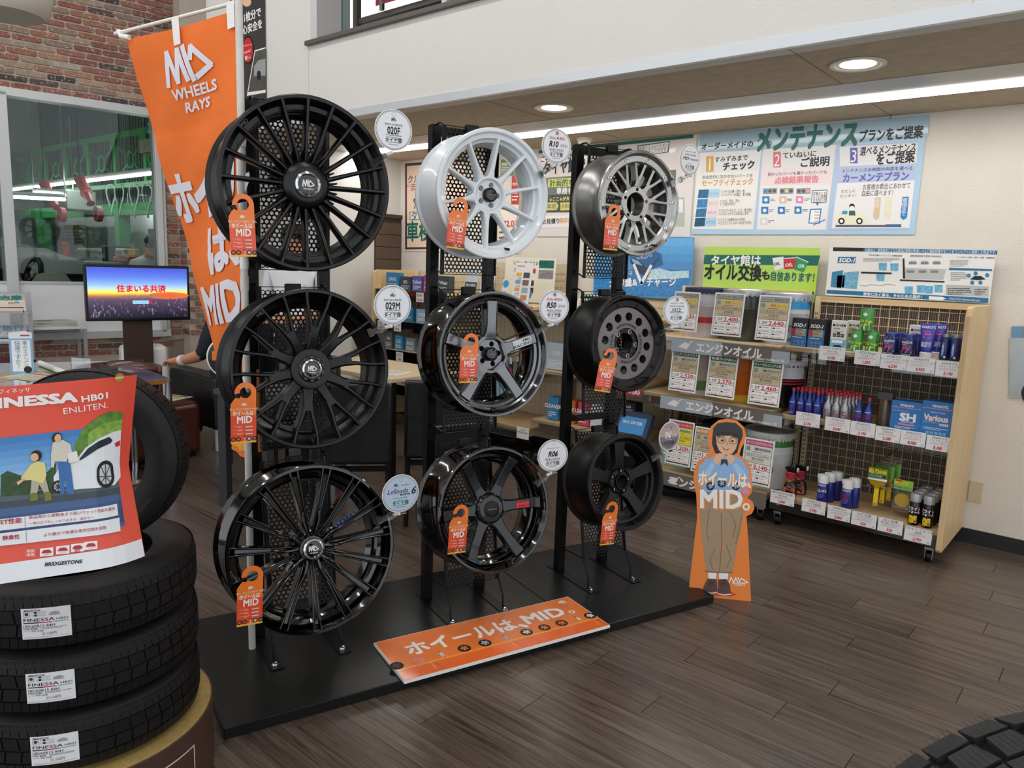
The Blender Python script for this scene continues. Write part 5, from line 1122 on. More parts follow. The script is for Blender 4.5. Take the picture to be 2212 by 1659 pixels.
def sodw(f, w, h):
    f.rect(-w/2, 0, w/2, h*.36, mat('#6fb4cf', .5), 0); f.rect(-w*.4, h*.8, w*.4, h*.88, BKP, 1); f.text('SOD-1', 0, h*.84, m=WP, h=.013, L=2, shear=.25, bold=.02); f.rect(-w*.35, h*.70, w*.05, h*.75, mat('#d98a4a', .5), 1)
    for i in range(3): f.rect(-w*.36+w*.25*i, h*.44, -w*.15+w*.25*i, h*(.56+.05*(i % 2)), mat('#3a3a3a', .4), 1); f.rect(-w*.34+w*.25*i, h*.48, -w*.17+w*.25*i, h*.52, LGR, 2)
    f.greek(-w*.4, h*.65, w*.4, h*.60, 2, DGR, 1, .35, 3, .004); f.rect(-w*.4, h*.24, w*.3, h*.33, WP, 1); f.poly([(-w*.3, h*.1), (-w*.2, h*.16), (w*.15, h*.17), (w*.35, h*.1)], BKP, 1); [f.disc(-w*.38+w*.19*i, h*.07, w*.06, mat('#2f7fb0', .4), 2, 12) for i in range(5)]
SODK = mat('#23272c', .4, 0, .2)
boxitem('additive_box', 'dark blue-fronted additive box, first on the top shelf', -1.535, 4.41, z1, .09, .05, .165, SODK, sod, 'dark additive boxes'); boxitem('additive_box', 'dark blue-fronted additive box, second on the top shelf', -1.437, 4.41, z1, .09, .05, .165, SODK, sod, 'dark additive boxes')
boxitem('additive_box', 'dark additive box standing behind the two blue-fronted boxes', -1.40, 4.49, z1, .09, .05, .165, SODK, None)
WB_ = mat('#e3e1dc', .5)
boxitem('leaflet_box', 'white box with blue foot between dark boxes and green cans', -1.318, 4.42, z1, .085, .04, .165, WB_, sodw, 'white boxes'); boxitem('leaflet_box', 'white box half hidden behind the green cans', -1.262, 4.52, z1, .085, .04, .165, WB_, sodw, 'white boxes'); boxitem('leaflet_box', 'white box behind the blue tubes', -.935, 4.50, z1, .085, .04, .165, WB_, sodw, 'white boxes')
def gcan(label, x, y, z):
    t = item('green_can', label, 'can', x, y, z, 'green and white cans'); GC = mat('#3f9a3c', .35, .1, .3)
    part('body', lathe_me(('body', 'gcan'), [(0, 0), (.033, 0), (.034, .003), (.034, .117), (.033, .12)], GC, 28), None, t); part('lid', lathe_me(('lid', 'gcan'), [(.034, .118), (.0345, .121), (.032, .122), (.031, .119), (0, .119)], STEEL, 28), None, t)
    f = Flat('label_print', t, fn=cylfn(.034)); f.poly([(-.05, .0), (.05, .0), (.05, .05), (.01, .03), (-.02, .02), (-.05, .018)], mat('#dfe2e0', .4), 0); f.poly([(-.05, .018), (-.02, .02), (.01, .03), (.05, .05), (.05, .085), (.02, .05), (-.01, .034), (-.05, .03)], mat('#c6d23a', .4), 1); f.poly([(-.002, .1), (.012, .088), (-.002, .076), (-.016, .088)], WP, 2); f.text('ECO Keep', 0, .052, m=mat('#d9e24a', .4), h=.014, L=3, bold=.03)
gcan('green and white can, lower left of the three stacked', -1.222, 4.44, z1); gcan('green and white can, lower right of the three stacked', -1.142, 4.44, z1); gcan('green and white can on top of the two others', -1.182, 4.44, z1+.122)
def fv(label, x, y, front=True):
    t = item('blue_flask', label, 'flask', x, y, z1, 'dark blue flasks'); part('body', lathe_me(('body', 'fv'), [(0, 0), (.036, 0), (.037, .004), (.037, .088), (.033, .096), (.03, .1)], DBLUE, 26), None, t); part('cap', lathe_me(('cap', 'fv'), [(.031, .1), (.031, .118), (.028, .12), (0, .12)], BLUE, 26), None, t)
    if front: f = Flat('label_print', t, fn=cylfn(.037)); f.text("WAKO'S.", 0, .078, m=WP, h=.011, L=2, bold=.03); f.text('SUPER', -.012, .066, m=WP, h=.007, L=2); f.text('FV', 0, .045, m=mat('#d94a86', .4), h=.026, L=2, bold=.05, shear=.2); f.rect(-.03, .02, .03, .029, LGR, 1); f.rect(-.045, .087, .045, .089, PINK, 1); f.greek(-.03, .016, .03, .004, 2, WP, 2, .4, 3, .005)
fv('dark blue flask, left of the front pair', -1.045, 4.42); fv('dark blue flask, right of the front pair', -.958, 4.42); fv('dark blue flask behind the front pair of flasks, left', -1.02, 4.51, False); fv('dark blue flask behind the front pair of flasks, right', -.93, 4.51, False)
def pstube(label, x, y):
    t = item('squeeze_tube', label, 'tube', x, y, z1, 'blue tubes'); mb = MB(); n = 20; st = [(0, .026, .026), (.03, .03, .028), (.09, .036, .022), (.14, .041, .01), (.152, .042, .003)]
    mb.v = [(a*math.cos(2*PI*i/n), b*math.sin(2*PI*i/n), .03+zz) for zz, a, b in st for i in range(n)]; mb.f = [(j*n+i, j*n+(i+1) % n, (j+1)*n+(i+1) % n, (j+1)*n+i) for j in range(len(st)-1) for i in range(n)]; mb.mi = [0]*len(mb.f)
    part('body', mb, mat('#3a3fa5', .35, .1, .4), t, smooth=50); part('cap', MB().lathe([(0, 0), (.03, 0), (.03, .03), (.026, .034)], 24), WCAP, t, smooth=40)
    f = Flat('label_print', t, fn=lambda u, v, l: (u, -.0285*math.cos(u/.034)*(1-.75*(v-.03)/.16)-.004-.0004*l, v)); f.text("WAKO'S", 0, .165, m=WP, h=.013, L=2, bold=.03); f.text('Engine', -.005, .143, m=mat('#f05aa0', .4), h=.011, L=2, shear=.3); f.text('PS', 0, .12, m=mat('#f05aa0', .4), h=.026, L=2, bold=.05, shear=.2); f.rect(-.024, .06, .024, .088, mat('#7c84d0', .4), 1); f.greek(-.022, .088, .022, .062, 4, WP, 2, .4, 6, .004)
pstube('blue squeeze tube standing on its white cap at the front', -.868, 4.42); pstube('second blue squeeze tube behind the front one', -.835, 4.50)
def slim(label, x, y, front=True):
    t = item('slim_bottle', label, 'bottle', x, y, z1, 'slim dark blue bottles'); part('body', lathe_me(('body', 'slim'), [(0, 0), (.022, 0), (.023, .003), (.023, .112), (.018, .12)], DBLUE), None, t); part('cap', lathe_me(('cap', 'slim'), [(.017, .12), (.0175, .134), (0, .135)], SILV), None, t)
    if front: f = Flat('label_print', t, fn=cylfn(.023)); f.rect(-.012, .02, .0, .09, mat('#5a86c8', .4), 1); f.text('e-CLEAN', -.006, .055, m=WP, h=.009, L=2, rot=PI/2, bold=.02); f.text('e', .006, .02, m=WP, h=.016, L=2, bold=.03)
slim('slim dark blue bottle, left of the front pair at the shelf end', -.785, 4.43); slim('slim dark blue bottle, right of the front pair at the shelf end', -.737, 4.42); slim('slim dark blue bottle behind the front slim pair, left', -.768, 4.50, False); slim('slim dark blue bottle behind the front slim pair, right', -.722, 4.50, False)
z3 = .19
def spray(label, x, y, kind, grp, front=True):
    t = item('spray_can', label, 'can', x, y, z3, grp); r = .0285; bodym = {'b': mat('#27318a', .35, .2, .3), 'k': mat('#141414', .3, .2, .4)}[kind]; cm = {'b': mat('#e9e9ea', .45), 'k': mat('#b4b6ba', .35, .4)}[kind]; hb = .125 if kind == 'b' else .13
    part('body', lathe_me(('body', 'spray', kind), [(0, .003), (.026, 0), (r, .004), (r, hb-.004), (.0265, hb)], bodym, 26), None, t); part('cap', lathe_me(('cap', 'spray', kind), [(.0292, hb-.002), (.0296, hb+.035), (.028, hb+.045), (.022, hb+.048), (0, hb+.048)] if kind == 'b' else [(.028, hb), (.028, hb+.035), (.0255, hb+.043), (0, hb+.044)], cm, 26), None, t)
    if kind == 'b': part('trigger', MB().box(-.034, -.026, -.006, .006, hb+.02, hb+.046), cm, t, bevel=.002)
    if front:
        f = Flat('label_print', t, fn=cylfn(r))
        if kind == 'b': f.text("WAKO'S", 0, .113, m=WP, h=.010, L=2, bold=.03); f.text(front, 0, .078, m=REDC if front == 'SL' else WP, h=.028 if front == 'SL' else .016, L=2, bold=.04, cond=.8); f.rect(-.045, .103, .045, .105, PINK, 1); f.greek(-.022, .06, .022, .035, 3, mat('#6f7ed0', .4), 2, .4, 2, .006); f.rect(-.02, .006, .02, .02, mat('#b3486e', .4), 1)
        else: f.rect(-.026, .108, .026, .119, REDP, 1); f.text('ブライト', 0, .092, m=WP, h=.016, L=2, bold=.04, cond=.9); f.text('フォーム', .004, .075, m=WP, h=.014, L=2, bold=.04, cond=.9); f.text('艶', 0, .035, m=mat('#f0c51e', .4), h=.032, L=2, bold=.04); f.disc(.014, .05, .006, WP, 2, 12); f.greek(-.02, .018, .02, .008, 1, mat('#f0c51e', .4), 2, .5, 4, .006)
for i in range(3): spray('blue spray can with white cap, %s of the row of three' % ('front', 'middle', 'rear')[i], -1.318+.02*i, 4.42+.065*i, 'b', 'blue and white spray cans', 'ラスペネ' if i == 0 else False)
for i in range(2): spray(('blue spray can with big red letters and white cap', 'blue spray can behind the one with red letters')[i], -1.178+.02*i, 4.41+.065*i, 'b', 'blue and white spray cans', 'SL' if i == 0 else False)
for j in range(4):
    for i in range(2): spray(('black spray can with silver cap, left one of the front pair', 'black spray can with silver cap, right one of the front pair')[i] if j == 0 else 'black spray can with silver cap, %s row behind the front pair, %s' % (('', 'first', 'second', 'third')[j], ('left', 'right')[i]), -.828+.066*i+.004*j, 4.405+.068*j, 'k', 'black spray cans', j == 0)
for i in range(2):
    t = item('trigger_bottle', ('black tyre wax trigger bottle at the shelf front', 'black trigger bottle behind the front tyre wax bottle')[i], 'bottle', -1.505+.028*i, 4.42+.085*i, z3, 'trigger bottles'); mb = MB(); n = 20; st = [(0, .036, .02), (.008, .04, .023), (.05, .041, .023), (.075, .034, .02), (.09, .02, .016), (.1, .013, .013), (.12, .013, .013)]
    mb.v = [(a*math.cos(2*PI*q/n), b*math.sin(2*PI*q/n), zz) for zz, a, b in st for q in range(n)]; mb.f = [tuple(range(n))[::-1]]+[(j*n+q, j*n+(q+1) % n, (j+1)*n+(q+1) % n, (j+1)*n+q) for j in range(len(st)-1) for q in range(n)]; mb.mi = [0]*len(mb.f)
    part('body', mb, mat('#161414', .35, 0, .3), t, smooth=50); part('trigger_head', MB().prism([(-.018, .118), (.018, .118), (.02, .15), (.034, .16), (.034, .172), (-.03, .178), (-.04, .17), (-.022, .15)], -.012, .012), BLACK, t, bevel=.003); part('nozzle', MB().lathe([(0, 0), (.014, 0), (.014, .006), (0, .008)], 14, 'x', c=(.034, 0, .166)), WCAP, t); part('neck_card', MB().box(-.026, .026, -.022, -.020, .085, .15), mat('#c93048', .45), t)
    f = Flat('label_print', t, fn=lambda u, v, l: (u, -.0235*math.cos(u/.05)-.0006-.0004*l, v)); f.poly([(-.034, .008), (.034, .008), (.034, .05), (.0, .066), (-.034, .05)], mat('#c9604a', .4), 0); f.text('TIRE', 0, .052, m=BKP, h=.012, L=2, bold=.05, shear=.2); f.text('WAX', .004, .036, m=BKP, h=.014, L=2, bold=.05, shear=.2); f.disc(0, .012, .024, BKP, 1, 16, a0=0, a1=PI); f.disc(0, .01, .016, mat('#e08a3a', .4), 2, 14, a0=0, a1=PI)
    f = Flat('card_print', t, base=.0225, eps=.0003); f.text('黒ツヤが', 0, .135, m=BKP, h=.010, bold=.03); f.text('変える', 0, .12, m=BKP, h=.010, bold=.03); f.rect(-.024, .087, .024, .106, BKP, 1); f.greek(-.02, .104, .02, .09, 2, mat('#e8c53a', .4), 3, .4, 3, .005)
# hanging sponge brushes and refill
YEB = mat('#ecc51c', .4, name='yellow_plastic')
for i in range(3):
    t = item('sponge_brush', 'yellow sponge brush with green card, %s of three on the hook' % ('front', 'middle', 'rear')[i], 'brush', -1.035+.022*i, 4.44+.045*i, .24+.01*i, 'yellow sponge brushes')
    part('handle', MB().prism([(-.012, .0), (-.008, -.004), (.008, -.004), (.012, 0), (.013, .10), (.02, .125), (-.02, .125), (-.013, .10)], -.005, .005), YEB, t, bevel=.003); part('head', MB().lathe([(0, -.006), (.045, -.006), (.047, 0), (.045, .012), (0, .012)], 26, 'y', c=(0, .004, .15)), YEB, t, smooth=40); part('hole', MB().lathe([(.0035, -.0062), (.006, -.0062)], 14, 'y', c=(0, 0, .008)), BKP, t)
    part('card', MB().box(-.05, .05, -.009, -.0075, .145, .215), mat('#8cc63f', .45), t); part('bag', MB().box(-.052, .052, -.010, .02, .10, .24), CLEAR, t)
    if i == 0: f = Flat('card_print', t, base=.0105, eps=.0003); f.text('ぬり', -.022, .195, m=YEB, h=.022, bold=.06); f.text('自慢', .025, .195, m=YEB, h=.015, bold=.05); f.rect(-.045, .165, .03, .176, mat('#2a5fae', .5), 1); f.text('ワックス用', -.008, .1705, m=WP, h=.008, L=3); f.disc(.036, .17, .008, DGR, 1, 12); f.poly([(-.05, .145), (.05, .145), (.05, .158), (-.05, .152)], WP, 1)
part('brush_hook', MB().tube([(-1.035, 4.47, .49), (-1.02, 4.86, .52)], .003, 6), STEEL, U1, loc=(1.6, 0, 0))
t = item('sponge_refill', 'bagged yellow sponge refill under a green header card', 'pack', -.905, 4.45, .24)
part('sponge', MB().lathe([(0, -.012), (.038, -.012), (.041, 0), (.038, .012), (0, .012)], 26, 'y', c=(0, .012, .055)), YEB, t, smooth=40); part('header_card', MB().box(-.048, .048, -.002, 0, .115, .17), mat('#8cc63f', .45), t); part('bag', MB().box(-.048, .048, -.001, .026, .005, .115), CLEAR, t)
f = Flat('card_print', t, base=.0026, eps=.0003); f.text('ぬり自慢', -.01, .152, m=YEB, h=.013, bold=.05); f.text('取り替えスポンジ', 0, .128, m=mat('#2a5fae', .5), h=.011, bold=.02, cond=.85); f.rect(-.04, .16, -.01, .168, REDP, 1)

# price cards on the label strips
PC = mat('#e9e7e6', .4, 0, .3, name='price_card')
def price_card(label, px, l1, l2, price, cw=None):
    x0, y0, x1, y1 = px; a = onY(x0, (y0+y1)/2-4, YF-.024); b = onY(x1, (y0+y1)/2+4, YF-.024); zc = onY((x0+x1)/2, (y0+y1)/2, YF-.024).z; w_ = b.x-a.x; h_ = .078
    t = thing('price_card', label, 'card', ((a.x+b.x)/2, YF-.022, zc), group='price cards on the can shelves'); part('card', MB().box(-w_/2, w_/2, -.001, .0005, -h_/2, h_/2), PC, t); part('holder', MB().box(-w_/2-.003, w_/2+.003, .0008, .0014, -h_/2-.006, h_/2), ACRYL, t)
    f = Flat('print', t, base=.0012, eps=.0002); f.text(l1, 0, h_*.36, m=BKP, h=.012, L=1, cond=1.15); f.text(l2, 0, h_*.16, m=DGR, h=.0105, L=1, cond=.85); f.rect(-w_*.25, h_*.02, w_*.25, h_*.035, REDP, 1); f.greek(-w_*.36, 0, w_*.36, -h_*.12, 2, LGR, 1, .35, len(label), .005); f.text(price, -.002, -h_*.30, m=REDP, h=.0165, L=1, bold=.035, shear=.2, cond=.85); f.line([(w_*.36, -h_*.42), (w_*.42, -h_*.42), (w_*.42, -h_*.34), (w_*.36, -h_*.34)], .0012, DGR, 1, True)
for row in ((('first', (1770, 747, 1825, 781), 'D1ケミカル', 'SOD-1 Plus', '5,500'), ('second', (1846, 757, 1901, 790), 'ECO Keep', 'エコキープ', '1,650'), ('third', (1902, 764, 1959, 800), "WAKO'S", 'スーパーフォアビークル', '6,230'), ('fourth', (1960, 771, 2019, 806), "WAKO'S", 'エンジンパワーシールド', '4,950'), ('fifth', (2021, 779, 2079, 816), "WAKO'S", 'eクリーンプラス', '3,190')),):
    for o_, px, a, b, c in row: price_card('price card %s on the top can shelf, %s from the left' % (c, o_), px, a, b, c)
for o_, px, a, b, c in (('first', (1719, 890, 1771, 923), "WAKO'S", 'フューエルワン', '2,376'), ('second', (1782, 900, 1836, 936), "WAKO'S", 'ミューエルケー', '2,640'), ('third', (1837, 910, 1890, 945), "WAKO'S", 'ディーゼルワン', '3,190'), ('fourth', (1891, 920, 1944, 957), "WAKO'S", 'CORE 601', '5,280'), ('fifth', (1945, 929, 1999, 966), "WAKO'S", 'スーパーハード', '8,900'), ('sixth', (2001, 939, 2055, 978), "WAKO'S", 'バリアスコート', '8,380')): price_card('price card %s on the middle can shelf, %s from the left' % (c, o_), px, a, b, c)
for o_, px, a, b, c in (('first', (1664, 1059, 1716, 1093), 'BRIDGESTONE', 'TIRE WAX', '1,500'), ('second', (1732, 1077, 1783, 1112), "WAKO'S", 'ラスペネ業務用', '3,740'), ('third', (1787, 1092, 1837, 1127), "WAKO'S", 'シリコーンルブリカント', '2,860'), ('fourth', (1839, 1104, 1893, 1142), 'ぬり自慢', 'ワックススポンジ', '550'), ('fifth', (1896, 1117, 1950, 1156), 'ぬり自慢', '取り替えスポンジ', '330'), ('sixth', (1953, 1135, 2013, 1178), 'ブライトフォーム', '業務用', '2,750')): price_card('price card %s on the bottom can shelf, %s from the left' % (c, o_), px, a, b, c)

# oil pails
def pail(label, x, y, z, r, h, base, bands, lidm, handle=True, txt=None):
    t = item('oil_pail', label, 'pail', x, y, z, 'oil pails on the shelves'); prof = [(0, 0), (r*.90, 0), (r*.905, .004), (r*.97, h*.62), (r*.985, h*.63), (r*.985, h*.645), (r*.97, h*.65), (r, h*.97), (r*1.03, h*.975), (r*1.03, h)]
    part('body', MB().lathe(prof, 48), base, t, smooth=40)
    lid = part('lid', MB().lathe([(r*1.035, h-.03), (r*1.045, h-.02), (r*1.045, h), (r*1.0, h+.004), (r*.95, h-.006), (0, h-.006)], 48), lidm, t, smooth=40)
    mb = MB(); [mb.box(-.007, .007, -r*1.052, -r*1.04, h-.036, h-.012, M=Matrix.Rotation(2*PI*k_/28, 4, 'Z')) for k_ in range(28)]; part('crimps', mb, lidm, lid, kind='stuff')
    rr_ = lambda v: r*(.905+.065*min(1, v/(h*.62))) if v < h*.62 else r*.985
    if bands or txt:
        f = Flat('label_print', t, fn=lambda u, v, l: ((rr_(v)+.001+.0004*l)*math.sin(u/r), -(rr_(v)+.001+.0004*l)*math.cos(u/r), v))
        for v0, v1, m_ in bands: f.rect(-r*2.2, v0*h, r*2.2, v1*h, m_, 0)
        for tx, u, v, hh, m_ in (txt or ()): f.text(tx, u, v*h, m=m_, h=hh, L=3, bold=.04)
    if handle: part('bail', MB().tube([(r*1.05, -.01, h*.86), (r*1.08, -.02, h*.6), (r*1.06, -.02, h*.3)], .003, 6), STEELB, t, smooth=60); part('bail_ear', MB().lathe([(0, 0), (.013, 0), (.013, .006), (0, .008)], 14, 'x', c=(r*1.0, -.01, h*.86)), STEEL, t)
    return t
def pp(x, y, Y): q = onY(x, y, Y); return q.x
zA, zB_, zC_ = 1.08, .70, .19; GRY = mat('#c9c6cf', .4, 0, .2)
pail('lavender grey oil pail with red band, first on the upper oil shelf', -2.22, 4.60, zA, .135, .315, GRY, [(.30, .42, mat('#c22a3c', .4))], mat('#2b2d4a', .45)); pail('dark grey steel oil pail, second on the upper oil shelf', -1.955, 4.60, zA, .135, .315, mat('#4d5450', .3, .4, .2), [], mat('#b9bcbb', .3, .6)); pail('blue and white oil pail, third on the upper oil shelf', -1.685, 4.60, zA, .135, .305, mat('#c6cbd4', .4, 0, .2), [(.72, .99, mat('#1e90c8', .35))], mat('#a9b4bd', .3, .5), txt=(('ST', .075, .34, .04, mat('#7a8795', .4)), ('WIDE', .075, .12, .02, mat('#2c6f93', .4))))
pail('white and green oil pail, first on the middle oil shelf', -2.235, 4.60, zB_, .132, .29, mat('#dddcd8', .4), [(.12, .34, mat('#74a85a', .4))], mat('#e4e4e6', .4)); pail('orange oil pail with yellow sweep, second on the middle oil shelf', -1.965, 4.60, zB_, .132, .29, mat('#e8791e', .4, 0, .2), [(0, .14, mat('#f2c52a', .4))], mat('#e0861f', .4)); pail('black oil pail with red lines and white top, third on the middle oil shelf', -1.68, 4.60, zB_, .135, .29, mat('#141315', .35, 0, .2), [(.62, .97, mat('#d5d6da', .4)), (.5, .53, REDC), (.56, .59, REDC)], mat('#d5d6da', .4))
pail('dark green oil pail with navy lid behind the cutout child', -2.03, 4.62, zC_, .15, .33, mat('#5f8f7c', .4), [], mat('#1f2a55', .45)); pail('white oil pail with green top on the lower oil shelf', -1.715, 4.58, zC_, .15, .35, mat('#d6d6d8', .4, 0, .2), [(.76, .97, mat('#3f7f36', .4))], mat('#d0d2cf', .35, .2), txt=(('FRESH', .03, .36, .034, mat('#2f7b52', .4)),))
t = item('battery', 'pale green car battery under the middle oil shelf', 'battery', -2.33, 4.5, zC_); part('case', MB().box(-.1, .1, 0, .13, .0, .225), mat('#9db9ac', .5), t, bevel=.004); part('cover', MB().box(-.102, .102, -.002, .132, .225, .25), mat('#3c4a44', .5), t, bevel=.004)
for x in (-.07, .07): part('terminal', MB().cyl((x, .04, .25), (x, .04, .27), .011, 12), STEEL, t, smooth=40)
f = Flat('print', t, base=.001, eps=.0003); f.text('eco', -.035, .185, m=BKP, h=.03, shear=.2); f.text('green', .0, .155, m=BKP, h=.03, shear=.2)
def oil_card(label, q, head, hm, body, price, l2, sub='6ヶ月または 5,000km', lst=('6,300', '7,560', '10,080', '15,120'), kind='標準 スタンダード'):
    (x0, y0), (x1, y1), (x2, y2), (x3, y3) = q; Y = YF-.03; c = [onY(x, y, Y) for x, y in q]; cx = sum(v.x for v in c)/4; w_ = ((c[1].x-c[0].x)+(c[2].x-c[3].x))/2; zt = (c[0].z+c[1].z)/2; zb = (c[2].z+c[3].z)/2; h_ = zt-zb
    t = thing('oil_price_board', label, 'board', (cx, Y, zb), group='oil price boards'); t.rotation_euler = (-.10, 0, 0); part('board', MB().box(-w_/2, w_/2, 0, .004, 0, h_), mat('#e9e8e4', .4, 0, .3), t); B_ = mat('#20201f', .5)
    f = Flat('print', t, base=.0006, eps=.0003); i_ = .010; f.rect(-w_/2+i_, i_, w_/2-i_, h_-i_, B_, 0); a, b = -w_/2+i_+.002, w_/2-i_-.002
    f.rect(a, h_*.86, b, h_-i_-.002, hm, 1); f.text(head, a+.004, h_*.905, b-.004, h_*.905, WP if hm is not LGRC else BKP, h=.014, L=3, bold=.015); f.rect(a, h_*.47, b, h_*.85, body, 1); f.rect(a, h_*.335, b, h_*.46, WP, 1); f.rect(a, h_*.06, b, h_*.325, WP, 1)
    f.rect(a+.006, h_*.72, a+.03, h_*.82, mat('#7f9a86', .5), 2); f.rect(a+w_*.3, h_*.745, b-.006, h_*.81, mat('#f0c93a', .5) if '長' in kind else mat('#9fb0b4', .5), 2); f.text(kind, a+w_*.32, h_*.778, b-.01, h_*.778, BKP, h=.012, L=4, bold=.01)
    f.greek(a+w_*.25, h_*.73, b-.01, h_*.69, 1, REDP, 2, .35, 3, .006); f.line([(a+.004, h_*.60), (b-.004, h_*.60), (b-.004, h_*.675), (a+.004, h_*.675)], .0012, DGR, 2, True); f.text(sub, a+.012, h_*.638, b-.012, h_*.638, DGR, h=.013, L=3); f.text('部分合成油' if '標' in kind else '全合成油', (a+b)/2, h_*.56, m=DGR, h=.011, L=3, bold=.01); f.greek(a+.02, h_*.52, b-.02, h_*.49, 1, DGR, 2, .3, 5, .004)
    f.text('1.0ℓ', a+.004, h_*.395, a+w_*.28, h_*.395, BKP, h=.018, L=3); f.text(price, a+w_*.33, h_*.395, b-.016, h_*.395, REDP, h=.026, L=3, bold=.02); f.text('円', b-.009, h_*.375, m=BKP, h=.010, L=3)
    f.rect((a+b)/2-.0006, h_*.07, (a+b)/2+.0006, h_*.32, DGR, 2); f.rect(a+.003, h_*.19, b-.003, h_*.193, DGR, 2)
    for k_ in range(4):
        xx, yy = (a+.006 if k_ % 2 == 0 else (a+b)/2+.004), h_*(.285 if k_ < 2 else .15); f.poly([(xx, yy-.003), (xx+.004, yy+.004), (xx+.014, yy+.004), (xx+.02, yy-.003)], BKP, 3); f.greek(xx+.024, yy+.003, xx+w_*.36, yy-.003, 1, DGR, 3, .4, k_, .004); f.text('4.0ℓ', xx, yy-.018, xx+.016, yy-.018, DGR, L=3); f.text(lst[k_], xx+.022, yy-.018, xx+w_*.33, yy-.018, REDP, h=.010, L=3, shear=.2)
    part('stand', MB().box(-w_*.3, w_*.3, .004, .02, -.0, .01), CLEAR, t)
LGRC = mat('#a9a9a6', .5); DGN = mat('#1f5d44', .5); TAN = mat('#c9b995', .5)
oil_card('oil price board showing 2,530 behind a round sign', [(1456, 628), (1511, 632), (1503, 718), (1448, 712)], 'ダウンサイジングターボ車におすすめ', LGRC, TAN, '2,530', 0, kind='長寿命 プレミアム'); oil_card('oil price board showing 3,400 before the dark grey pail', [(1542, 630), (1608, 635), (1598, 730), (1535, 722)], 'ダウンサイジングターボ車におすすめ', LGRC, TAN, '3,400', 0, lst=('8,500', '10,200', '13,600', '20,400'), kind='長寿命 プレミアム'); oil_card('oil price board showing 2,640 before the blue pail', [(1638, 636), (1708, 640), (1697, 740), (1629, 733)], 'ハイブリッド・ISS車におすすめ', LGRC, TAN, '2,640', 0, '12ヶ月または 10,000km', ('6,600', '7,920', '10,560', '15,840'), kind='長寿命 プレミアム')
oil_card('oil price board showing 2,520 with green heading', [(1449, 754), (1508, 760), (1502, 850), (1443, 842)], 'エコカーにオススメ', DGN, TAN, '2,520', 0); oil_card('oil price board showing 2,270 before the orange pail', [(1530, 764), (1592, 771), (1585, 864), (1522, 855)], '街乗りが多い', DGN, TAN, '2,270', 0, lst=('5,675', '6,810', '9,080', '13,620')); oil_card('oil price board showing 2,460 before the black pail', [(1622, 776), (1691, 785), (1681, 882), (1614, 870)], 'ディーゼルエンジン用', DGN, TAN, '2,460', 0, lst=('6,150', '7,380', '9,840', '14,760'))
oil_card('yellow oil price board showing 1,200 beside the dusk-coloured round sign', [(1450, 905), (1504, 918), (1482, 1010), (1427, 996)], '初めてのエンジンオイル', mat('#cf3a5e', .5), mat('#f2e02c', .5), '1,200', 0, lst=('2,750', '3,300', '4,400', '6,600')); oil_card('oil price board with ochre heading left of the cutout child', [(1506, 920), (1560, 933), (1540, 1028), (1484, 1014)], 'お手頃オイル', mat('#d9a45a', .5), TAN, '1,760', 0, '3ヶ月または 3,000km', lst=('4,400', '5,280', '7,040', '10,560')); oil_card('pink-headed oil price board showing 3,140 right of the cutout child', [(1611, 945), (1675, 957), (1658, 1052), (1592, 1040)], 'オートマ/CVTオイル', mat('#d05a80', .5), mat('#dfe0d4', .5), '3,140', 0, '2年または 20,000km')
# long oil headings on the shelf edges
GH = mat('#6f665f', .5, name='grey_heading_card')
for i, ((xa, ya), (xb, yb), lab) in enumerate((((1452, 733), (1706, 773), 'grey shelf-edge heading for engine oil on the upper oil shelf'), ((1427, 862), (1690, 908), 'grey shelf-edge heading for engine oil on the middle oil shelf'), ((1430, 1022), (1655, 1082), 'grey shelf-edge heading for engine oil on the lower oil shelf'))):
    Y = YF-.024; a = onY(xa, ya, Y); b = onY(xb, yb, Y); zs_ = (1.04, .66, .150)[i]; w_ = b.x-a.x; h_ = .085
    t = thing('shelf_heading', lab, 'sign', ((a.x+b.x)/2, Y, zs_-.01), group='oil shelf headings'); part('card', MB().box(-w_/2, w_/2, -.001, .001, -h_/2, h_/2), GH, t)
    f = Flat('print', t, base=.0014, eps=.0003); f.rect(-w_/2, -h_/2, w_*(-.05), h_/2, mat('#aab4bd', .4), 0) if i < 2 else None; f.rect(w_*.36, -h_/2, w_/2, h_*.3, mat('#a5adb2', .4), 0) if i < 2 else None
    f.text('エンジンオイル', -w_*.27 if i < 2 else -w_*.42, 0, w_*.28, 0, WP, h=.05, L=3, bold=.04, shear=.0); f.text('交換目安：3,000km〜5,000kmに1回', w_*.12, -h_*.34, w_*.46, -h_*.34, WP, h=.014, L=3, bold=.02) if i < 2 else None
    f.poly([(-w_*.44, -.01), (-w_*.38, .025), (-w_*.33, .012), (-w_*.36, -.02)], WP, 2); f.line([(-w_*.34, .02), (-w_*.31, .035)], .006, WP, 2)
# wall socket plate
a, b = onY(2092, 1038, YW), onY(2123, 1086, YW); t = thing('wall_plate', 'beige blank wall plate low on the right wall', 'wall plate', ((a.x+b.x)/2, YW, (a.z+b.z)/2)); part('plate', MB().box(-.036, .036, -.006, 0, -.062, .062), mat('#c9bd9c', .5), t, bevel=.003); part('screw_cover', MB().box(-.01, .01, -.0066, -.006, -.052, -.048), mat('#bfb28f', .5), t)
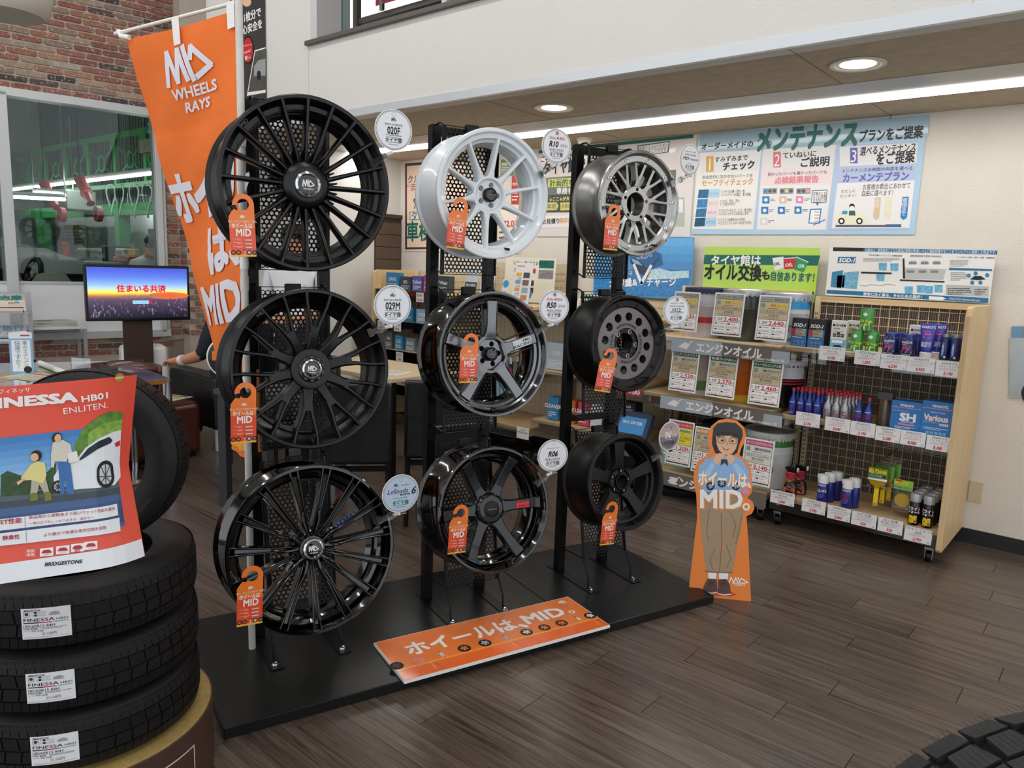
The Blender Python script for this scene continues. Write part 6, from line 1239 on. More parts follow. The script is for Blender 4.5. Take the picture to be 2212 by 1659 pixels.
# ================================================================ posters and boards on the right wall
MW = facing((0, 0, 0), (0, -1, 0))
def wposter(name, label, x0, x1, z0, z1, Y, hexc, cat='poster', th=.002, rough=.28, rx=0.0):
    t = thing(name, label, cat, (x0, Y, z0)); t.rotation_euler = (rx, 0, 0); part('sheet', MB().box(0, x1-x0, 0, th, 0, z1-z0), mat(hexc, rough, 0, .5, name='print_'+hexc[1:]), t)
    def pm(x, y, X=x0, Z=z0, Y=Y): q = onY(x, y, Y); return (q.x-X, q.z-Z)
    return t, Flat('print', t, pm=pm, base=.0006, eps=.0004)
def P(ox, oy, s): return lambda x, y: (ox+x/s, oy+y/s)
def sub(f, ox, oy, s):          # draw in the coordinates of a magnified view
    pm0 = f.pm; f.pm = lambda x, y: pm0(ox+x/s, oy+y/s); return f
GT = mat('#17695b', .4); BT = mat('#1b1d22', .45); PB = mat('#a9c7df', .3, 0, .5); PANEL = mat('#ece9e6', .35, 0, .4)
# 1 maintenance plan poster
t, f = wposter('maintenance_poster', 'wide pale blue poster of three maintenance panels high on the wall', -2.52, -1.10, 1.757, 2.432, YW-.006, '#aecde4'); sub(f, 1480, 230, 3.95)
f.poly([(130, 235), (2085, 70), (2070, 260), (120, 430)], mat('#9db9c8', .3, 0, .5), 0)
for q, c in (([(110, 395), (650, 370), (580, 1050), (62, 1048)], '#efeae2'), ([(665, 372), (1290, 325), (1205, 1055), (610, 1053)], '#f0dcdc'), ([(1305, 330), (1985, 300), (1920, 1050), (1240, 1055)], '#b9c4e2')): f.poly(q, mat(c, .35, 0, .4), 1)
for q in ([(120, 395), (645, 370), (622, 550), (120, 577)], [(675, 365), (1285, 335), (1248, 522), (680, 546)], [(1320, 345), (1985, 310), (1975, 485), (1320, 512)]): f.poly(q, mat('#e6e4e2', .35, 0, .4), 2)
f.poly([(1300, 655), (1960, 630), (1915, 1035), (1250, 1040)], PANEL, 2); f.poly([(650, 675), (1240, 665), (1200, 1045), (615, 1045)], PANEL, 2)
f.text('オーダーメイドの', 143, 345, 580, 318, BT, L=4, bold=.03); f.text('メンテナンス', 625, 290, 1470, 232, GT, h=165, L=4, bold=.05); f.text('プランをご提案', 1490, 255, 2030, 215, BT, h=82, L=4, bold=.03)
for (x, y, c, n) in ((212, 492, '#d9a94a', '1'), (785, 455, '#e06a78', '2'), (1440, 420, '#5e62b0', '3')): f.rect(x-32, y-68, x+32, y+66, mat(c, .4, 0, .3), 3); f.text(n, x, y, m=WP, h=110, L=5, cond=.8)
f.text('すみずみまで', 258, 455, 535, 435, BT, L=4, bold=.02); f.text('チェック', 325, 515, 590, 495, BT, L=4, bold=.04); f.text('ていねいに', 835, 420, 1120, 400, BT, L=4, bold=.02); f.text('ご説明', 990, 480, 1230, 465, BT, L=4, bold=.03); f.text('選べるメンテナンス', 1495, 385, 1970, 345, BT, h=60, L=4, bold=.02); f.text('をご提案', 1635, 450, 1960, 425, BT, h=82, L=4, bold=.03)
f.text('安全走行に欠かせないパーツを', 148, 605, 578, 588, BT, L=4); f.text('セーフティチェック', 145, 655, 578, 638, mat('#d9a868', .4), h=46, L=4, bold=.03); f.text('良かったパーツも悪かったパーツも', 708, 580, 1210, 558, BT, L=4); f.text('点検結果報告', 765, 632, 1138, 618, mat('#e58a92', .4), L=4, bold=.03); f.text('メンテナンスの時期や内容を選べる', 1338, 550, 1942, 525, BT, L=4); f.text('カーメンテプラン', 1350, 612, 1908, 592, mat('#6a6ab4', .4), h=58, L=4, bold=.04)
for i, (a, b, c, rows) in enumerate(((710, 780, 'エンジンルーム', ('オイルの量・汚れ・色', 'バッテリーの電圧、受入性能')), (792, 862, '車まわり下回り', ('キズ、凹み、汚れ', '下回りのサビ')), (872, 942, '視界の安全性', ('ワイパーのスジ、ムラ、吹き残し', 'フロントガラスの水はじき力')), (952, 1022, 'エアコン', ('エアコン内部のカビや汚れ', 'エアコンフィルターのカビや汚れ')))):
    dx = -i*10; f.poly([(118+dx, a), (205+dx, a-2), (196+dx, b), (108+dx, b+2)], mat(('#2f6f9a', '#3f86b8', '#35799f', '#24576f')[i], .4, var=.4, vs=60), 3); f.poly([(206+dx, a-2), (300+dx, a-5), (292+dx, b-2), (197+dx, b)], mat(('#b9d9ea', '#eee0da', '#eedfe4', '#b3d3ee')[i], .4), 3); f.text(c[:4], 212+dx, (a+b)/2, 290+dx, (a+b)/2-2, mat(('#2c7ba8', '#e0b8a8', '#e0a8b8', '#2c6fb8')[i], .4), h=24, L=5)
    for k_, rw in enumerate(rows): f.line([(312+dx, a+8+28*k_), (326+dx, a+8+28*k_), (326+dx, a+22+28*k_), (312+dx, a+22+28*k_)], 2, LGR, 4, True); f.text(rw, 334+dx, a+16+28*k_, 334+dx+len(rw)*17.5, a+12+28*k_, BT, h=22, L=4)
for i, x in enumerate((725, 867, 1010)):
    f.poly([(x-60, 700), (x+60, 695), (x+58, 745), (x-60, 748)], mat('#9a9c98', .4), 3); [f.disc(x-38+38*k_, 722-k_, 15, mat(('#3a8fd0', '#e8d9a0', '#f0a0a0')[i] if k_ == i else '#5b5f5c', .4), 4, 14) for k_ in range(3)]
for x, y, c in ((690, 797, '#2a86c0'), (835, 797, '#e0c3a8'), (977, 795, '#e58ab8'), (680, 887, '#2a86c0'), (822, 887, '#2a78c0'), (964, 885, '#2a86c0'), (672, 980, '#dcd8d4')): f.rect(x-31, y-31, x+31, y+31, mat(c, .4), 3); f.disc(x, y, 16, WP, 4, 12); f.greek(x+38, y-12, x+92, y+14, 2, DGR, 4, .4, int(x), 14)
f.poly([(1085, 715), (1215, 710), (1205, 822), (1140, 826), (1130, 850), (1118, 826), (1075, 822)], mat('#2d6f93', .4), 3); f.poly([(1091, 721), (1209, 716), (1200, 816), (1081, 816)], WP, 4); [f.text(s_, 1094, 745+28*k_, 1204, 741+28*k_, BT, h=24, L=6) for k_, s_ in enumerate(('写真などを', 'もとに結果', 'をお知らせ'))]
f.poly([(1065, 875), (1165, 870), (1150, 1000), (1052, 1000)], mat('#2f7fb8', .4), 3); f.poly([(1075, 885), (1155, 880), (1142, 990), (1062, 990)], WP, 4); [f.rect(1105, 898+26*k_, 1146, 904+26*k_, LGR, 5) for k_ in range(4)]; f.line([(1195, 965), (1095, 1012)], 8, mat('#2f7fb8', .4), 5)
f.text('わたしに', 1332, 725, 1455, 720, BT, L=4); f.text('ピッタリ！', 1328, 765, 1460, 760, BT, L=4); f.text('お客様の都合にあわせて', 1518, 690, 1922, 672, BT, h=40, L=4); f.text('自由に選べます！', 1510, 742, 1775, 736, BT, h=40, L=4)
f.poly([(1300, 940), (1320, 895), (1350, 880), (1430, 880), (1470, 910), (1530, 925), (1550, 960), (1545, 1000), (1298, 1000)], mat('#efe9c9', .4), 3); f.poly([(1345, 890), (1385, 890), (1385, 920), (1335, 920)], mat('#3c9ad4', .4), 4); f.disc(1424, 852, 24, BT, 4, 16); f.disc(1424, 868, 20, WP, 5, 16); f.poly([(1400, 890), (1450, 890), (1455, 930), (1398, 930)], mat('#34606c', .4), 5)
for x in (1335, 1488): f.disc(x, 978, 28, BT, 5, 20); f.disc(x, 978, 15, WP, 6, 16)
f.rect(1285, 1012, 1845, 1028, mat('#4a4f58', .4), 4); f.rect(1710, 1004, 1845, 1016, mat('#3a82c0', .4), 5)
for x0, x1, y0, y1, c, s_ in ((1612, 1670, 778, 970, '#dcc3a4', '今日'), (1705, 1765, 776, 968, '#ece0c4', '3ヶ月'), (1845, 1908, 772, 970, '#2a86c8', '車検まで')):
    f.poly([(x0+10, y0), (x1+2, y0-2), (x1-14, y1-22), ((x0+x1)/2-12, y1), (x0-8, y1-22)], mat(c, .4), 4); [f.text(ch_, (x0+x1)/2-k_*4, y0+30+k_*38, m=WP, h=34, L=6) for k_, ch_ in enumerate(s_)]
f.line([(620, 300), (655, 262)], 9, GT, 5); f.ring(648, 250, 14, 22, GT, 5, 16); f.ring(720, 312, 12, 20, GT, 5, 16)
# 2 inspection plan poster to its left, partly behind the right rack
t, f = wposter('inspection_poster', 'grey and green inspection plan poster behind the right rack', -3.92, -2.535, 1.74, 2.432, YW-.006, '#e3dad6'); sub(f, 840, 280, 3.351)
f.poly([(1085, 150), (2205, 35), (2205, 60), (1085, 172)], GT, 1)
f.text('ご存知ですか?', 1100, 215, 1345, 188, BT, L=3, bold=.02); f.text('タイヤ館で', 1120, 285, 1420, 252, BT, h=75, L=3, bold=.04); f.poly([(1140, 348), (2080, 290), (2070, 560), (1130, 595)], mat('#6e746a', .4, 0, .4), 1); f.poly([(1155, 358), (1500, 340), (1495, 405), (1152, 418)], mat('#dfd56a', .4), 2)
f.text('計画的なメンテ', 1165, 388, 1490, 375, GT, L=4, bold=.02); f.text('車検もスムーズ', 1215, 445, 1500, 437, WP, L=4, bold=.02); f.poly([(1130, 475), (2070, 440), (2066, 590), (1126, 600)], mat('#3f4c42', .4, 0, .4), 2); f.text('↓ここ↓が大切！', 1165, 505, 1345, 497, mat('#f0e48a', .4), L=4, bold=.02)
for i, s_ in enumerate(('1年前', '半年前', '3ヶ月前')): x = 1130+i*112; f.poly([(x, 528), (x+85, 525), (x+100, 554), (x+84, 583), (x, 586)], mat('#d8c878', .4), 3); f.text(s_, x+8, 556, x+82, 553, GT, L=5)
f.poly([(1105, 625), (2060, 595), (2058, 690), (1100, 710)], PANEL, 2); f.text('お見積り', 1112, 668, 1235, 660, BT, L=4, bold=.02); f.text('無料！', 1238, 660, 1318, 656, mat('#e0ab78', .4), L=4, bold=.03)
f.poly([(1800, 115), (2035, 82), (2025, 165), (1800, 195)], GT, 2); f.poly([(1808, 122), (2028, 90), (2018, 160), (1808, 188)], WP, 3); f.text('料金シミュレーション', 1815, 138, 2020, 110, BT, h=26, L=5); f.text('すぐお出しできます！', 1815, 168, 2018, 142, BT, h=26, L=5)
f.poly([(2075, 150), (2110, 110), (2145, 150), (2140, 190), (2080, 192)], mat('#e9d9d2', .4), 2); f.rect(2060, 490, 2140, 700, mat('#b8c0b4', .4), 2); f.rect(2070, 505, 2130, 600, PANEL, 3)
# 3 vehicle inspection poster at the far end
t, f = wposter('notice_poster', 'cream poster with maroon frame at the far end of the wall', -5.53, -4.86, 1.60, 2.43, YW-.006, '#e6e2dc'); sub(f, 840, 280, 3.351)
f.poly([(118, 245), (560, 212), (560, 858), (118, 868)], mat('#5a2f38', .4, 0, .4), 1); f.poly([(132, 264), (560, 232), (560, 845), (132, 852)], mat('#efd3bb', .4, 0, .4), 2)
f.text('クルマのこと', 140, 362, 400, 345, BT, L=4, bold=.01); f.text('“まかせて', 135, 420, 330, 405, mat('#b8363a', .4), L=4, bold=.01); f.poly([(152, 596), (420, 585), (420, 650), (152, 656)], GT, 3); f.poly([(157, 601), (415, 590), (415, 645), (157, 651)], PANEL, 4); f.text('タイヤ館', 165, 628, 360, 620, BT, L=6); f.text('車検', 132, 740, 310, 732, GT, h=112, L=4, bold=.03); f.line([(180, 510), (195, 545), (185, 570)], 8, GT, 4); f.disc(190, 505, 9, GT, 4, 12); f.disc(215, 545, 16, GT, 4, 14)
# small wall notices glimpsed through the white wheel
for lab, q, c, s_ in (('small green and yellow notice seen through the white wheel', (1082, 345, 1118, 378), '#5f8f3c', '整備ポイント'), ('small red bordered notice seen through the white wheel', (1106, 380, 1122, 440), '#c23a3a', '受付中'), ('pale price list seen through the white wheel', (1078, 455, 1124, 548), '#efe3d4', '¥82,050')):
    a, b = onY(q[0], q[1], YW-.006), onY(q[2], q[3], YW-.006); t = thing('wall_notice', lab, 'notice', (a.x, YW-.006, b.z)); part('sheet', MB().box(0, b.x-a.x, 0, .002, 0, a.z-b.z), mat(c, .4), t); f = Flat('print', t); f.text(s_, .01, (a.z-b.z)*.7, b.x-a.x-.01, (a.z-b.z)*.7, WP if c != '#efe3d4' else REDP, L=1, bold=.02); f.greek(.01, (a.z-b.z)*.55, b.x-a.x-.01, .02, 4, WP if c != '#efe3d4' else DGR, 1, .4, 3, .014)
# 4 sea poster with a large V
t, f = wposter('sea_poster', 'blue sea poster with a big white V above the battery shelf', -3.30, -2.475, 1.30, 1.735, 4.87, '#4f9bd6'); sub(f, 1190, 290, 5.029)
for i, c in enumerate(('#63b0e6', '#5aa6e0', '#4e9cd8', '#4a94cf')): f.poly([(1050, 1130+i*85), (1548, 1130+i*85), (1540, 1215+i*85), (1050, 1215+i*85)], mat(c, .35, 0, .4, var=.05, vs=20), 0)
f.poly([(470, 1470), (1525, 1470), (1505, 1760), (470, 1760)], mat('#2b80c4', .35, 0, .4, var=.35, vs=40), 1); f.poly([(1050, 1480), (1180, 1455), (1300, 1490), (1500, 1480), (1500, 1560), (1050, 1580)], mat('#bcdcee', .35, 0, .4, var=.3, vs=55), 2)
f.poly([(850, 1130), (1200, 1300), (1222, 1420), (1000, 1500), (860, 1400)], mat('#1c5f9c', .35, 0, .4), 2); f.poly([(860, 1340), (960, 1370), (1060, 1470), (1130, 1380), (1200, 1320), (1100, 1450), (1050, 1560), (900, 1480)], mat('#223a55', .4, 0, .4), 3); f.poly([(870, 1345), (950, 1375), (1000, 1430), (900, 1400)], mat('#8fb6d0', .4), 4)
f.text('CAOS', 960, 1308, 1100, 1305, mat('#bfe0f4', .4), L=5); f.text('Blue Battery', 935, 1345, 1050, 1340, WP, L=5); f.line([(905, 1420), (985, 1620)], 32, WP, 6); f.line([(985, 1620), (1090, 1430)], 32, WP, 6); f.text('大容量&', 640, 1620, 940, 1605, WP, h=70, L=6, bold=.03); f.text('チャージ', 1045, 1605, 1360, 1600, WP, h=80, L=6, bold=.03); f.text('は', 868, 1505, m=WP, h=40, L=6)
# 5 green oil change board, 6 additive board: both stand on the shelf tops
t, f = wposter('oil_change_board', 'lime green board about oil changes above the oil pails', -2.385, -1.615, 1.33, 1.672, 4.86, '#b4d84a', 'board', .006); sub(f, 1500, 510, 3.107)
f.poly([(68, 125), (845, 130), (828, 198), (62, 188)], GT, 1); f.text('タイヤ館は', 115, 163, 445, 163, WP, h=52, L=3, bold=.03); f.text('オイル交換', 70, 240, 450, 248, BT, h=84, L=3, bold=.035); f.text('も', 455, 262, 505, 264, BT, L=3, bold=.04); f.text('自信あります！', 515, 268, 805, 280, GT, h=50, L=3, bold=.03)
for i, (q, c) in enumerate((([(525, 150), (598, 140), (600, 215), (540, 235)], '#e9e9e4'), ([(600, 150), (682, 145), (672, 218), (605, 222)], '#c8323c'), ([(685, 140), (765, 175), (735, 240), (672, 225)], '#2f9a5a'))): f.poly(q, mat(c, .4), 3); f.text('OIL', q[0][0]+12, 190+i*6, q[1][0]-22, 180+i*9, BT if i == 0 else WP, L=5, bold=.03); f.line([q[0], q[1]], 5, WP, 4)
t, f = wposter('additive_board', 'white and blue additive board standing on the can shelves', -1.553, -.675, 1.383, 1.672, 4.86, '#ece9e4', 'board', .006); sub(f, 1500, 510, 3.107)
TB = mat('#1f6f9c', .4)
f.poly([(932, 75), (1140, 80), (1132, 103), (930, 100)], BT, 1); f.poly([(1140, 80), (2035, 97), (2032, 125), (1132, 103)], TB, 1); f.text('当製品は、原因療法によりお客様の愛車が新車レベルに機能回復することをコンセプトに開発した製品です。', 1148, 95, 2025, 112, WP, h=20, L=3); f.poly([(890, 360), (1975, 415), (1972, 450), (886, 385)], TB, 1); f.text('愛車に永く乗る、そのための選択！', 1135, 388, 1525, 410, WP, L=3, bold=.02); f.poly([(1575, 403), (1665, 408), (1688, 420), (1665, 430), (1573, 424)], WP, 3); f.text('http://d1-chemical.com', 1715, 418, 1918, 432, WP, L=3)
f.poly([(965, 140), (1085, 140), (1080, 182), (960, 180)], TB, 2); f.text('SOD-1', 972, 160, 1078, 162, WP, L=4, bold=.04, shear=.2)
for q, c in (([(925, 240), (1000, 230), (985, 350), (915, 340)], '#3c83ab'), ([(1005, 245), (1105, 235), (1090, 355), (990, 345)], '#74aecb'), ([(960, 265), (1010, 262), (1005, 345), (955, 345)], '#2c5f80')): f.poly(q, mat(c, .4, var=.3, vs=60), 2)
f.text('汚れを分解してエンジンの機能回復', 1170, 127, 1395, 133, BT, L=3, bold=.01); f.text('油膜増強効果で愛車の寿命延長', 1448, 132, 1660, 137, BT, L=3, bold=.01); f.text('オイル滲みや消費・異音・振動・燃費改善', 1758, 140, 2015, 147, BT, L=3, bold=.01)
f.greek(1135, 145, 1385, 172, 3, LGR, 2, .4, 1, 9); f.greek(1715, 158, 1840, 205, 5, LGR, 2, .4, 2, 8); f.poly([(1410, 150), (1415, 285), (1400, 285), (1398, 150)], BT, 2); f.poly([(1410, 212), (1690, 222), (1670, 292), (1400, 284)], mat('#c2c3c1', .4), 1)
for i in range(6): x, y = 1440+(i % 3)*80-(i//3)*15, 182+(i//3)*58; f.rect(x, y-10, x+52, y+6, mat('#7f8688', .4), 3); f.rect(x+6, y-16, x+46, y-8, mat('#a9b0b2', .4), 4)
for x, y in ((1265, 205), (1343, 208), (1440, 362), (1520, 355), (1575, 360), (1640, 352), (1250, 275)): f.poly([(x-28, y-25), (x+28, y-25), (x+24, y+25), (x-26, y+24)], mat('#6aaed2', .4, var=.3, vs=60), 2)
f.line([(1110, 330), (1150, 335), (1180, 325), (1250, 330), (1300, 322), (1350, 330)], 3, LGR, 2); f.poly([(1120, 238), (1325, 245), (1324, 256), (1118, 250)], BT, 2); f.poly([(1380, 290), (1680, 302), (1678, 312), (1378, 300)], BT, 2); f.poly([(1710, 212), (2000, 222), (1998, 234), (1708, 228)], TB, 2); f.poly([(1690, 325), (1980, 338), (1975, 408), (1686, 395)], mat('#b9bab8', .4), 1); f.greek(1700, 345, 1860, 395, 4, BT, 2, .4, 3, 12); f.greek(1880, 352, 1965, 400, 4, BT, 2, .4, 4, 12)
f.poly([(1850, 290), (1880, 268), (1925, 268), (1955, 290), (1900, 296)], BT, 2); [f.disc(x, y, 14, mat('#2f7fb0', .4), 2, 14) for x, y in ((1888, 250), (1965, 262), (1842, 265), (1865, 312), (1920, 312))]; f.greek(1720, 240, 1830, 300, 5, LGR, 2, .4, 5, 9)
# 7 coast poster cut by the right edge, ceiling hook
t, f = wposter('coast_poster', 'poster of pale sea and sky at the right edge of the wall', -.335, .45, .905, 1.575, YW-.006, '#d3d9de')
f.rect(2180, 730, 2500, 860, mat('#a9b4b8', .35, 0, .4, var=.1, vs=10), 1); f.rect(2185, 705, 2500, 730, mat('#5f8fae', .35, 0, .4), 2); f.poly([(2205, 720), (2222, 690), (2300, 640), (2500, 640), (2500, 730), (2205, 730)], mat('#6d8293', .35, 0, .4), 3); f.disc(2232, 850, 26, BT, 4, 24)
t = thing('ceiling_hook', 'small wire hook hanging from the soffit above the maintenance poster', 'hook', onz(1925, 247, ZC)); part('wire', MB().tube([(0, 0, 0), (.004, 0, -.014), (-.002, 0, -.024), (-.009, 0, -.02)], .0016, 6), STEELB, t)
# hall poster beside the flag
t, f = wposter('hall_poster', 'tall black poster beside the flag, with a car picture', -5.62, -5.15, 2.52, 4.2, YB-.012, '#23262c'); sub(f, 470, 0, 4.1736)
f.text('手のひら1枚分で', 60, 235, 390, 105, WP, L=2, bold=.03); f.text('支える安心安全を', 60, 340, 402, 210, WP, L=2, bold=.03); f.disc(276, 450, 52, BKP, 3, 32, ry=130); f.disc(276, 452, 44, REDP, 4, 32, ry=112); f.text('ちゃんと', 245, 480, 302, 450, WP, L=6, bold=.02); f.text('買い。', 250, 530, 300, 508, WP, L=6, bold=.02); f.text('プリヂストンは', 236, 420, 312, 398, WP, L=6)
f.poly([(335, 455), (434, 425), (434, 835), (265, 865)], WP, 2); f.poly([(340, 465), (434, 437), (434, 810), (278, 832)], mat('#4b4f46', .5, var=.3, vs=12), 3); f.poly([(330, 600), (370, 545), (434, 530), (434, 680), (330, 690)], mat('#9aa0a0', .4), 4); f.disc(375, 680, 18, BKP, 5, 16, ry=44); f.poly([(130, 520), (225, 500), (225, 700), (130, 740)], mat('#7a7c7e', .5), 2); f.disc(265, 20, 40, SK, 2, 14, ry=40)

# ================================================================ goods on the battery, filter and electronics shelves
def smallbox(label, x, y, z, w, d, h, c, s_=None, tc=None, grp=None, name='carton', ts=.02): 
    def pr(f, w_, h_):
        if s_: f.text(s_, 0, h_*.62, m=tc or WP, h=min(ts, h_*.3), L=1, bold=.02, cond=.9) if True else None
        f.greek(-w_*.4, h_*.38, w_*.4, h_*.12, 3, tc or WP, 1, .4, int(abs(x)*100), .012)
    return boxitem(name, label, x, y, z, w, d, h, mat(c, .4), pr, grp, 'box')
# electronics unit (left): blue camera boxes, lamps, trays
zl = (1.25, .98, .72, .42)
for i, (x, c, s_, w_, h_, z) in enumerate(((-5.14, '#2f86b8', 'DRIVE', .17, .15, zl[0]), (-4.97, '#3a4a5c', 'HD', .13, .12, zl[0]), (-4.82, '#5a5fb0', 'Cellstar', .12, .13, zl[0]), (-4.69, '#c04a6a', '人気', .10, .14, zl[0]), (-4.53, '#3f4a48', '360°+Rear', .2, .14, zl[0]), (-5.16, '#4aa0cf', '前後2カメラ', .19, .15, zl[1]), (-4.95, '#2f7fae', 'FHD', .16, .13, zl[1]), (-4.75, '#8fb8cf', 'WIDE', .15, .12, zl[1]), (-4.55, '#3c4f66', 'REAR', .15, .13, zl[1]), (-5.19, '#5b6a70', 'H4', .1, .15, zl[2]), (-5.05, '#3b93bd', 'LED', .1, .13, zl[2]), (-4.9, '#7f8d93', 'BULB', .12, .12, zl[2]), (-4.7, '#2d3f52', 'HID', .14, .13, zl[2]), (-5.15, '#1f2b33', 'LED ROOM LAMP', .16, .15, zl[3]), (-4.93, '#8a6a9a', 'SET', .14, .14, zl[3]), (-4.7, '#cfd4d6', 'USB', .14, .12, zl[3]))):
    smallbox('%s on the %s electronics shelf' % (('blue carton at the left', 'dark carton second', 'violet carton', 'pink carton', 'wide dark carton', 'light blue carton at the left', 'blue carton second', 'pale carton third', 'navy carton last', 'grey carton at the left', 'blue carton second', 'grey carton third', 'navy carton last', 'black carton at the left', 'purple carton', 'pale carton')[i], ('top', 'second', 'third', 'lowest')[zl.index(z)]), x, 4.43, z, w_, .06, h_, c, s_, ts=.03, grp='electronics cartons')
for i, (x, z, s_) in enumerate(((-5.1, 1.2, '22,880'), (-4.92, 1.2, '19,800'), (-4.7, 1.2, '24,200'), (-5.2, .93, '12,800'), (-4.98, .93, '9,980'), (-5.19, .67, '9,680'), (-4.95, .67, '3,980'))):
    t = thing('small_price_tag', 'small white price tag, %s on the electronics shelf edges' % ('left of the top row', 'middle of the top row', 'right of the top row', 'left of the second row', 'right of the second row', 'left of the third row', 'right of the third row')[i], 'tag', (x, YF-.021, z), group='small electronics tags'); part('card', MB().box(-.045, .045, -.001, .001, -.035, .045), PC, t); f = Flat('print', t, base=.0012); f.text(s_, 0, -.016, m=REDP, h=.016, bold=.03); f.greek(-.035, .035, .035, .005, 3, DGR, 1, .4, i, .007)
# filter unit: leaflet stands, heading, wiper blades
t = thing('shelf_heading', 'dark brown shelf-edge heading for air filters', 'sign', (-3.95, YF-.024, 1.165)); part('card', MB().box(-.36, .36, -.001, .001, -.045, .045), mat('#5b4544', .5), t); f = Flat('print', t, base=.0014); f.text('エアコンフィルター・クリーニング', -.34, .0, .34, 0, WP, h=.042, bold=.03)
def stand(label, x, z, w, h, c, fnp, lean=-.18, y=4.44):
    t = thing('leaflet_stand', label, 'stand', (x, y, z), group='leaflet stands'); t.rotation_euler = (lean, 0, 0); part('sheet', MB().box(-w/2, w/2, 0, .004, 0, h), mat(c, .4, 0, .3), t); part('foot', MB().box(-w/2, w/2, -.02, .0, -.0, .006), CLEAR, t); f = Flat('print', t, base=.0008); fnp(f, w, h)
def ls1(f, w, h): f.text('エアコンフィルター', 0, h*.9, m=BKP, h=.018, cond=.8); f.text('交換で車内快適', 0, h*.81, m=BKP, h=.016, cond=.8); f.greek(-w*.4, h*.75, w*.4, h*.5, 6, LGR, 1, .35, 3, .01); f.rect(-w*.3, h*.3, -w*.05, h*.46, LGR, 1); f.rect(w*.05, h*.3, w*.3, h*.46, mat('#8fa9ae', .5), 1); f.rect(-w*.4, h*.04, w*.4, h*.18, DGR, 1); f.text('1年に1回', 0, h*.11, m=WP, h=.016, L=3)
def ls2(f, w, h): f.rect(-w/2, 0, w/2, h*.6, mat('#24405e', .4), 1); f.text('車内環境', 0, h*.5, m=WP, h=.02, L=3); f.rect(-w*.35, h*.05, w*.2, h*.22, mat('#cfd8dd', .5), 2)
def ls3(f, w, h):
    f.greek(-w*.4, h*.95, w*.4, h*.9, 1, REDP, 1, .4, 1, .012)
    for i in range(4): f.rect(-w*.4, h*(.68-.18*i), -w*.1, h*(.76-.18*i), (YEL, mat('#5fa9c9', .5), mat('#e8a05a', .5), mat('#cfd4d8', .5))[i], 1); f.rect(w*.02, h*(.64-.18*i), w*.38, h*(.77-.18*i), mat(('#4a4f55', '#7a6a62', '#9ab0bf', '#c98a5a')[i], .5), 1); f.text('2,700', -w*.22, h*(.62-.18*i), m=REDP, h=.016, L=2)
def ls4(f, w, h): f.text('「におい」気になりませんか？', 0, h*.88, m=BKP, h=.026, cond=.8); f.rect(-w*.3, h*.66, w*.12, h*.76, mat('#cf3a4a', .5), 1); f.text('1年使用した4年汚れ！', -w*.09, h*.71, m=WP, h=.018, L=3, cond=.7); f.greek(-w*.3, h*.6, w*.1, h*.54, 1, DGR, 1, .4, 4, .02); f.rect(-w*.3, h*.38, w*.1, h*.5, mat('#3a332c', .5), 1); f.rect(-w*.3, h*.22, w*.1, h*.34, mat('#3a332c', .5), 1); f.disc(w*.0, h*.2, w*.08, mat('#2f8fc0', .5), 2, 20); f.rect(w*.18, h*.78, w*.46, h*.95, GT, 1); f.rect(w*.18, h*.55, w*.46, h*.74, mat('#8a8f94', .5, var=.3, vs=30), 1); f.text('Wエアコン', w*.34, h*.64, m=PINK, h=.024, L=3, cond=.7)
stand('wide pale smell notice standing at the back of the filter shelf', -3.83, 1.205, .52, .36, '#e9e6d6', ls4, -.06, 4.72); stand('dark blue topped leaflet stand on the filter shelf', -4.215, 1.205, .13, .25, '#c9ccd0', ls2); stand('white air filter leaflet stand on the filter shelf', -4.04, 1.205, .14, .30, '#e9e9e6', ls1); stand('narrow white box with blue drop mark on the filter shelf', -3.845, 1.205, .07, .19, '#e3e6e2', lambda f, w, h: (f.disc(0, h*.8, w*.42, mat('#3aa0c8', .5), 1, 20), f.greek(-w*.3, h*.5, w*.3, h*.3, 3, LGR, 1, .4, 2, .01))); stand('white leaflet stand with coloured price rows on the filter shelf', -3.685, 1.205, .17, .32, '#efece9', ls3)
t = thing('hang_rail', 'thin steel rail holding the wiper blades', 'rail', (-3.92, 4.44, .855)); part('bar', MB().box(-.3, .3, 0, .012, -.02, -.008), STEEL, t); [part('rail_hook', MB().box(x, x+.03, -.01, .0, -.03, .01), mat('#d6d6d2', .5), t) for x in (-.24, -.1, .04, .12, .22)]
for i, (x, L_, lab, cs) in enumerate(((-3.735, .50, 'wiper blade card with orange and purple print, left of the pair', ('#d0662f', '#7a3a78', '#b0344a')), (-3.66, .36, 'shorter wiper blade card with orange and purple print, right of the pair', ('#d0662f', '#7a3a78', '#4a8fa0')))):
    t = thing('wiper_pack', lab, 'wiper', (x, 4.43, .84-L_), group='hanging wiper blades'); part('card', MB().box(-.016, .016, 0, .012, 0, L_), mat('#2a2730', .45), t, bevel=.002); f = Flat('print', t, base=.0006); [f.rect(-.015, L_*(.2+.18*k_), .015, L_*(.38+.18*k_), mat(cs[k_ % 3], .45), 1) for k_ in range(3)]; f.text('DAIHATSU', 0, L_*.42, m=WP, h=.012, L=3, rot=PI/2, bold=.02); f.rect(-.012, L_*.8, .012, L_*.9, WP, 1)
for i in range(3): t = thing('wiper_refill', 'pale blue wiper refill hanging %s' % ('left of the others', 'between two others', 'right of the others')[i], 'wiper', (-3.93+.045*i, 4.5, .36), group='pale blue wiper refills'); part('sleeve', MB().box(-.016, .016, 0, .012, 0, .44), mat('#8fb4cf', .4), t, bevel=.002); part('tip', MB().box(-.016, .016, -.001, .012, -.02, .0), mat('#2f5f8a', .5), t)
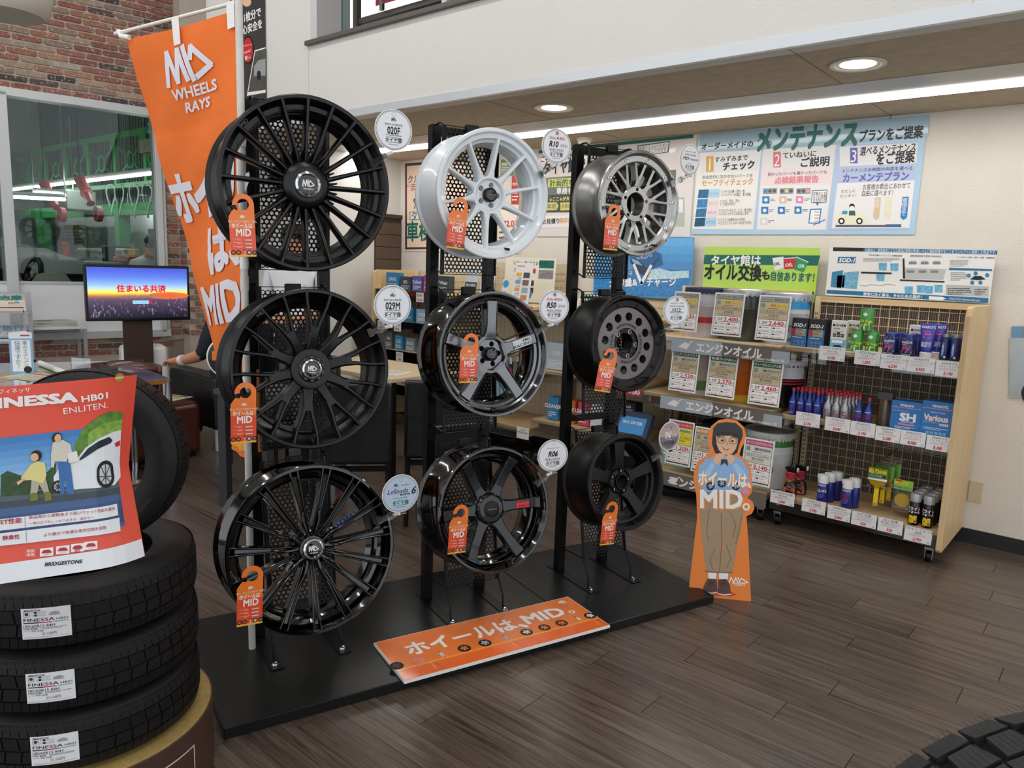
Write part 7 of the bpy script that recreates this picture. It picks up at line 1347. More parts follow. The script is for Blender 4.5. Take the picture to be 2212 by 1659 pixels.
smallbox('white box with pink print low on the filter shelf', -4.13, 4.42, .275, .15, .1, .2, '#e6c3cf', 'MEN', REDP, ts=.04); stand('leaflet tray lying against the low filter shelf', -4.12+.02, .275, .25, .12, '#dfe0e2', ls1, -.5, 4.395)
t = thing('low_price_tag', 'white price tag for water spot cleaner at the low shelf edge', 'tag', (-3.53, YF-.02, .24)); part('card', MB().box(-.06, .06, -.001, .001, -.05, .04), PC, t); f = Flat('print', t, base=.0012); f.text('CC-29', 0, .02, m=BKP, h=.014); f.text('WATER SPOT', 0, 0, m=BKP, h=.014)
# battery unit
for i, (x, c) in enumerate(((-3.33, '#e3dcc8'), (-3.07, '#e3dcc8'), (-2.80, '#e8e0d0'))): stand('slanted price panel with %s header over the battery shelf' % ('amber', 'green', 'red')[i], x, 1.165, .2, .16, c, lambda f, w, h, i=i: (f.rect(-w*.45, h*.8, w*.45, h*.95, (YEL, GT, REDP)[i], 1), f.greek(-w*.4, h*.7, w*.4, h*.1, 5, DGR, 1, .4, i, .014)), -.45)
for i, (x, z, c, s_) in enumerate(((-3.30, .745, '#b9c6cf', 'S-95'), (-3.05, .745, '#2a5c9a', 'CAOS'), (-2.80, .745, '#274c86', '充電'), (-3.31, .365, '#3f7fae', 'CLEANER'), (-3.16, .365, '#c86a2c', 'WAX'), (-3.03, .365, '#c94a6a', 'LEATHER'), (-2.92, .365, '#cfd2d4', 'GLASS'), (-2.66, .745, "#d6c9a0", "液"))): smallbox('%s on the battery shelves behind the right rack' % ('pale battery box', 'blue battery box', 'navy battery box', 'blue low box', 'orange low box', 'pink low box', 'pale low box', 'cream carton')[i], x, 4.43, z, .17 if z > .7 else .10, .1, .2 if z > .7 else .17, c, s_, ts=.03, grp='battery shelf goods')
for i in range(3):
    for k_ in range(2): smallbox('black bulb carton in the pile under the right rack, %s row, %s' % (('lower', 'middle', 'upper')[i], ('left', 'right')[k_]), -2.80+.13*k_, 4.42+.01*i, .365+.075*i, .12, .1, .072, '#1b1b1d', 'BULB', grp='black bulb cartons', ts=.018)
t = thing('mat_pack', 'navy cloth pack with a blue label card leaning low', 'pack', (-2.60, 4.35, .365)); t.rotation_euler = (-.5, 0, 0); part('cloth', MB().box(-.13, .13, 0, .05, 0, .2), mat('#33405c', .7), t, bevel=.015); part('label_card', MB().box(-.1, .1, -.004, 0, .03, .15), mat('#2f8fd0', .4), t); f = Flat('print', t, base=.0046); f.text('SILK DRYER', 0, .11, m=WP, h=.022, bold=.02)
t = thing('shelf_heading', 'red shelf-edge sign at the battery shelf', 'sign', (-2.68, YF-.024, .70)); part('card', MB().box(-.16, .16, -.001, .001, -.04, .04), mat('#c4303c', .45), t); f = Flat('print', t, base=.0014); f.text('車検スター対応', -.15, 0, .15, 0, WP, h=.05, bold=.03)
for lab, q in (('black round ring on the floor under the filter shelf', (1130, 962)), ('black round ring on the floor under the oil shelf', (1478, 1052))):
    c = onz(*q); t = thing('floor_ring', lab, 'ring', (c.x, min(c.y, 4.62), 0)); part('ring', MB().lathe([(.11, 0), (.19, .0), (.2, .02), (.2, .05), (.17, .065), (.12, .06), (.11, .03)], 40, closed=True), RUBBER, t, smooth=50); part('core', MB().lathe([(0, .02), (.11, .02)], 30), mat('#3b3128', .7), t)
# ================================================================ people (one continuous skinned body each, hair and watch as parts)
def body(name, label, verts, edges, rad, zones, M, root=0, hair=None, cat='person'):
    """Joint positions, bones and radii grown into one surface; zones give each bone its cloth or skin."""
    t = thing(name, label, cat, M=M)
    me = bpy.data.meshes.new('skeleton'); me.from_pydata(verts, edges, []); o = bpy.data.objects.new('skeleton', me); COL.objects.link(o)
    sk = o.modifiers.new('skin', 'SKIN'); sk.use_smooth_shade = True
    for i, v in enumerate(me.skin_vertices[0].data): r = rad[i]; v.radius = r if isinstance(r, tuple) else (r, r); v.use_root = (i == root)
    ss = o.modifiers.new('sub', 'SUBSURF'); ss.levels = 2; ss.render_levels = 2
    bpy.context.view_layer.update(); ev = o.evaluated_get(bpy.context.evaluated_depsgraph_get()); m2 = bpy.data.meshes.new_from_object(ev); bpy.data.objects.remove(o)
    mats = []
    for z in zones:
        if z not in mats: mats.append(z)
    m2.materials.clear(); [m2.materials.append(q) for q in mats]; V = [Vector(v) for v in verts]
    for p in m2.polygons:
        c = p.center; best = min(range(len(edges)), key=lambda k: seg(c, V[edges[k][0]], V[edges[k][1]])); p.material_index = mats.index(zones[best]); p.use_smooth = True
    part('body', m2, None, t)
    return t
def seg(p, a, b):
    d = b-a; k = max(0, min(1, (p-a).dot(d)/max(d.length_squared, 1e-9))); return (p-a-d*k).length
SKIN = mat('#c98f6e', .55, name='skin'); HAIRB = mat('#17130f', .6, name='black_hair'); WSHIRT = mat('#d9dade', .75, var=.04, vs=20, name='white_shirt_cloth'); NAVY = mat('#1a1d2b', .8, name='navy_cloth'); DKTR = mat('#24252a', .8, name='dark_trousers')
def head_parts(t, c, yaw, r=.095):
    R_ = Matrix.Translation(c) @ Matrix.Rotation(yaw, 4, 'Z')
    part('hair', MB().lathe([(.0, r*1.22), (r*.55, r*1.16), (r*.95, r*.75), (r*1.06, r*.2), (r*1.02, -r*.25), (r*.9, -r*.3)], 24, a0=-.55, a1=PI+.55), HAIRB, t, M=R_, smooth=60)
    part('hair', MB().lathe([(0, r*1.22), (r*.6, r*1.12), (r*.96, r*.72), (r*1.02, r*.42)], 24), HAIRB, t, M=R_, smooth=60)
    for s_ in (-1, 1):
        part('eye', MB().lathe([(0, -.004), (.009, -.002), (.012, .002)], 12, 'y', c=(s_*.034, -r*.90, .01)), BKP, t, M=R_); part('ear', MB().lathe([(0, -.012), (.016, -.006), (.02, 0), (.012, .006)], 12, 'x', c=(s_*r*.93, .0, -.005)), SKIN, t, M=R_, smooth=60)
    part('nose', MB().cyl((0, -r*.9, .0), (0, -r*1.1, -.028), .008, 8, .013), SKIN, t, M=R_, smooth=60); part('mouth', MB().box(-.024, .024, -r*.93, -r*.86, -.056, -.048), mat('#9c5048', .6), t, M=R_)
# standing clerk in a white shirt behind the left rack
H = [(0,0,.95),(0,0,1.12),(0,.0,1.34),(0,0,1.46),(0,-.01,1.53),(0,-.02,1.66),(.19,0,1.42),(.25,-.02,1.14),(.16,-.22,1.05),(.06,-.26,1.06),(-.19,0,1.42),(-.25,-.02,1.14),(-.16,-.22,1.03),(-.05,-.27,1.03),(.1,0,.9),(.11,0,.5),(.11,.02,.08),(.11,-.13,.035),(-.1,0,.9),(-.11,0,.5),(-.11,.02,.08),(-.11,-.13,.035)]
for i in range(4):      # fingers of both hands
    H += [(.03, -.275-.004*i, 1.085-.018*i), (-.005, -.29, 1.08-.018*i), (-.02, -.285, 1.05-.018*i), (.02, -.29, 1.045-.018*i)]
E_ = [(0,1),(1,2),(2,3),(3,4),(4,5),(2,6),(6,7),(7,8),(8,9),(2,10),(10,11),(11,12),(12,13),(0,14),(14,15),(15,16),(16,17),(0,18),(18,19),(19,20),(20,21)]; Z_ = [WSHIRT,WSHIRT,WSHIRT,SKIN,SKIN,WSHIRT,WSHIRT,SKIN,SKIN,WSHIRT,WSHIRT,SKIN,SKIN]+[DKTR]*8
Rr = [(.15,.11),(.14,.10),(.17,.11),(.07,.07),(.055,.055),(.085,.1),(.07,.065),(.048,.048),(.034,.034),(.032,.04),(.07,.065),(.048,.048),(.034,.034),(.032,.04),(.09,.09),(.065,.065),(.045,.045),(.04,.035),(.09,.09),(.065,.065),(.045,.045),(.04,.035)]+[.009]*16
for i in range(4): b = 22+4*i; E_ += [(9, b), (b, b+1), (13, b+2), (b+2, b+3)]; Z_ += [SKIN]*4
cl = body('person', 'person in a white short-sleeved shirt standing behind the left rack', H, E_, Rr, Z_, Matrix.Translation((-5.02, 3.36, 0)) @ Matrix.Rotation(math.radians(32), 4, 'Z'))
head_parts(cl, Vector((0, -.02, 1.64)), 0)
part('name_tag', MB().box(.05, .11, -.125, -.12, 1.27, 1.31), mat('#e9e9ea', .4), cl)
# seated man in navy, forearm along the chair arm
S_ = [(0,0,.50),(0,.06,.72),(0,.05,.98),(0,.03,1.08),(0,.02,1.14),(0,-.01,1.27),(-.2,.02,1.02),(-.27,-.06,.76),(-.33,-.26,.70),(-.35,-.34,.685),(.2,.02,1.02),(.26,-.05,.76),(.22,-.28,.70),(.21,-.36,.69),(-.1,-.1,.5),(-.12,-.48,.5),(-.12,-.47,.1),(-.12,-.62,.04),(.1,-.1,.5),(.12,-.48,.5),(.12,-.47,.1),(.12,-.62,.04)]
for i in range(4): S_ += [(-.385+.02*i, -.385-.006*(2-abs(i-1.5)), .690), (-.39+.022*i, -.425-.008*(2-abs(i-1.5)), .668), (-.392+.022*i, -.435-.006*(2-abs(i-1.5)), .64)]
S_ += [(-.315, -.36, .685), (-.295, -.395, .668)]
S_ = [(-x, y, z) for x, y, z in S_]
E2 = [(0,1),(1,2),(2,3),(3,4),(4,5),(2,6),(6,7),(7,8),(8,9),(2,10),(10,11),(11,12),(12,13),(0,14),(14,15),(15,16),(16,17),(0,18),(18,19),(19,20),(20,21)]; Z2 = [NAVY,NAVY,NAVY,SKIN,SKIN,NAVY,NAVY,SKIN,SKIN,NAVY,NAVY,SKIN,SKIN]+[DKTR]*8
R2 = [(.16,.13),(.16,.12),(.18,.12),(.07,.07),(.055,.055),(.085,.1),(.085,.085),(.055,.055),(.033,.033),(.026,.04),(.08,.08),(.055,.055),(.033,.033),(.026,.04),(.1,.1),(.075,.075),(.05,.05),(.04,.035),(.1,.1),(.075,.075),(.05,.05),(.04,.035)]
for i in range(4): b = 22+3*i; E2 += [(9, b), (b, b+1), (b+1, b+2)]; Z2 += [SKIN]*3; R2 += [.010, .009, .008]
E2 += [(9, 34), (34, 35)]; Z2 += [SKIN]*2; R2 += [.011, .009]
hand = onz(371, 788, .66)
Mm = Matrix.Rotation(math.radians(-90), 4, 'Z'); off = Mm @ Vector((.36, -.36, 0)); Mm = Matrix.Translation((hand.x-off.x, hand.y-off.y, 0)) @ Mm
mn = body('person', 'person in a navy shirt seated in the black armchair, forearm on its arm', S_, E2, R2, Z2, Mm); head_parts(mn, Vector((0, -.01, 1.25)), 0)
part('wrist_watch', MB().cyl((.325, -.235, .71), (.333, -.268, .7), .041, 16), mat('#e3e3e3', .4), mn, smooth=40)

# ================================================================ lounge furniture
LEATH = mat('#101012', .38, 0, .15, bump=.25, bs=260, name='black_leather'); BRL = mat('#4a1c14', .3, 0, .3, bump=.15, bs=200, name='red_brown_leather')
def rbox(mb, *a, **k): return mb.box(*a, **k)
def cushion(name, x0, x1, y0, y1, z0, z1, m, par, b=.04): 
    o = part(name, MB().box(x0, x1, y0, y1, z0, z1), m, par, smooth=50); q = o.modifiers.new('round', 'BEVEL'); q.width = b; q.segments = 4; q.limit_method = 'ANGLE'; return o
c = Vector((-5.43, 2.83, 0)); u1 = Vector((-1, 0, 0)); u2 = Vector((0, 1, 0))
t = thing('armchair', 'black leather armchair with pale legs behind the brown box seat', 'armchair', M=frame((c.x, c.y, 0), u1, u2, (0, 0, 1)) if u1.cross(u2).z > 0 else frame((c.x, c.y, 0), -u1, u2, (0, 0, 1)))
for y in (0, .62): cushion('arm', -.62, .12, y, y+.17, .17, .59, LEATH, t)
cushion('seat', -.60, .0, .17, .62, .17, .44, LEATH, t); cushion('backrest', .0, .16, .02, .77, .17, .84, LEATH, t)
for x, y in ((-.56, .06), (.06, .06), (-.56, .72), (.06, .72)): part('leg', MB().cyl((x, y, .17), (x, y, 0), .034, 16, .027), mat('#d6d2c6', .5), t, smooth=40)
t = thing('box_seat', 'red-brown leather box seat in front of the black armchair', 'seat', (-5.29, 2.72, 0))
cushion('cushion', -.6, 0, -.62, .0, .03, .42, BRL, t, .05); part('plinth', MB().box(-.56, -.04, -.58, -.04, 0, .03), BLACK, t)
t2 = thing('leaflet', 'printed leaflet lying on the brown box seat', 'leaflet', onz(362, 858, .422), math.radians(20)); part('sheet', MB().box(-.15, .15, -.1, .1, 0, .002), mat('#d9d2b0', .5), t2); f = Flat('print', t2, fn=lambda u, v, l: (u, v, .0026)); f.rect(-.13, .05, .13, .08, mat('#3f6a4a', .5)); f.greek(-.13, .04, .13, -.08, 6, mat('#b8504a', .5), 1, .4, 3, .02)
# desk with glass top
dp = [onz(x, y, .72) for x, y in ((362, 816), (268, 779), (-60, 786), (-200, 880))]; dc = dp[0]
t = thing('desk', 'brown desk with a glass top and papers under it', 'desk', (dc.x, dc.y, 0)); poly = [((p-dc).x, (p-dc).y) for p in dp]
def slab(poly, z0, z1): n = len(poly); mb = MB(); return mb.add([(p[0], p[1], z0) for p in poly]+[(p[0], p[1], z1) for p in poly], [tuple(range(n))[::-1], tuple(range(n, 2*n))]+[(i, (i+1) % n, n+(i+1) % n, n+i) for i in range(n)])
part('top', slab(poly, .685, .712), wood_mat('desk_wood', '#8a5a2c', '#a8743c', 0, .3, .05), t); part('glass_sheet', slab([(p[0]*.99-.01, p[1]*.98+.005) for p in poly], .7122, .72), mat('#6f6f86', .06, 0, 1.0, name='dark_desk_glass'), t)
q = onz(340, 880, .35)-dc
for x, y in ((-.10, .05), (poly[1][0]+.12, poly[1][1]-.1), (poly[2][0]+.3, poly[2][1]-.1), (-1.6, -.25)): part('leg', MB().cyl((x, y, 0), (x, y, .685), .02, 14), CHROME, t, smooth=40)
for i, (x, y, w_, h_, c_) in enumerate(((205, 795, .30, .2, '#a9c4b8'), (130, 800, .34, .2, '#8f8f5a'), (20, 812, .3, .2, '#b89a5c'))):
    q = onz(x, y, .7215)-dc; part('paper_under_glass', MB().box(-w_/2, w_/2, -h_/2, h_/2, 0, .0006), mat(c_, .25, 0, .8), t, loc=(q.x, q.y, .7206), rot=(0, 0, .3))
q = onz(80, 815, .722); t = thing('leaflet', 'pale leaflet lying on the desk behind the red poster', 'leaflet', q, .4); part('sheet', MB().box(-.17, .17, -.11, .11, 0, .002), mat('#e3dcc0', .5), t); f = Flat('print', t, fn=lambda u, v, l: (u, v, .0026)); f.rect(-.15, .06, .1, .09, mat('#b8403c', .5)); f.rect(-.16, -.1, .16, -.09, GT); f.greek(-.14, .04, .14, -.08, 5, mat('#8a7a4a', .5), 1, .4, 2, .02)
t = thing('paper_roll', 'long white paper roll lying across the desk', 'roll', (0, 0, 0)); part('roll', MB().cyl(onz(86, 784, .74), onz(168, 817, .74), .018, 14), mat('#ece8de', .5), t, smooth=40)
t = thing('glass_divider', 'small upright clear divider on the desk', 'divider', onz(176, 815, .722)); part('pane', MB().box(-.07, .07, -.002, .002, 0, .12), CLEAR, t, rot=(0, 0, .5)); part('foot', MB().box(-.03, .03, -.02, .02, 0, .006), CLEAR, t, rot=(0, 0, .5))
q = onz(52, 807, .721); t = thing('paper_column', 'white and blue triangular paper column on the desk', 'display', q, math.radians(62)); tri = [(-.062, -.036), (.062, -.036), (0, .072)]
part('column', slab(tri, 0, .262), mat('#e6eaee', .45), t); f = Flat('print', t, fn=lambda u, v, l: (u, -.0365-.0004*l, v)); f.rect(-.061, .0, .061, .225, mat('#7fb4dc', .45), 0); f.rect(-.05, .02, .05, .215, mat('#eef1f4', .45), 1)
for k_, ch in enumerate('車のエアコン'): f.text(ch, .022, .198-.027*k_, m=mat('#2f7a92', .5), h=.021, L=3)
for k_, ch in enumerate('快適ですか？'): f.text(ch, -.018, .196-.029*k_, m=mat('#2f7a92', .5), h=.024, L=3)
f.disc(.03, .03, .022, BKP, 3, 20); f.rect(.0, .24, .05, .248, REDP, 1)
# brown chair before the desk, dark chair behind it
q = onz(262, 968, .2); t = thing('shell_chair', 'red-brown shell chair standing before the desk', 'chair', (q.x, q.y, 0), math.radians(60)); mb = MB(); n = 16
for j in range(8):
    z = .46+.04*j
    for i in range(n+1): a = PI*(-.42+.84*i/n); rr = .24; mb.v.append((rr*math.sin(a)*1.05, rr*math.cos(a)*(.62+.03*j), z+(.02 if j == 7 else 0)*math.cos(a)))
mb.f = [(j*(n+1)+i, j*(n+1)+i+1, (j+1)*(n+1)+i+1, (j+1)*(n+1)+i) for j in range(7) for i in range(n)]; mb.mi = [0]*len(mb.f); o = part('backrest', mb, BRL, t, smooth=60); o.modifiers.new('thick', 'SOLIDIFY').thickness = .02; cushion('seat', -.23, .23, -.25, .18, .41, .46, BRL, t, .03); part('pedestal', MB().cyl((0, 0, .02), (0, 0, .41), .025, 14).lathe([(0, 0), (.22, 0), (.2, .02), (0, .03)], 28), CHROME, t, smooth=40)
q = onz(283, 790, .74); t = thing('round_back_chair', 'dark round-backed chair behind the desk', 'chair', (q.x, q.y, 0)); part('backrest', MB().lathe([(.18, .58), (.2, .66), (.19, .74), (.17, .76), (.165, .6)], 24, a0=2.2, a1=5.4), mat('#33302e', .5), t, smooth=50); part('seat', MB().lathe([(0, .44), (.2, .44), (.2, .48), (0, .49)], 24), mat('#33302e', .5), t); part('stem', MB().cyl((0, 0, 0), (0, 0, .44), .02, 10), CHROME, t)
# air purifier
a, b = atd(263, 780, 6.25), atd(363, 784, 6.45); ax = (b-a); ax.z = 0; w_ = ax.length; ang = math.atan2(ax.y, ax.x); ztp = atd(312, 747, 6.35).z
t = thing('air_purifier', 'white rounded air purifier below the television', 'purifier', ((a.x+b.x)/2, (a.y+b.y)/2, 0), ang); cushion('housing', -w_/2, w_/2, 0, .22, .03, ztp, mat('#e8e9ea', .4), t, .04); part('base', MB().box(-w_/2+.03, w_/2-.03, .03, .19, 0, .03), mat('#bfc1c2', .5), t); part('grille_line', MB().box(-w_*.36, w_*.36, -.002, 0, .2, .205), LGR, t)
# television on its stand
a, b = atd(183, 632, 5.92), atd(410, 634, 6.40); ax = b-a; ax.z = 0; w_ = ax.length; ang = math.atan2(ax.y, ax.x); cz_ = (a.z+b.z)/2; h_ = w_*.575
t = thing('television', 'flat television showing a sunset city on a brown stand', 'television', ((a.x+b.x)/2, (a.y+b.y)/2, 0), ang)
part('frame', MB().box(-w_/2, w_/2, 0, .05, cz_-h_/2, cz_+h_/2), mat('#0b0b0d', .3), t, bevel=.006); part('stand_board', MB().box(-.12, .10, .05, .09, .06, cz_), mat('#3f2b24', .5), t); part('stand_foot', MB().box(-.35, .33, -.12, .3, 0, .06), mat('#3f2b24', .5), t, bevel=.01)
def scr(h, s=.75): return mat(h, .3, 0, 0, emit=s)
f = Flat('screen', t, fn=lambda u, v, l: (u, -.001-.0003*l, cz_+v), label='lit screen with a sunset over a city'); W2_, H2_ = w_*.95, h_*.9
stops = ((0, '#3f4fc0'), (.2, '#5878d4'), (.34, '#86aede'), (.42, '#b8cfc8'), (.49, '#e0d850'), (.53, '#dca83c'), (.57, '#9a6254'), (.64, '#54425a'), (1, '#1a1824'))
for i in range(44):
    k_ = (i+.5)/44; (k0, c0), (k1, c1) = [(a, b) for a, b in zip(stops, stops[1:]) if a[0] <= k_ <= b[0]][0]; q_ = (k_-k0)/(k1-k0); c_ = '#'+''.join('%02x' % round(int(c0[m:m+2], 16)*(1-q_)+int(c1[m:m+2], 16)*q_) for m in (1, 3, 5)); f.rect(-W2_/2, H2_/2-H2_*(i+1)/44, W2_/2, H2_/2-H2_*i/44, scr(c_), 0)
for i, (r_, c_) in enumerate(((.17, '#c9663c'), (.13, '#d06438'), (.08, '#d85a30'))): f.disc(W2_*.30, -H2_*.05, r_*w_*1.2, scr(c_), 1+i, 24, ry=r_*w_*.22)
rr = random.Random(5)
for i in range(130): x = rr.uniform(-.48, .48)*W2_; y = -H2_*rr.uniform(.1, .47); k_ = (-y/H2_); s_ = .006+.03*k_; f.rect(x, y, x+s_*rr.uniform(.3, .8), y+s_*rr.uniform(.5, 1.6), scr(rr.choice(('#5a5470', '#6f6884', '#3c3850', '#4a4560', '#807890'))), 5)
f.text('住まいる共済', -W2_*.22, H2_*.09, W2_*.27, H2_*.09, scr('#c01c38', .8), L=8, bold=.04); f.text('火災共済　自然災害共済', -W2_*.16, -H2_*.05, W2_*.2, -H2_*.05, scr('#5a6088', .8), L=8); f.rect(-W2_*.07, -H2_*.215, W2_*.09, -H2_*.15, scr('#8cc8f0', .8), 7); f.text('住まいる共済', -W2_*.05, -H2_*.183, W2_*.07, -H2_*.183, scr('#2f4f90', .5), L=9); f.rect(W2_*.095, -H2_*.215, W2_*.125, -H2_*.15, scr('#b8204a', .8), 7); f.text('15:27', -W2_*.44, -H2_*.45, m=scr('#a0a0b0', .6), h=.022, L=8)
# side table with newspapers, magazine rack
q = atd(118, 704, 6.55); t = thing('side_table', 'small white metal side table under the workshop window', 'table', (q.x, q.y, 0), math.radians(80)); tz_ = q.z
part('top', MB().box(-.22, .22, -.16, .16, tz_-.02, tz_), mat('#d6d8d6', .45), t, bevel=.004); part('lower_shelf', MB().box(-.2, .2, -.14, .14, .3, .315), mat('#55565a', .5), t)
for x, y in ((-.205, -.145), (.205, -.145), (-.205, .145), (.205, .145)): part('leg', MB().box(x-.014, x+.014, y-.014, y+.014, 0, tz_-.02), ALU, t)
for i in range(4):
    t2 = thing('newspaper', 'folded newspaper on the side table, %s of the pile' % ('lowest', 'second', 'third', 'topmost')[i], 'newspaper', (q.x, q.y, tz_+.012*i), math.radians(80+random.uniform(-14, 14)), 'newspapers on the side table'); part('fold', MB().box(-.17, .15, -.11, .11, 0, .011), mat('#c9c7c0', .8), t2, bevel=.003); f = Flat('print', t2, fn=lambda u, v, l: (u, v, .0115)); f.greek(-.15, .1, .13, -.1, 9, LGR, 1, .35, i, .02); f.rect(-.15, -.05, -.02, .06, DGR if i == 1 else mat('#8a8780', .8), 2)
q = atd(20, 690, 6.1); t = thing('magazine_rack', 'grey steel magazine rack at the left edge', 'rack', (q.x, q.y, 0), math.radians(76))
zs_ = [atd(30, y, 6.1).z for y in (632, 668, 735, 800)]
for x in (.15, -.75): part('upright', MB().box(x-.015, x+.015, .08, .11, 0, zs_[0]), ALU, t)
part('top_bar', MB().box(-.75, .15, .085, .1, zs_[0]-.02, zs_[0]), ALU, t)
for z in zs_[1:3]: part('shelf', MB().box(-.74, .15, -.02, .09, z-.03, z-.02), ALU, t); part('wire_stop', MB().tube([(-.3, -.02, z-.025), (-.3, -.03, z+.015), (.1, -.03, z+.015), (.1, -.02, z-.025)], .004, 6), BLACK, t)
for k_, (z, c_, s_) in enumerate(((zs_[1], '#e6d6c8', '伊勢志摩'), (zs_[2], '#c9ced4', '旅行'))):
    t2 = thing('magazine', ('travel magazine with pink and green title on the rack', 'pale blue magazine on the lower rack shelf')[k_], 'magazine', (q.x, q.y, z-.02), math.radians(76)); t2.rotation_euler = (-.9, 0, math.radians(76)); part('cover', MB().box(-.24, .12, -.006, 0, 0, .2), mat(c_, .4), t2); f = Flat('print', t2, base=.0066); f.text(s_[:2], -.2, .16, -.06, .16, PINK if k_ == 0 else mat('#c06a74', .5), h=.05, bold=.04); f.text(s_[-2:], -.05, .16, .1, .16, mat('#2f9a8a', .5) if k_ == 0 else mat('#7f9ab4', .5), h=.05, bold=.04)
    for i in range(10): rr = random.Random(i+20*k_); x, y = rr.uniform(-.22, .06), rr.uniform(.01, .1); f.rect(x, y, x+rr.uniform(.03, .06), y+rr.uniform(.015, .04), mat(rr.choice(('#e8a23a', '#3f9fc4', '#c8443c', '#7fae5a', '#e9e2d2')) if k_ == 0 else rr.choice(('#aeb8c4', '#c98a92', '#8fa4ba')), .5), 1)
q = atd(12, 788, 5.9); t = thing('maroon_board', 'maroon board with pale numerals low at the left edge', 'board', (q.x, q.y, q.z-.06), math.radians(76)); part('board', MB().box(-.25, .1, 0, .01, 0, .12), mat('#5a2430', .5), t); f = Flat('print', t); f.text('84 74', -.08, .05, .08, .05, mat('#d9c9c4', .5), h=.05)
t = thing('round_plaque', 'dark round plaque edge showing between flag and wheel', 'plaque', atd(494, 772, 5.2), math.radians(52)); t.scale = (.72, .72, .72); part('disc', MB().lathe([(0, -.004), (.19, -.004), (.2, 0), (.19, .01), (0, .01)], 40, 'y'), mat('#1c1c1f', .35), t, smooth=40); part('rim', MB().lathe([(.188, -.006), (.2, -.004), (.203, 0)], 40, 'y'), WHITE, t); part('orange_bar', MB().box(-.15, -.11, -.007, -.004, -.03, .06), OR, t); part('post', MB().box(-.012, .012, .01, .03, -1.06, 0), STEELB, t)
# dark table and black chairs behind the racks
q = onz(489, 1092, 0); t = thing('dark_table', 'dark grey table whose leg shows beside the flag pole', 'table', (q.x, q.y, 0), math.radians(25)); 
for x, y in ((0, 0), (.5, 0), (0, .5), (.5, .5)): part('leg', MB().box(x-.026, x+.026, y-.026, y+.026, 0, .69), mat('#2b2e33', .55), t)
part('top', MB().box(-.04, .54, -.04, .54, .69, .72), mat('#3a3a3c', .5), t)
def dchair(label, x, y, rz):
    t = thing('dining_chair', label, 'chair', (x, y, 0), rz, 'black dining chairs')
    cushion('seat', -.22, .22, -.24, .2, .40, .48, LEATH, t, .03); cushion('backrest', -.22, .22, .17, .23, .40, .85, LEATH, t, .02); part('seam', MB().box(-.2, .2, .229, .2325, .64, .645), mat('#050506', .6), t)
    for sx_, sy_ in ((-1, -1), (1, -1), (-1, 1), (1, 1)): part('leg', MB().cyl((sx_*.2, sy_*.2, .41), (sx_*.205, sy_*.22, 0), .014, 10), BLACK, t, smooth=40)
    part('rear_rail', MB().box(-.2, .2, .19, .215, .36, .385), BLACK, t); return t
q = atd(762, 900, 4.25); ch0 = dchair('black leather dining chair behind the left and middle racks', q.x, q.y, math.radians(-131))
q = atd(956, 900, 4.45); dup(ch0, 'black leather dining chair partly behind the middle rack post', loc=(q.x, q.y, 0), rz=math.radians(-133))
q = onz(640, 1040, 0); dup(ch0, 'black leather dining chair hidden behind the left column of wheels', loc=(q.x, q.y, 0), rz=math.radians(25))
t = thing('beige_table', 'beige-topped table behind the black dining chairs', 'table', (-4.35, 3.62, 0)); part('top', MB().box(-.6, .5, -.3, .35, .68, .71), mat('#cdb896', .4), t, bevel=.004)
for x, y in ((-.55, -.25), (.45, -.25), (-.55, .3), (.45, .3)): part('leg', MB().box(x-.02, x+.02, y-.02, y+.02, 0, .68), BLACK, t)
t2 = thing('leaflet', 'pale leaflets spread on the beige table', 'leaflet', (-4.1, 3.5, .711), .3); part('sheet', MB().box(-.14, .14, -.1, .1, 0, .002), mat('#e4e0d2', .5), t2); f = Flat('print', t2, fn=lambda u, v, l: (u, v, .0026)); f.greek(-.12, .08, .12, -.08, 6, LGR, 1, .4, 3, .02)
# ================================================================ workshop behind the window
GY = 5.3; GRN = mat('#3f8f56', .45, name='green_steel'); GX0 = -16.0
CONC = mat('#5a5a58', .8, var=.1, vs=3)
gb = MBW @ Vector((.1, .17, 0))
struct('floor_workshop', MB().box(-16.5, -7.9, -2, GY, -.005, .0), CONC)
struct('wall_workshop_side', MB().box(GX0, -7.1, GY, GY+.1, 0, 2.15), mat('#c4c6c4', .75)); cor = MB()
for i in range(90): cor.box(GX0+i*.1, GX0+i*.1+.05, GY-.02, GY+.1, 2.15, 5.0).box(GX0+i*.1+.05, GX0+i*.1+.1, GY, GY+.1, 2.15, 5.0)
struct('wall_workshop_upper', cor, mat('#5d6a67', .6))
struct('wall_workshop_far', MB().box(GX0-.1, GX0, -2, GY, 0, 5.0), mat('#aeb2b0', .8)); struct('ceiling_workshop', MB().box(GX0, -7.4, -2, GY, 5.0, 5.1), mat('#4a5250', .8)); struct('wall_workshop_near', MB().box(GX0, -7.4, -2.1, -2, 0, 5.0), mat('#8b8f8d', .8))
struct('wall_workshop_shop', MB().box(UL-2, UL, .0, .16, 0, 4.7), WALLWHITE).matrix_world = MBW
EG = emis('workshop_tube_light', (.97, 1, .98), GARAGE_LAMP)
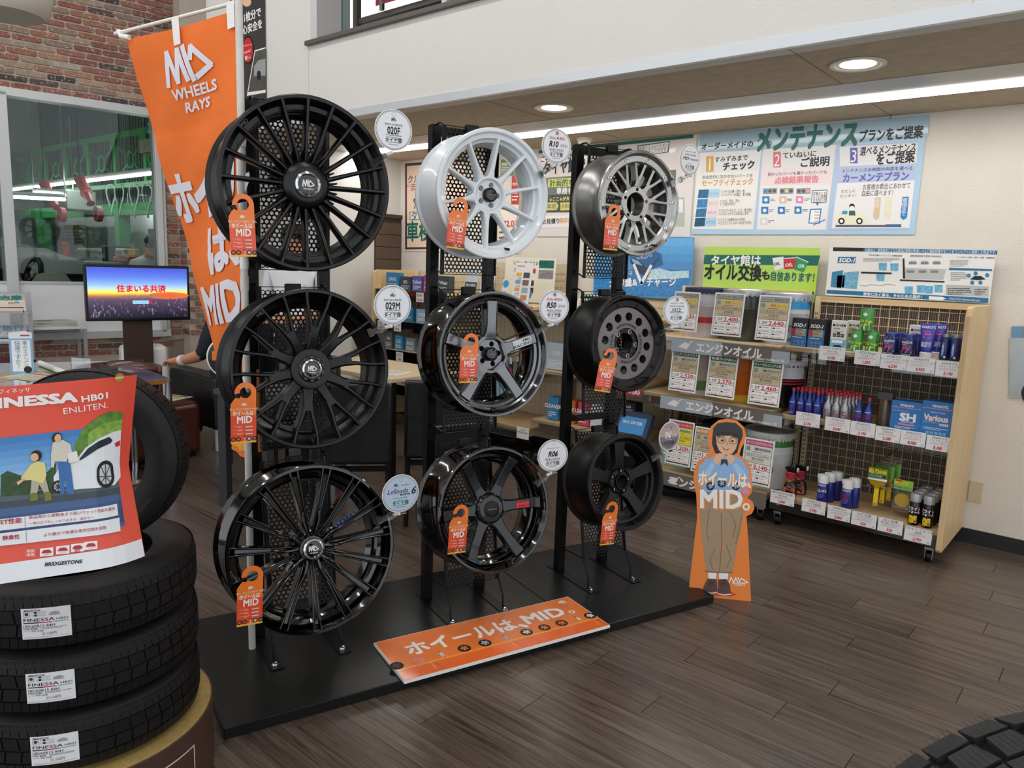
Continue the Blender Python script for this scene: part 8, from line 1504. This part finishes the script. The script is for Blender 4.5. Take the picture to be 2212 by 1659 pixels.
for i, ((xa, ya), (xb, yb), Y, lab) in enumerate((((5, 412), (330, 374), 4.3, 'long bright line crossing the window, built as a glowing tube'), ((73, 417), (141, 422), 3.6, 'short workshop tube lamp, upper of the left pair'), ((27, 425), (140, 431), 3.4, 'workshop tube lamp, lower of the left pair'), ((277, 450), (329, 452), 5.0, 'short workshop tube lamp at the right of the window'))):  # the first is a bright line across the pane, built as a glowing tube
    a = onY(xa, ya, Y); b = onY(xb, yb, Y) if i == 0 else atd(xb, yb, (a-CAM).dot(CF)); t = thing('workshop_lamp', lab, 'lamp', group='workshop tube lamps'); part('tube', MB().cyl(a, b, .022, 8), EG, t); part('housing', MB().cyl(a+Vector((0, 0, .04)), b+Vector((0, 0, .04)), .03, 8), WHITE, t)
    for p_ in (a, b): part('hanger', MB().cyl(p_+Vector((0, 0, .05)), (p_.x, p_.y, 5.0), .006, 6), STEEL, t)
for x, y, lb in ((-9.6, 2.0, 'near right'), (-12.5, 2.0, 'far right'), (-9.6, -.3, 'near left'), (-12.5, -.3, 'far left')): t = thing('workshop_lamp', 'ceiling tube lamp high in the workshop, '+lb, 'lamp', group='high workshop lamps'); part('tube', MB().box(x-.7, x+.7, y-.05, y+.05, 4.88, 4.92), EG, t); part('housing', MB().box(x-.75, x+.75, y-.08, y+.08, 4.92, 5.0), WHITE, t)
# green lattice girder
GYt = 4.75; xs_ = [onY(px_, 330, GYt).x for px_ in (25, 59, 97, 142, 191, 249, 315, 345)]; zt_ = onY(191, 306, GYt).z; zb_ = onY(191, 408, GYt).z; zl_ = onY(191, 445, GYt).z
t = thing('lattice_girder', 'green steel lattice girder along the workshop wall', 'girder', (0, 0, 0))
part('top_chord', MB().box(xs_[0]-.4, xs_[-1]+.6, GYt-.03, GYt+.03, zt_-.03, zt_+.04), GRN, t); part('bottom_chord', MB().box(xs_[0]-.4, xs_[-1]+.6, GYt-.03, GYt+.03, zb_-.03, zb_+.03), GRN, t); part('lower_beam', MB().box(xs_[0]-.4, xs_[-1]+.6, GYt-.05, GYt+.05, zl_-.16, zl_), GRN, t)
for i, x in enumerate(xs_):
    part('vertical', MB().box(x-.04, x+.04, GYt-.02, GYt+.02, zb_, zt_), GRN, t); part('gusset', MB().box(x-.1, x+.1, GYt-.035, GYt-.03, zt_-.18, zt_), GRN, t)
    if i < len(xs_)-1:
        x2 = xs_[i+1]; cx_, cz2 = (x+x2)/2, (zt_+zb_)/2; rg = .11
        for (ax_, az_) in ((x, zt_-.1), (x2, zt_-.1), (x, zb_+.08), (x2, zb_+.08)): d = Vector((cx_-ax_, 0, cz2-az_)); e_ = Vector((cx_, GYt, cz2))-d.normalized()*rg; part('tie_rod', MB().cyl((ax_, GYt, az_), e_, .01, 6), GRN, t)
        part('tie_ring', MB().lathe([(rg-.012, -.012), (rg+.012, -.012), (rg+.012, .012), (rg-.012, .012)], 24, 'y', c=(cx_, GYt, cz2), closed=True), GRN, t)
q = onY(95, 500, GYt); part('column', MB().box(q.x-.1, q.x+.1, GYt-.08, GYt+.08, 0, zl_), GRN, t); q = onY(268, 560, GYt); part('column', MB().box(q.x-.07, q.x+.07, GYt-.08, GYt+.08, 0, zl_), GRN, t)
# red hoist arms
RDH = mat('#a02a34', .4, name='red_hoist_paint')
for lab, pts in (('red hoist arm hanging before the girder, right one', ((172, 387), (186, 415), (196, 440), (212, 462))), ('red hoist arm hanging before the girder, left one', ((96, 398), (108, 425), (122, 448), (134, 464)))):
    W3_ = [onY(x, y, 4.1) for x, y in pts]; t = thing('hoist_arm', lab, 'hoist', group='red hoist arms'); part('arm', MB().tube(W3_[:3], [.075, .06, .055], 8), RDH, t, smooth=40)
    c_ = W3_[3]; part('hook', MB().lathe([(.05, -.03), (.1, -.03), (.1, .03), (.05, .03)], 16, 'y', c=c_, closed=True), RDH, t, smooth=30); part('joint', MB().lathe([(0, -.06), (.07, -.05), (.07, .05), (0, .06)], 14, 'y', c=W3_[1]), RDH, t); part('cable', MB().cyl(W3_[0], (W3_[0].x, W3_[0].y, 5), .008, 6), STEELB, t)
def gq(x, y, Y=GY-.02): return onY(x, y, Y)
# wall clock, sign, unit heater, boards
c_ = gq(60, 484); t = thing('wall_clock', 'round white wall clock in the workshop', 'clock', c_); part('case', MB().lathe([(0, 0), (.17, 0), (.18, -.01), (.18, -.04), (.165, -.045), (.165, -.03), (0, -.03)], 32, 'y'), mat('#3a3a3c', .4), t, smooth=30); f = Flat('dial', t, base=.032, eps=.001); f.disc(0, 0, .163, mat('#e6e6e0', .5), 0, 32); [f.line([(.13*math.sin(a), .13*math.cos(a)), (.15*math.sin(a), .15*math.cos(a))], .012, BKP, 1) for a in [k_*PI/6 for k_ in range(12)]]; f.line([(0, 0), (.06, -.05)], .014, BKP, 2); f.line([(0, 0), (.02, -.11)], .01, BKP, 2); part('cord', MB().box(-.006, .006, -.01, 0, -.42, -.18), BKP, t)
a, b = gq(137, 487), gq(187, 532); t = thing('wall_sign', 'white notice with yellow heading on the workshop wall', 'sign', (a.x, GY-.02, b.z)); w_, h_ = b.x-a.x, a.z-b.z; part('board', MB().box(0, w_, 0, .01, 0, h_), mat('#dcdcd6', .5), t); f = Flat('print', t, eps=.001); f.rect(0, h_*.8, w_, h_, mat('#e3c53a', .5), 1); f.text('産業廃棄物保管場所', w_*.04, h_*.9, w_*.96, h_*.9, BKP, L=3); [f.rect(w_*.04, h_*(.06+.18*k_), w_*.96, h_*(.07+.18*k_), DGR, 1) for k_ in range(5)]; f.rect(w_*.45, h_*.06, w_*.46, h_*.78, DGR, 1); f.greek(w_*.06, h_*.75, w_*.42, h_*.1, 4, BKP, 2, .3, 2, w_*.05); f.greek(w_*.5, h_*.75, w_*.92, h_*.1, 4, BKP, 2, .3, 3, w_*.05)
c_ = onY(160, 434, 4.5); t = thing('unit_heater', 'pale unit heater with a yellow label under the girder', 'heater', c_); part('housing', MB().box(-.28, .3, -.2, .2, -.14, .14), mat('#b9bcb8', .5), t, bevel=.02); part('label_plate', MB().box(-.26, -.06, -.205, -.2, -.1, .1), mat('#e0c93a', .5), t); f = Flat('print', t, base=.206); f.greek(-.25, .08, -.08, -.08, 4, BKP, 1, .4, 2, .03); part('hanger', MB().cyl((0, 0, .14), (0, 0, 1.2), .015, 6), STEEL, t)
for lab, q_, c2 in (('pale tool board on the workshop wall', (213, 498, 252, 528), '#b4c2c4'), ('light green drawing sheet on the workshop wall', (253, 500, 281, 530), '#aecabc')): a, b = gq(q_[0], q_[1]), gq(q_[2], q_[3]); t = thing('wall_board', lab, 'board', (a.x, GY-.02, b.z)); part('board', MB().box(0, b.x-a.x, 0, .01, 0, a.z-b.z), mat(c2, .5), t); f = Flat('print', t, eps=.001); f.greek(.03, (a.z-b.z)*.9, b.x-a.x-.03, .05, 6, LGR, 1, .3, 4, .05)
# hoses, hand tools, cabinets, equipment
for i, x in enumerate((86, 103, 112)): c_ = gq(x, 500, GY-.06); t = thing('coiled_hose', 'coiled cable hanging on the workshop wall, %s of three' % ('left', 'middle', 'right')[i], 'cable', c_, group='coiled cables'); part('coil', MB().tube([(.07*math.cos(a)*(1+.1*math.sin(3*a)), -.02*math.sin(2*a), .26*math.sin(a)) for a in [k_*PI/12 for k_ in range(24)]], .014, 6, closed=True), mat(('#8a5a44', '#4a4c4e', '#77787a')[i], .5), t, smooth=60); part('peg', MB().cyl((0, .0, .25), (0, .05, .25), .012, 6), STEEL, t)
for i, (x, c2) in enumerate(((240, '#c8ccc8'), (258, '#9fb4a4'), (290, '#b8bcc0'), (318, '#a4a8a6'))): c_ = onY(x, 425, 4.69); t = thing('hanging_cable', 'looped cable hanging from the girder beam, number %s from the left' % ('one', 'two', 'three', 'four')[i], 'cable', c_, group='looped cables'); part('loop', MB().tube([(.10*math.cos(a), .03*math.sin(a*2), .22*math.sin(a)-.05) for a in [k_*PI/10 for k_ in range(20)]], .012, 6, closed=True), mat(c2, .5), t, smooth=60)
def gbox(name, label, cat, px, Y, d, c2, parts=(), bev=.02):
    a, b = onY(px[0], px[1], Y), onY(px[2], px[3], Y); b.z = 0 if px[3] >= 640 else b.z; t = thing(name, label, cat, (a.x, Y, 0)); part('body', MB().box(0, b.x-a.x, 0, d, max(b.z, 0), a.z), mat(c2, .5), t, bevel=bev)
    for nm, (u0, v0, u1, v1), c3 in parts: w_, h_ = b.x-a.x, a.z-max(b.z, 0); part(nm, MB().box(u0*w_, u1*w_, -.02, 0, max(b.z, 0)+v0*h_, max(b.z, 0)+v1*h_), mat(c3, .5), t)
    return t
gbox('machine_cabinet', 'tall grey machine cabinet in the workshop beside the television', 'cabinet', (152, 563, 196, 700), 3.75, .5, '#8f9896', (('panel', (.3, .55, .95, .95), '#7d8785'), ('knob', (.6, .78, .7, .84), '#c3c8c6')))
gbox('tool_rack', 'dark tool rack with small orange lamps in the workshop', 'rack', (218, 530, 242, 640), 4.3, .3, '#26282a', (('lamp_strip', (.1, .8, .9, .83), '#e0843a'), ('shelf_lip', (.05, .6, .95, .64), '#5a5c5e')))
gbox('red_toolbox', 'orange-red toolbox in the workshop', 'toolbox', (243, 553, 262, 640), 4.2, .3, '#c8502c', (('handle', (.3, .9, .7, .96), '#2a2a2a'),)); gbox('meter_box', 'cream meter box above the toolbox', 'box', (247, 536, 268, 554), 4.2, .2, '#c9c3ae', (('dial', (.3, .3, .7, .7), '#8a8578'),)); gbox('yellow_tester', 'small yellow tester beside the meter box', 'tester', (270, 538, 277, 556), 4.2, .1, '#dba02c', (('screen', (.2, .5, .8, .9), '#2a2a2a'),), .008)
gbox('jack_stand', 'orange jack stand in the workshop', 'jack', (130, 522, 142, 640), 4.4, .1, '#c85a34', (('pipe', (.2, .7, 1.8, .75), '#c85a34'),)); gbox('workbench', 'pale workbench along the workshop wall', 'bench', (165, 535, 215, 545), 4.7, .5, '#b4b2a8', (('edge', (0, .0, 1, .5), '#8f8d84'),)); gbox('wall_shelf', 'shelf with green and blue cans at the left of the workshop', 'shelf', (0, 517, 46, 522), 4.9, .3, '#c4c4bc', (('lip', (0, 0, 1, 1), '#a9a9a0'),))
for i in range(6): c_ = onY(5+7*i, 516, 4.95); t = thing('paint_can', 'small %s can on the workshop shelf, number %s' % (('green', 'white', 'green', 'green', 'blue', 'white')[i], ('one', 'two', 'three', 'four', 'five', 'six')[i]), 'can', c_, group='cans on the workshop shelf'); part('body', MB().lathe([(0, 0), (.05, 0), (.05, .11), (0, .11)], 14), mat(('#2f8a5a', '#d8dad6', '#3c9a62', '#2f8a5a', '#2f78b0', '#d8dad6')[i], .4), t, smooth=40); part('lid', MB().lathe([(.052, .1), (.052, .115), (0, .115)], 14), WHITE, t)
gbox('parts_bin', 'pale blue parts bin at the left of the workshop window', 'bin', (4, 588, 22, 640), 3.2, .3, '#a3b4b8', (('label', (.2, .6, .8, .8), '#5a6468'),)); gbox('grey_case', 'grey case beside the window post in the workshop', 'case', (40, 586, 48, 640), 3.1, .3, '#8f9496', (('latch', (.3, .7, .7, .8), '#55595c'),))
# car with its bonnet up
t = thing('raised_car', 'dark car with its bonnet raised in the workshop', 'car'); Yc = 3.0; hp = [(0, 532), (30, 545), (70, 558), (105, 575), (150, 592), (148, 612), (100, 590), (60, 572), (0, 556)]
pl = [onY(x, y, Yc) for x, y in hp]; part('bonnet', MB().prism([(p.x, p.z) for p in pl], Yc-.5, Yc+.5), mat('#0b0c0d', .55, spec=.2), t, bevel=.02)
bd = [onY(x, y, Yc) for x, y in ((38, 600), (60, 582), (100, 585), (150, 600), (152, 640), (38, 640))]; part('engine_bay', MB().prism([(p.x, p.z) for p in bd], Yc-.3, Yc+.4), mat('#202426', .8, var=.4, vs=9, spec=.2), t); c_ = onY(70, 604, Yc-.4); part('steering_wheel', MB().tube([(.20*math.cos(a), .05*math.sin(a), .2*math.sin(a)) for a in [k_*PI/14 for k_ in range(28)]], .025, 8, closed=True), BLACK, t, loc=c_, smooth=60); c_ = onY(112, 606, Yc-.35); part('seat_back', MB().lathe([(0, .08), (.12, .06), (.17, -.02), (.18, -.2)], 18), mat('#a9a08e', .7), t, loc=c_, smooth=60); part('sill_body', MB().box(pl[0].x, bd[3].x, Yc-.4, Yc+.6, .1, bd[4].z+.02), mat('#0b0c0d', .55, spec=.2), t)
# mechanic
hd = atd(311, 528, 9.6); sc_k = 1.0
G_ = [(0,0,.95),(0,.02,1.1),(0,-.02,1.32),(0,-.06,1.44),(0,-.1,1.5),(0,-.15,1.6),(.19,0,1.36),(.24,-.12,1.12),(.12,-.34,1.08),(.08,-.42,1.08),(-.19,0,1.36),(-.24,-.12,1.12),(-.12,-.34,1.08),(-.08,-.42,1.08),(.1,0,.9),(.11,0,.5),(.11,.02,.06),(-.1,0,.9),(-.11,0,.5),(-.11,.02,.06)]
G_ += [(.06, -.47, 1.07), (.09, -.48, 1.06), (-.06, -.47, 1.07), (-.09, -.48, 1.06)]
EG_ = [(0,1),(1,2),(2,3),(3,4),(4,5),(2,6),(6,7),(7,8),(8,9),(2,10),(10,11),(11,12),(12,13),(0,14),(14,15),(15,16),(0,17),(17,18),(18,19),(9,20),(9,21),(13,22),(13,23)]; ZG = [WSHIRT,WSHIRT,WSHIRT,SKIN,SKIN,WSHIRT,WSHIRT,SKIN,SKIN,WSHIRT,WSHIRT,SKIN,SKIN]+[DKTR]*6+[SKIN]*4
RG = [(.15,.11),(.16,.12),(.18,.12),(.065,.065),(.055,.055),(.085,.1),(.075,.07),(.05,.05),(.034,.034),(.032,.035),(.075,.07),(.05,.05),(.034,.034),(.032,.035),(.09,.09),(.065,.065),(.05,.05),(.09,.09),(.065,.065),(.05,.05)]+[.011]*4
mc = body('person', 'person in a pale work shirt bending over in the workshop', G_, EG_, RG, ZG, Matrix.Translation((hd.x, hd.y, hd.z-1.6)) @ Matrix.Rotation(math.radians(118), 4, 'Z')); head_parts(mc, Vector((0, -.14, 1.59)), 0)
part('cap', MB().lathe([(0, .13), (.06, .12), (.1, .07), (.106, .03)], 20, c=(0, -.13, 1.6)), mat('#1f2a33', .7), mc, smooth=60)
gbox('blue_locker', 'blue locker with a window behind the mechanic', 'locker', (318, 494, 342, 640), 4.9, .4, '#35506a', (('pane', (.1, .75, .7, .95), '#c9d4dc'),))
finish_print()
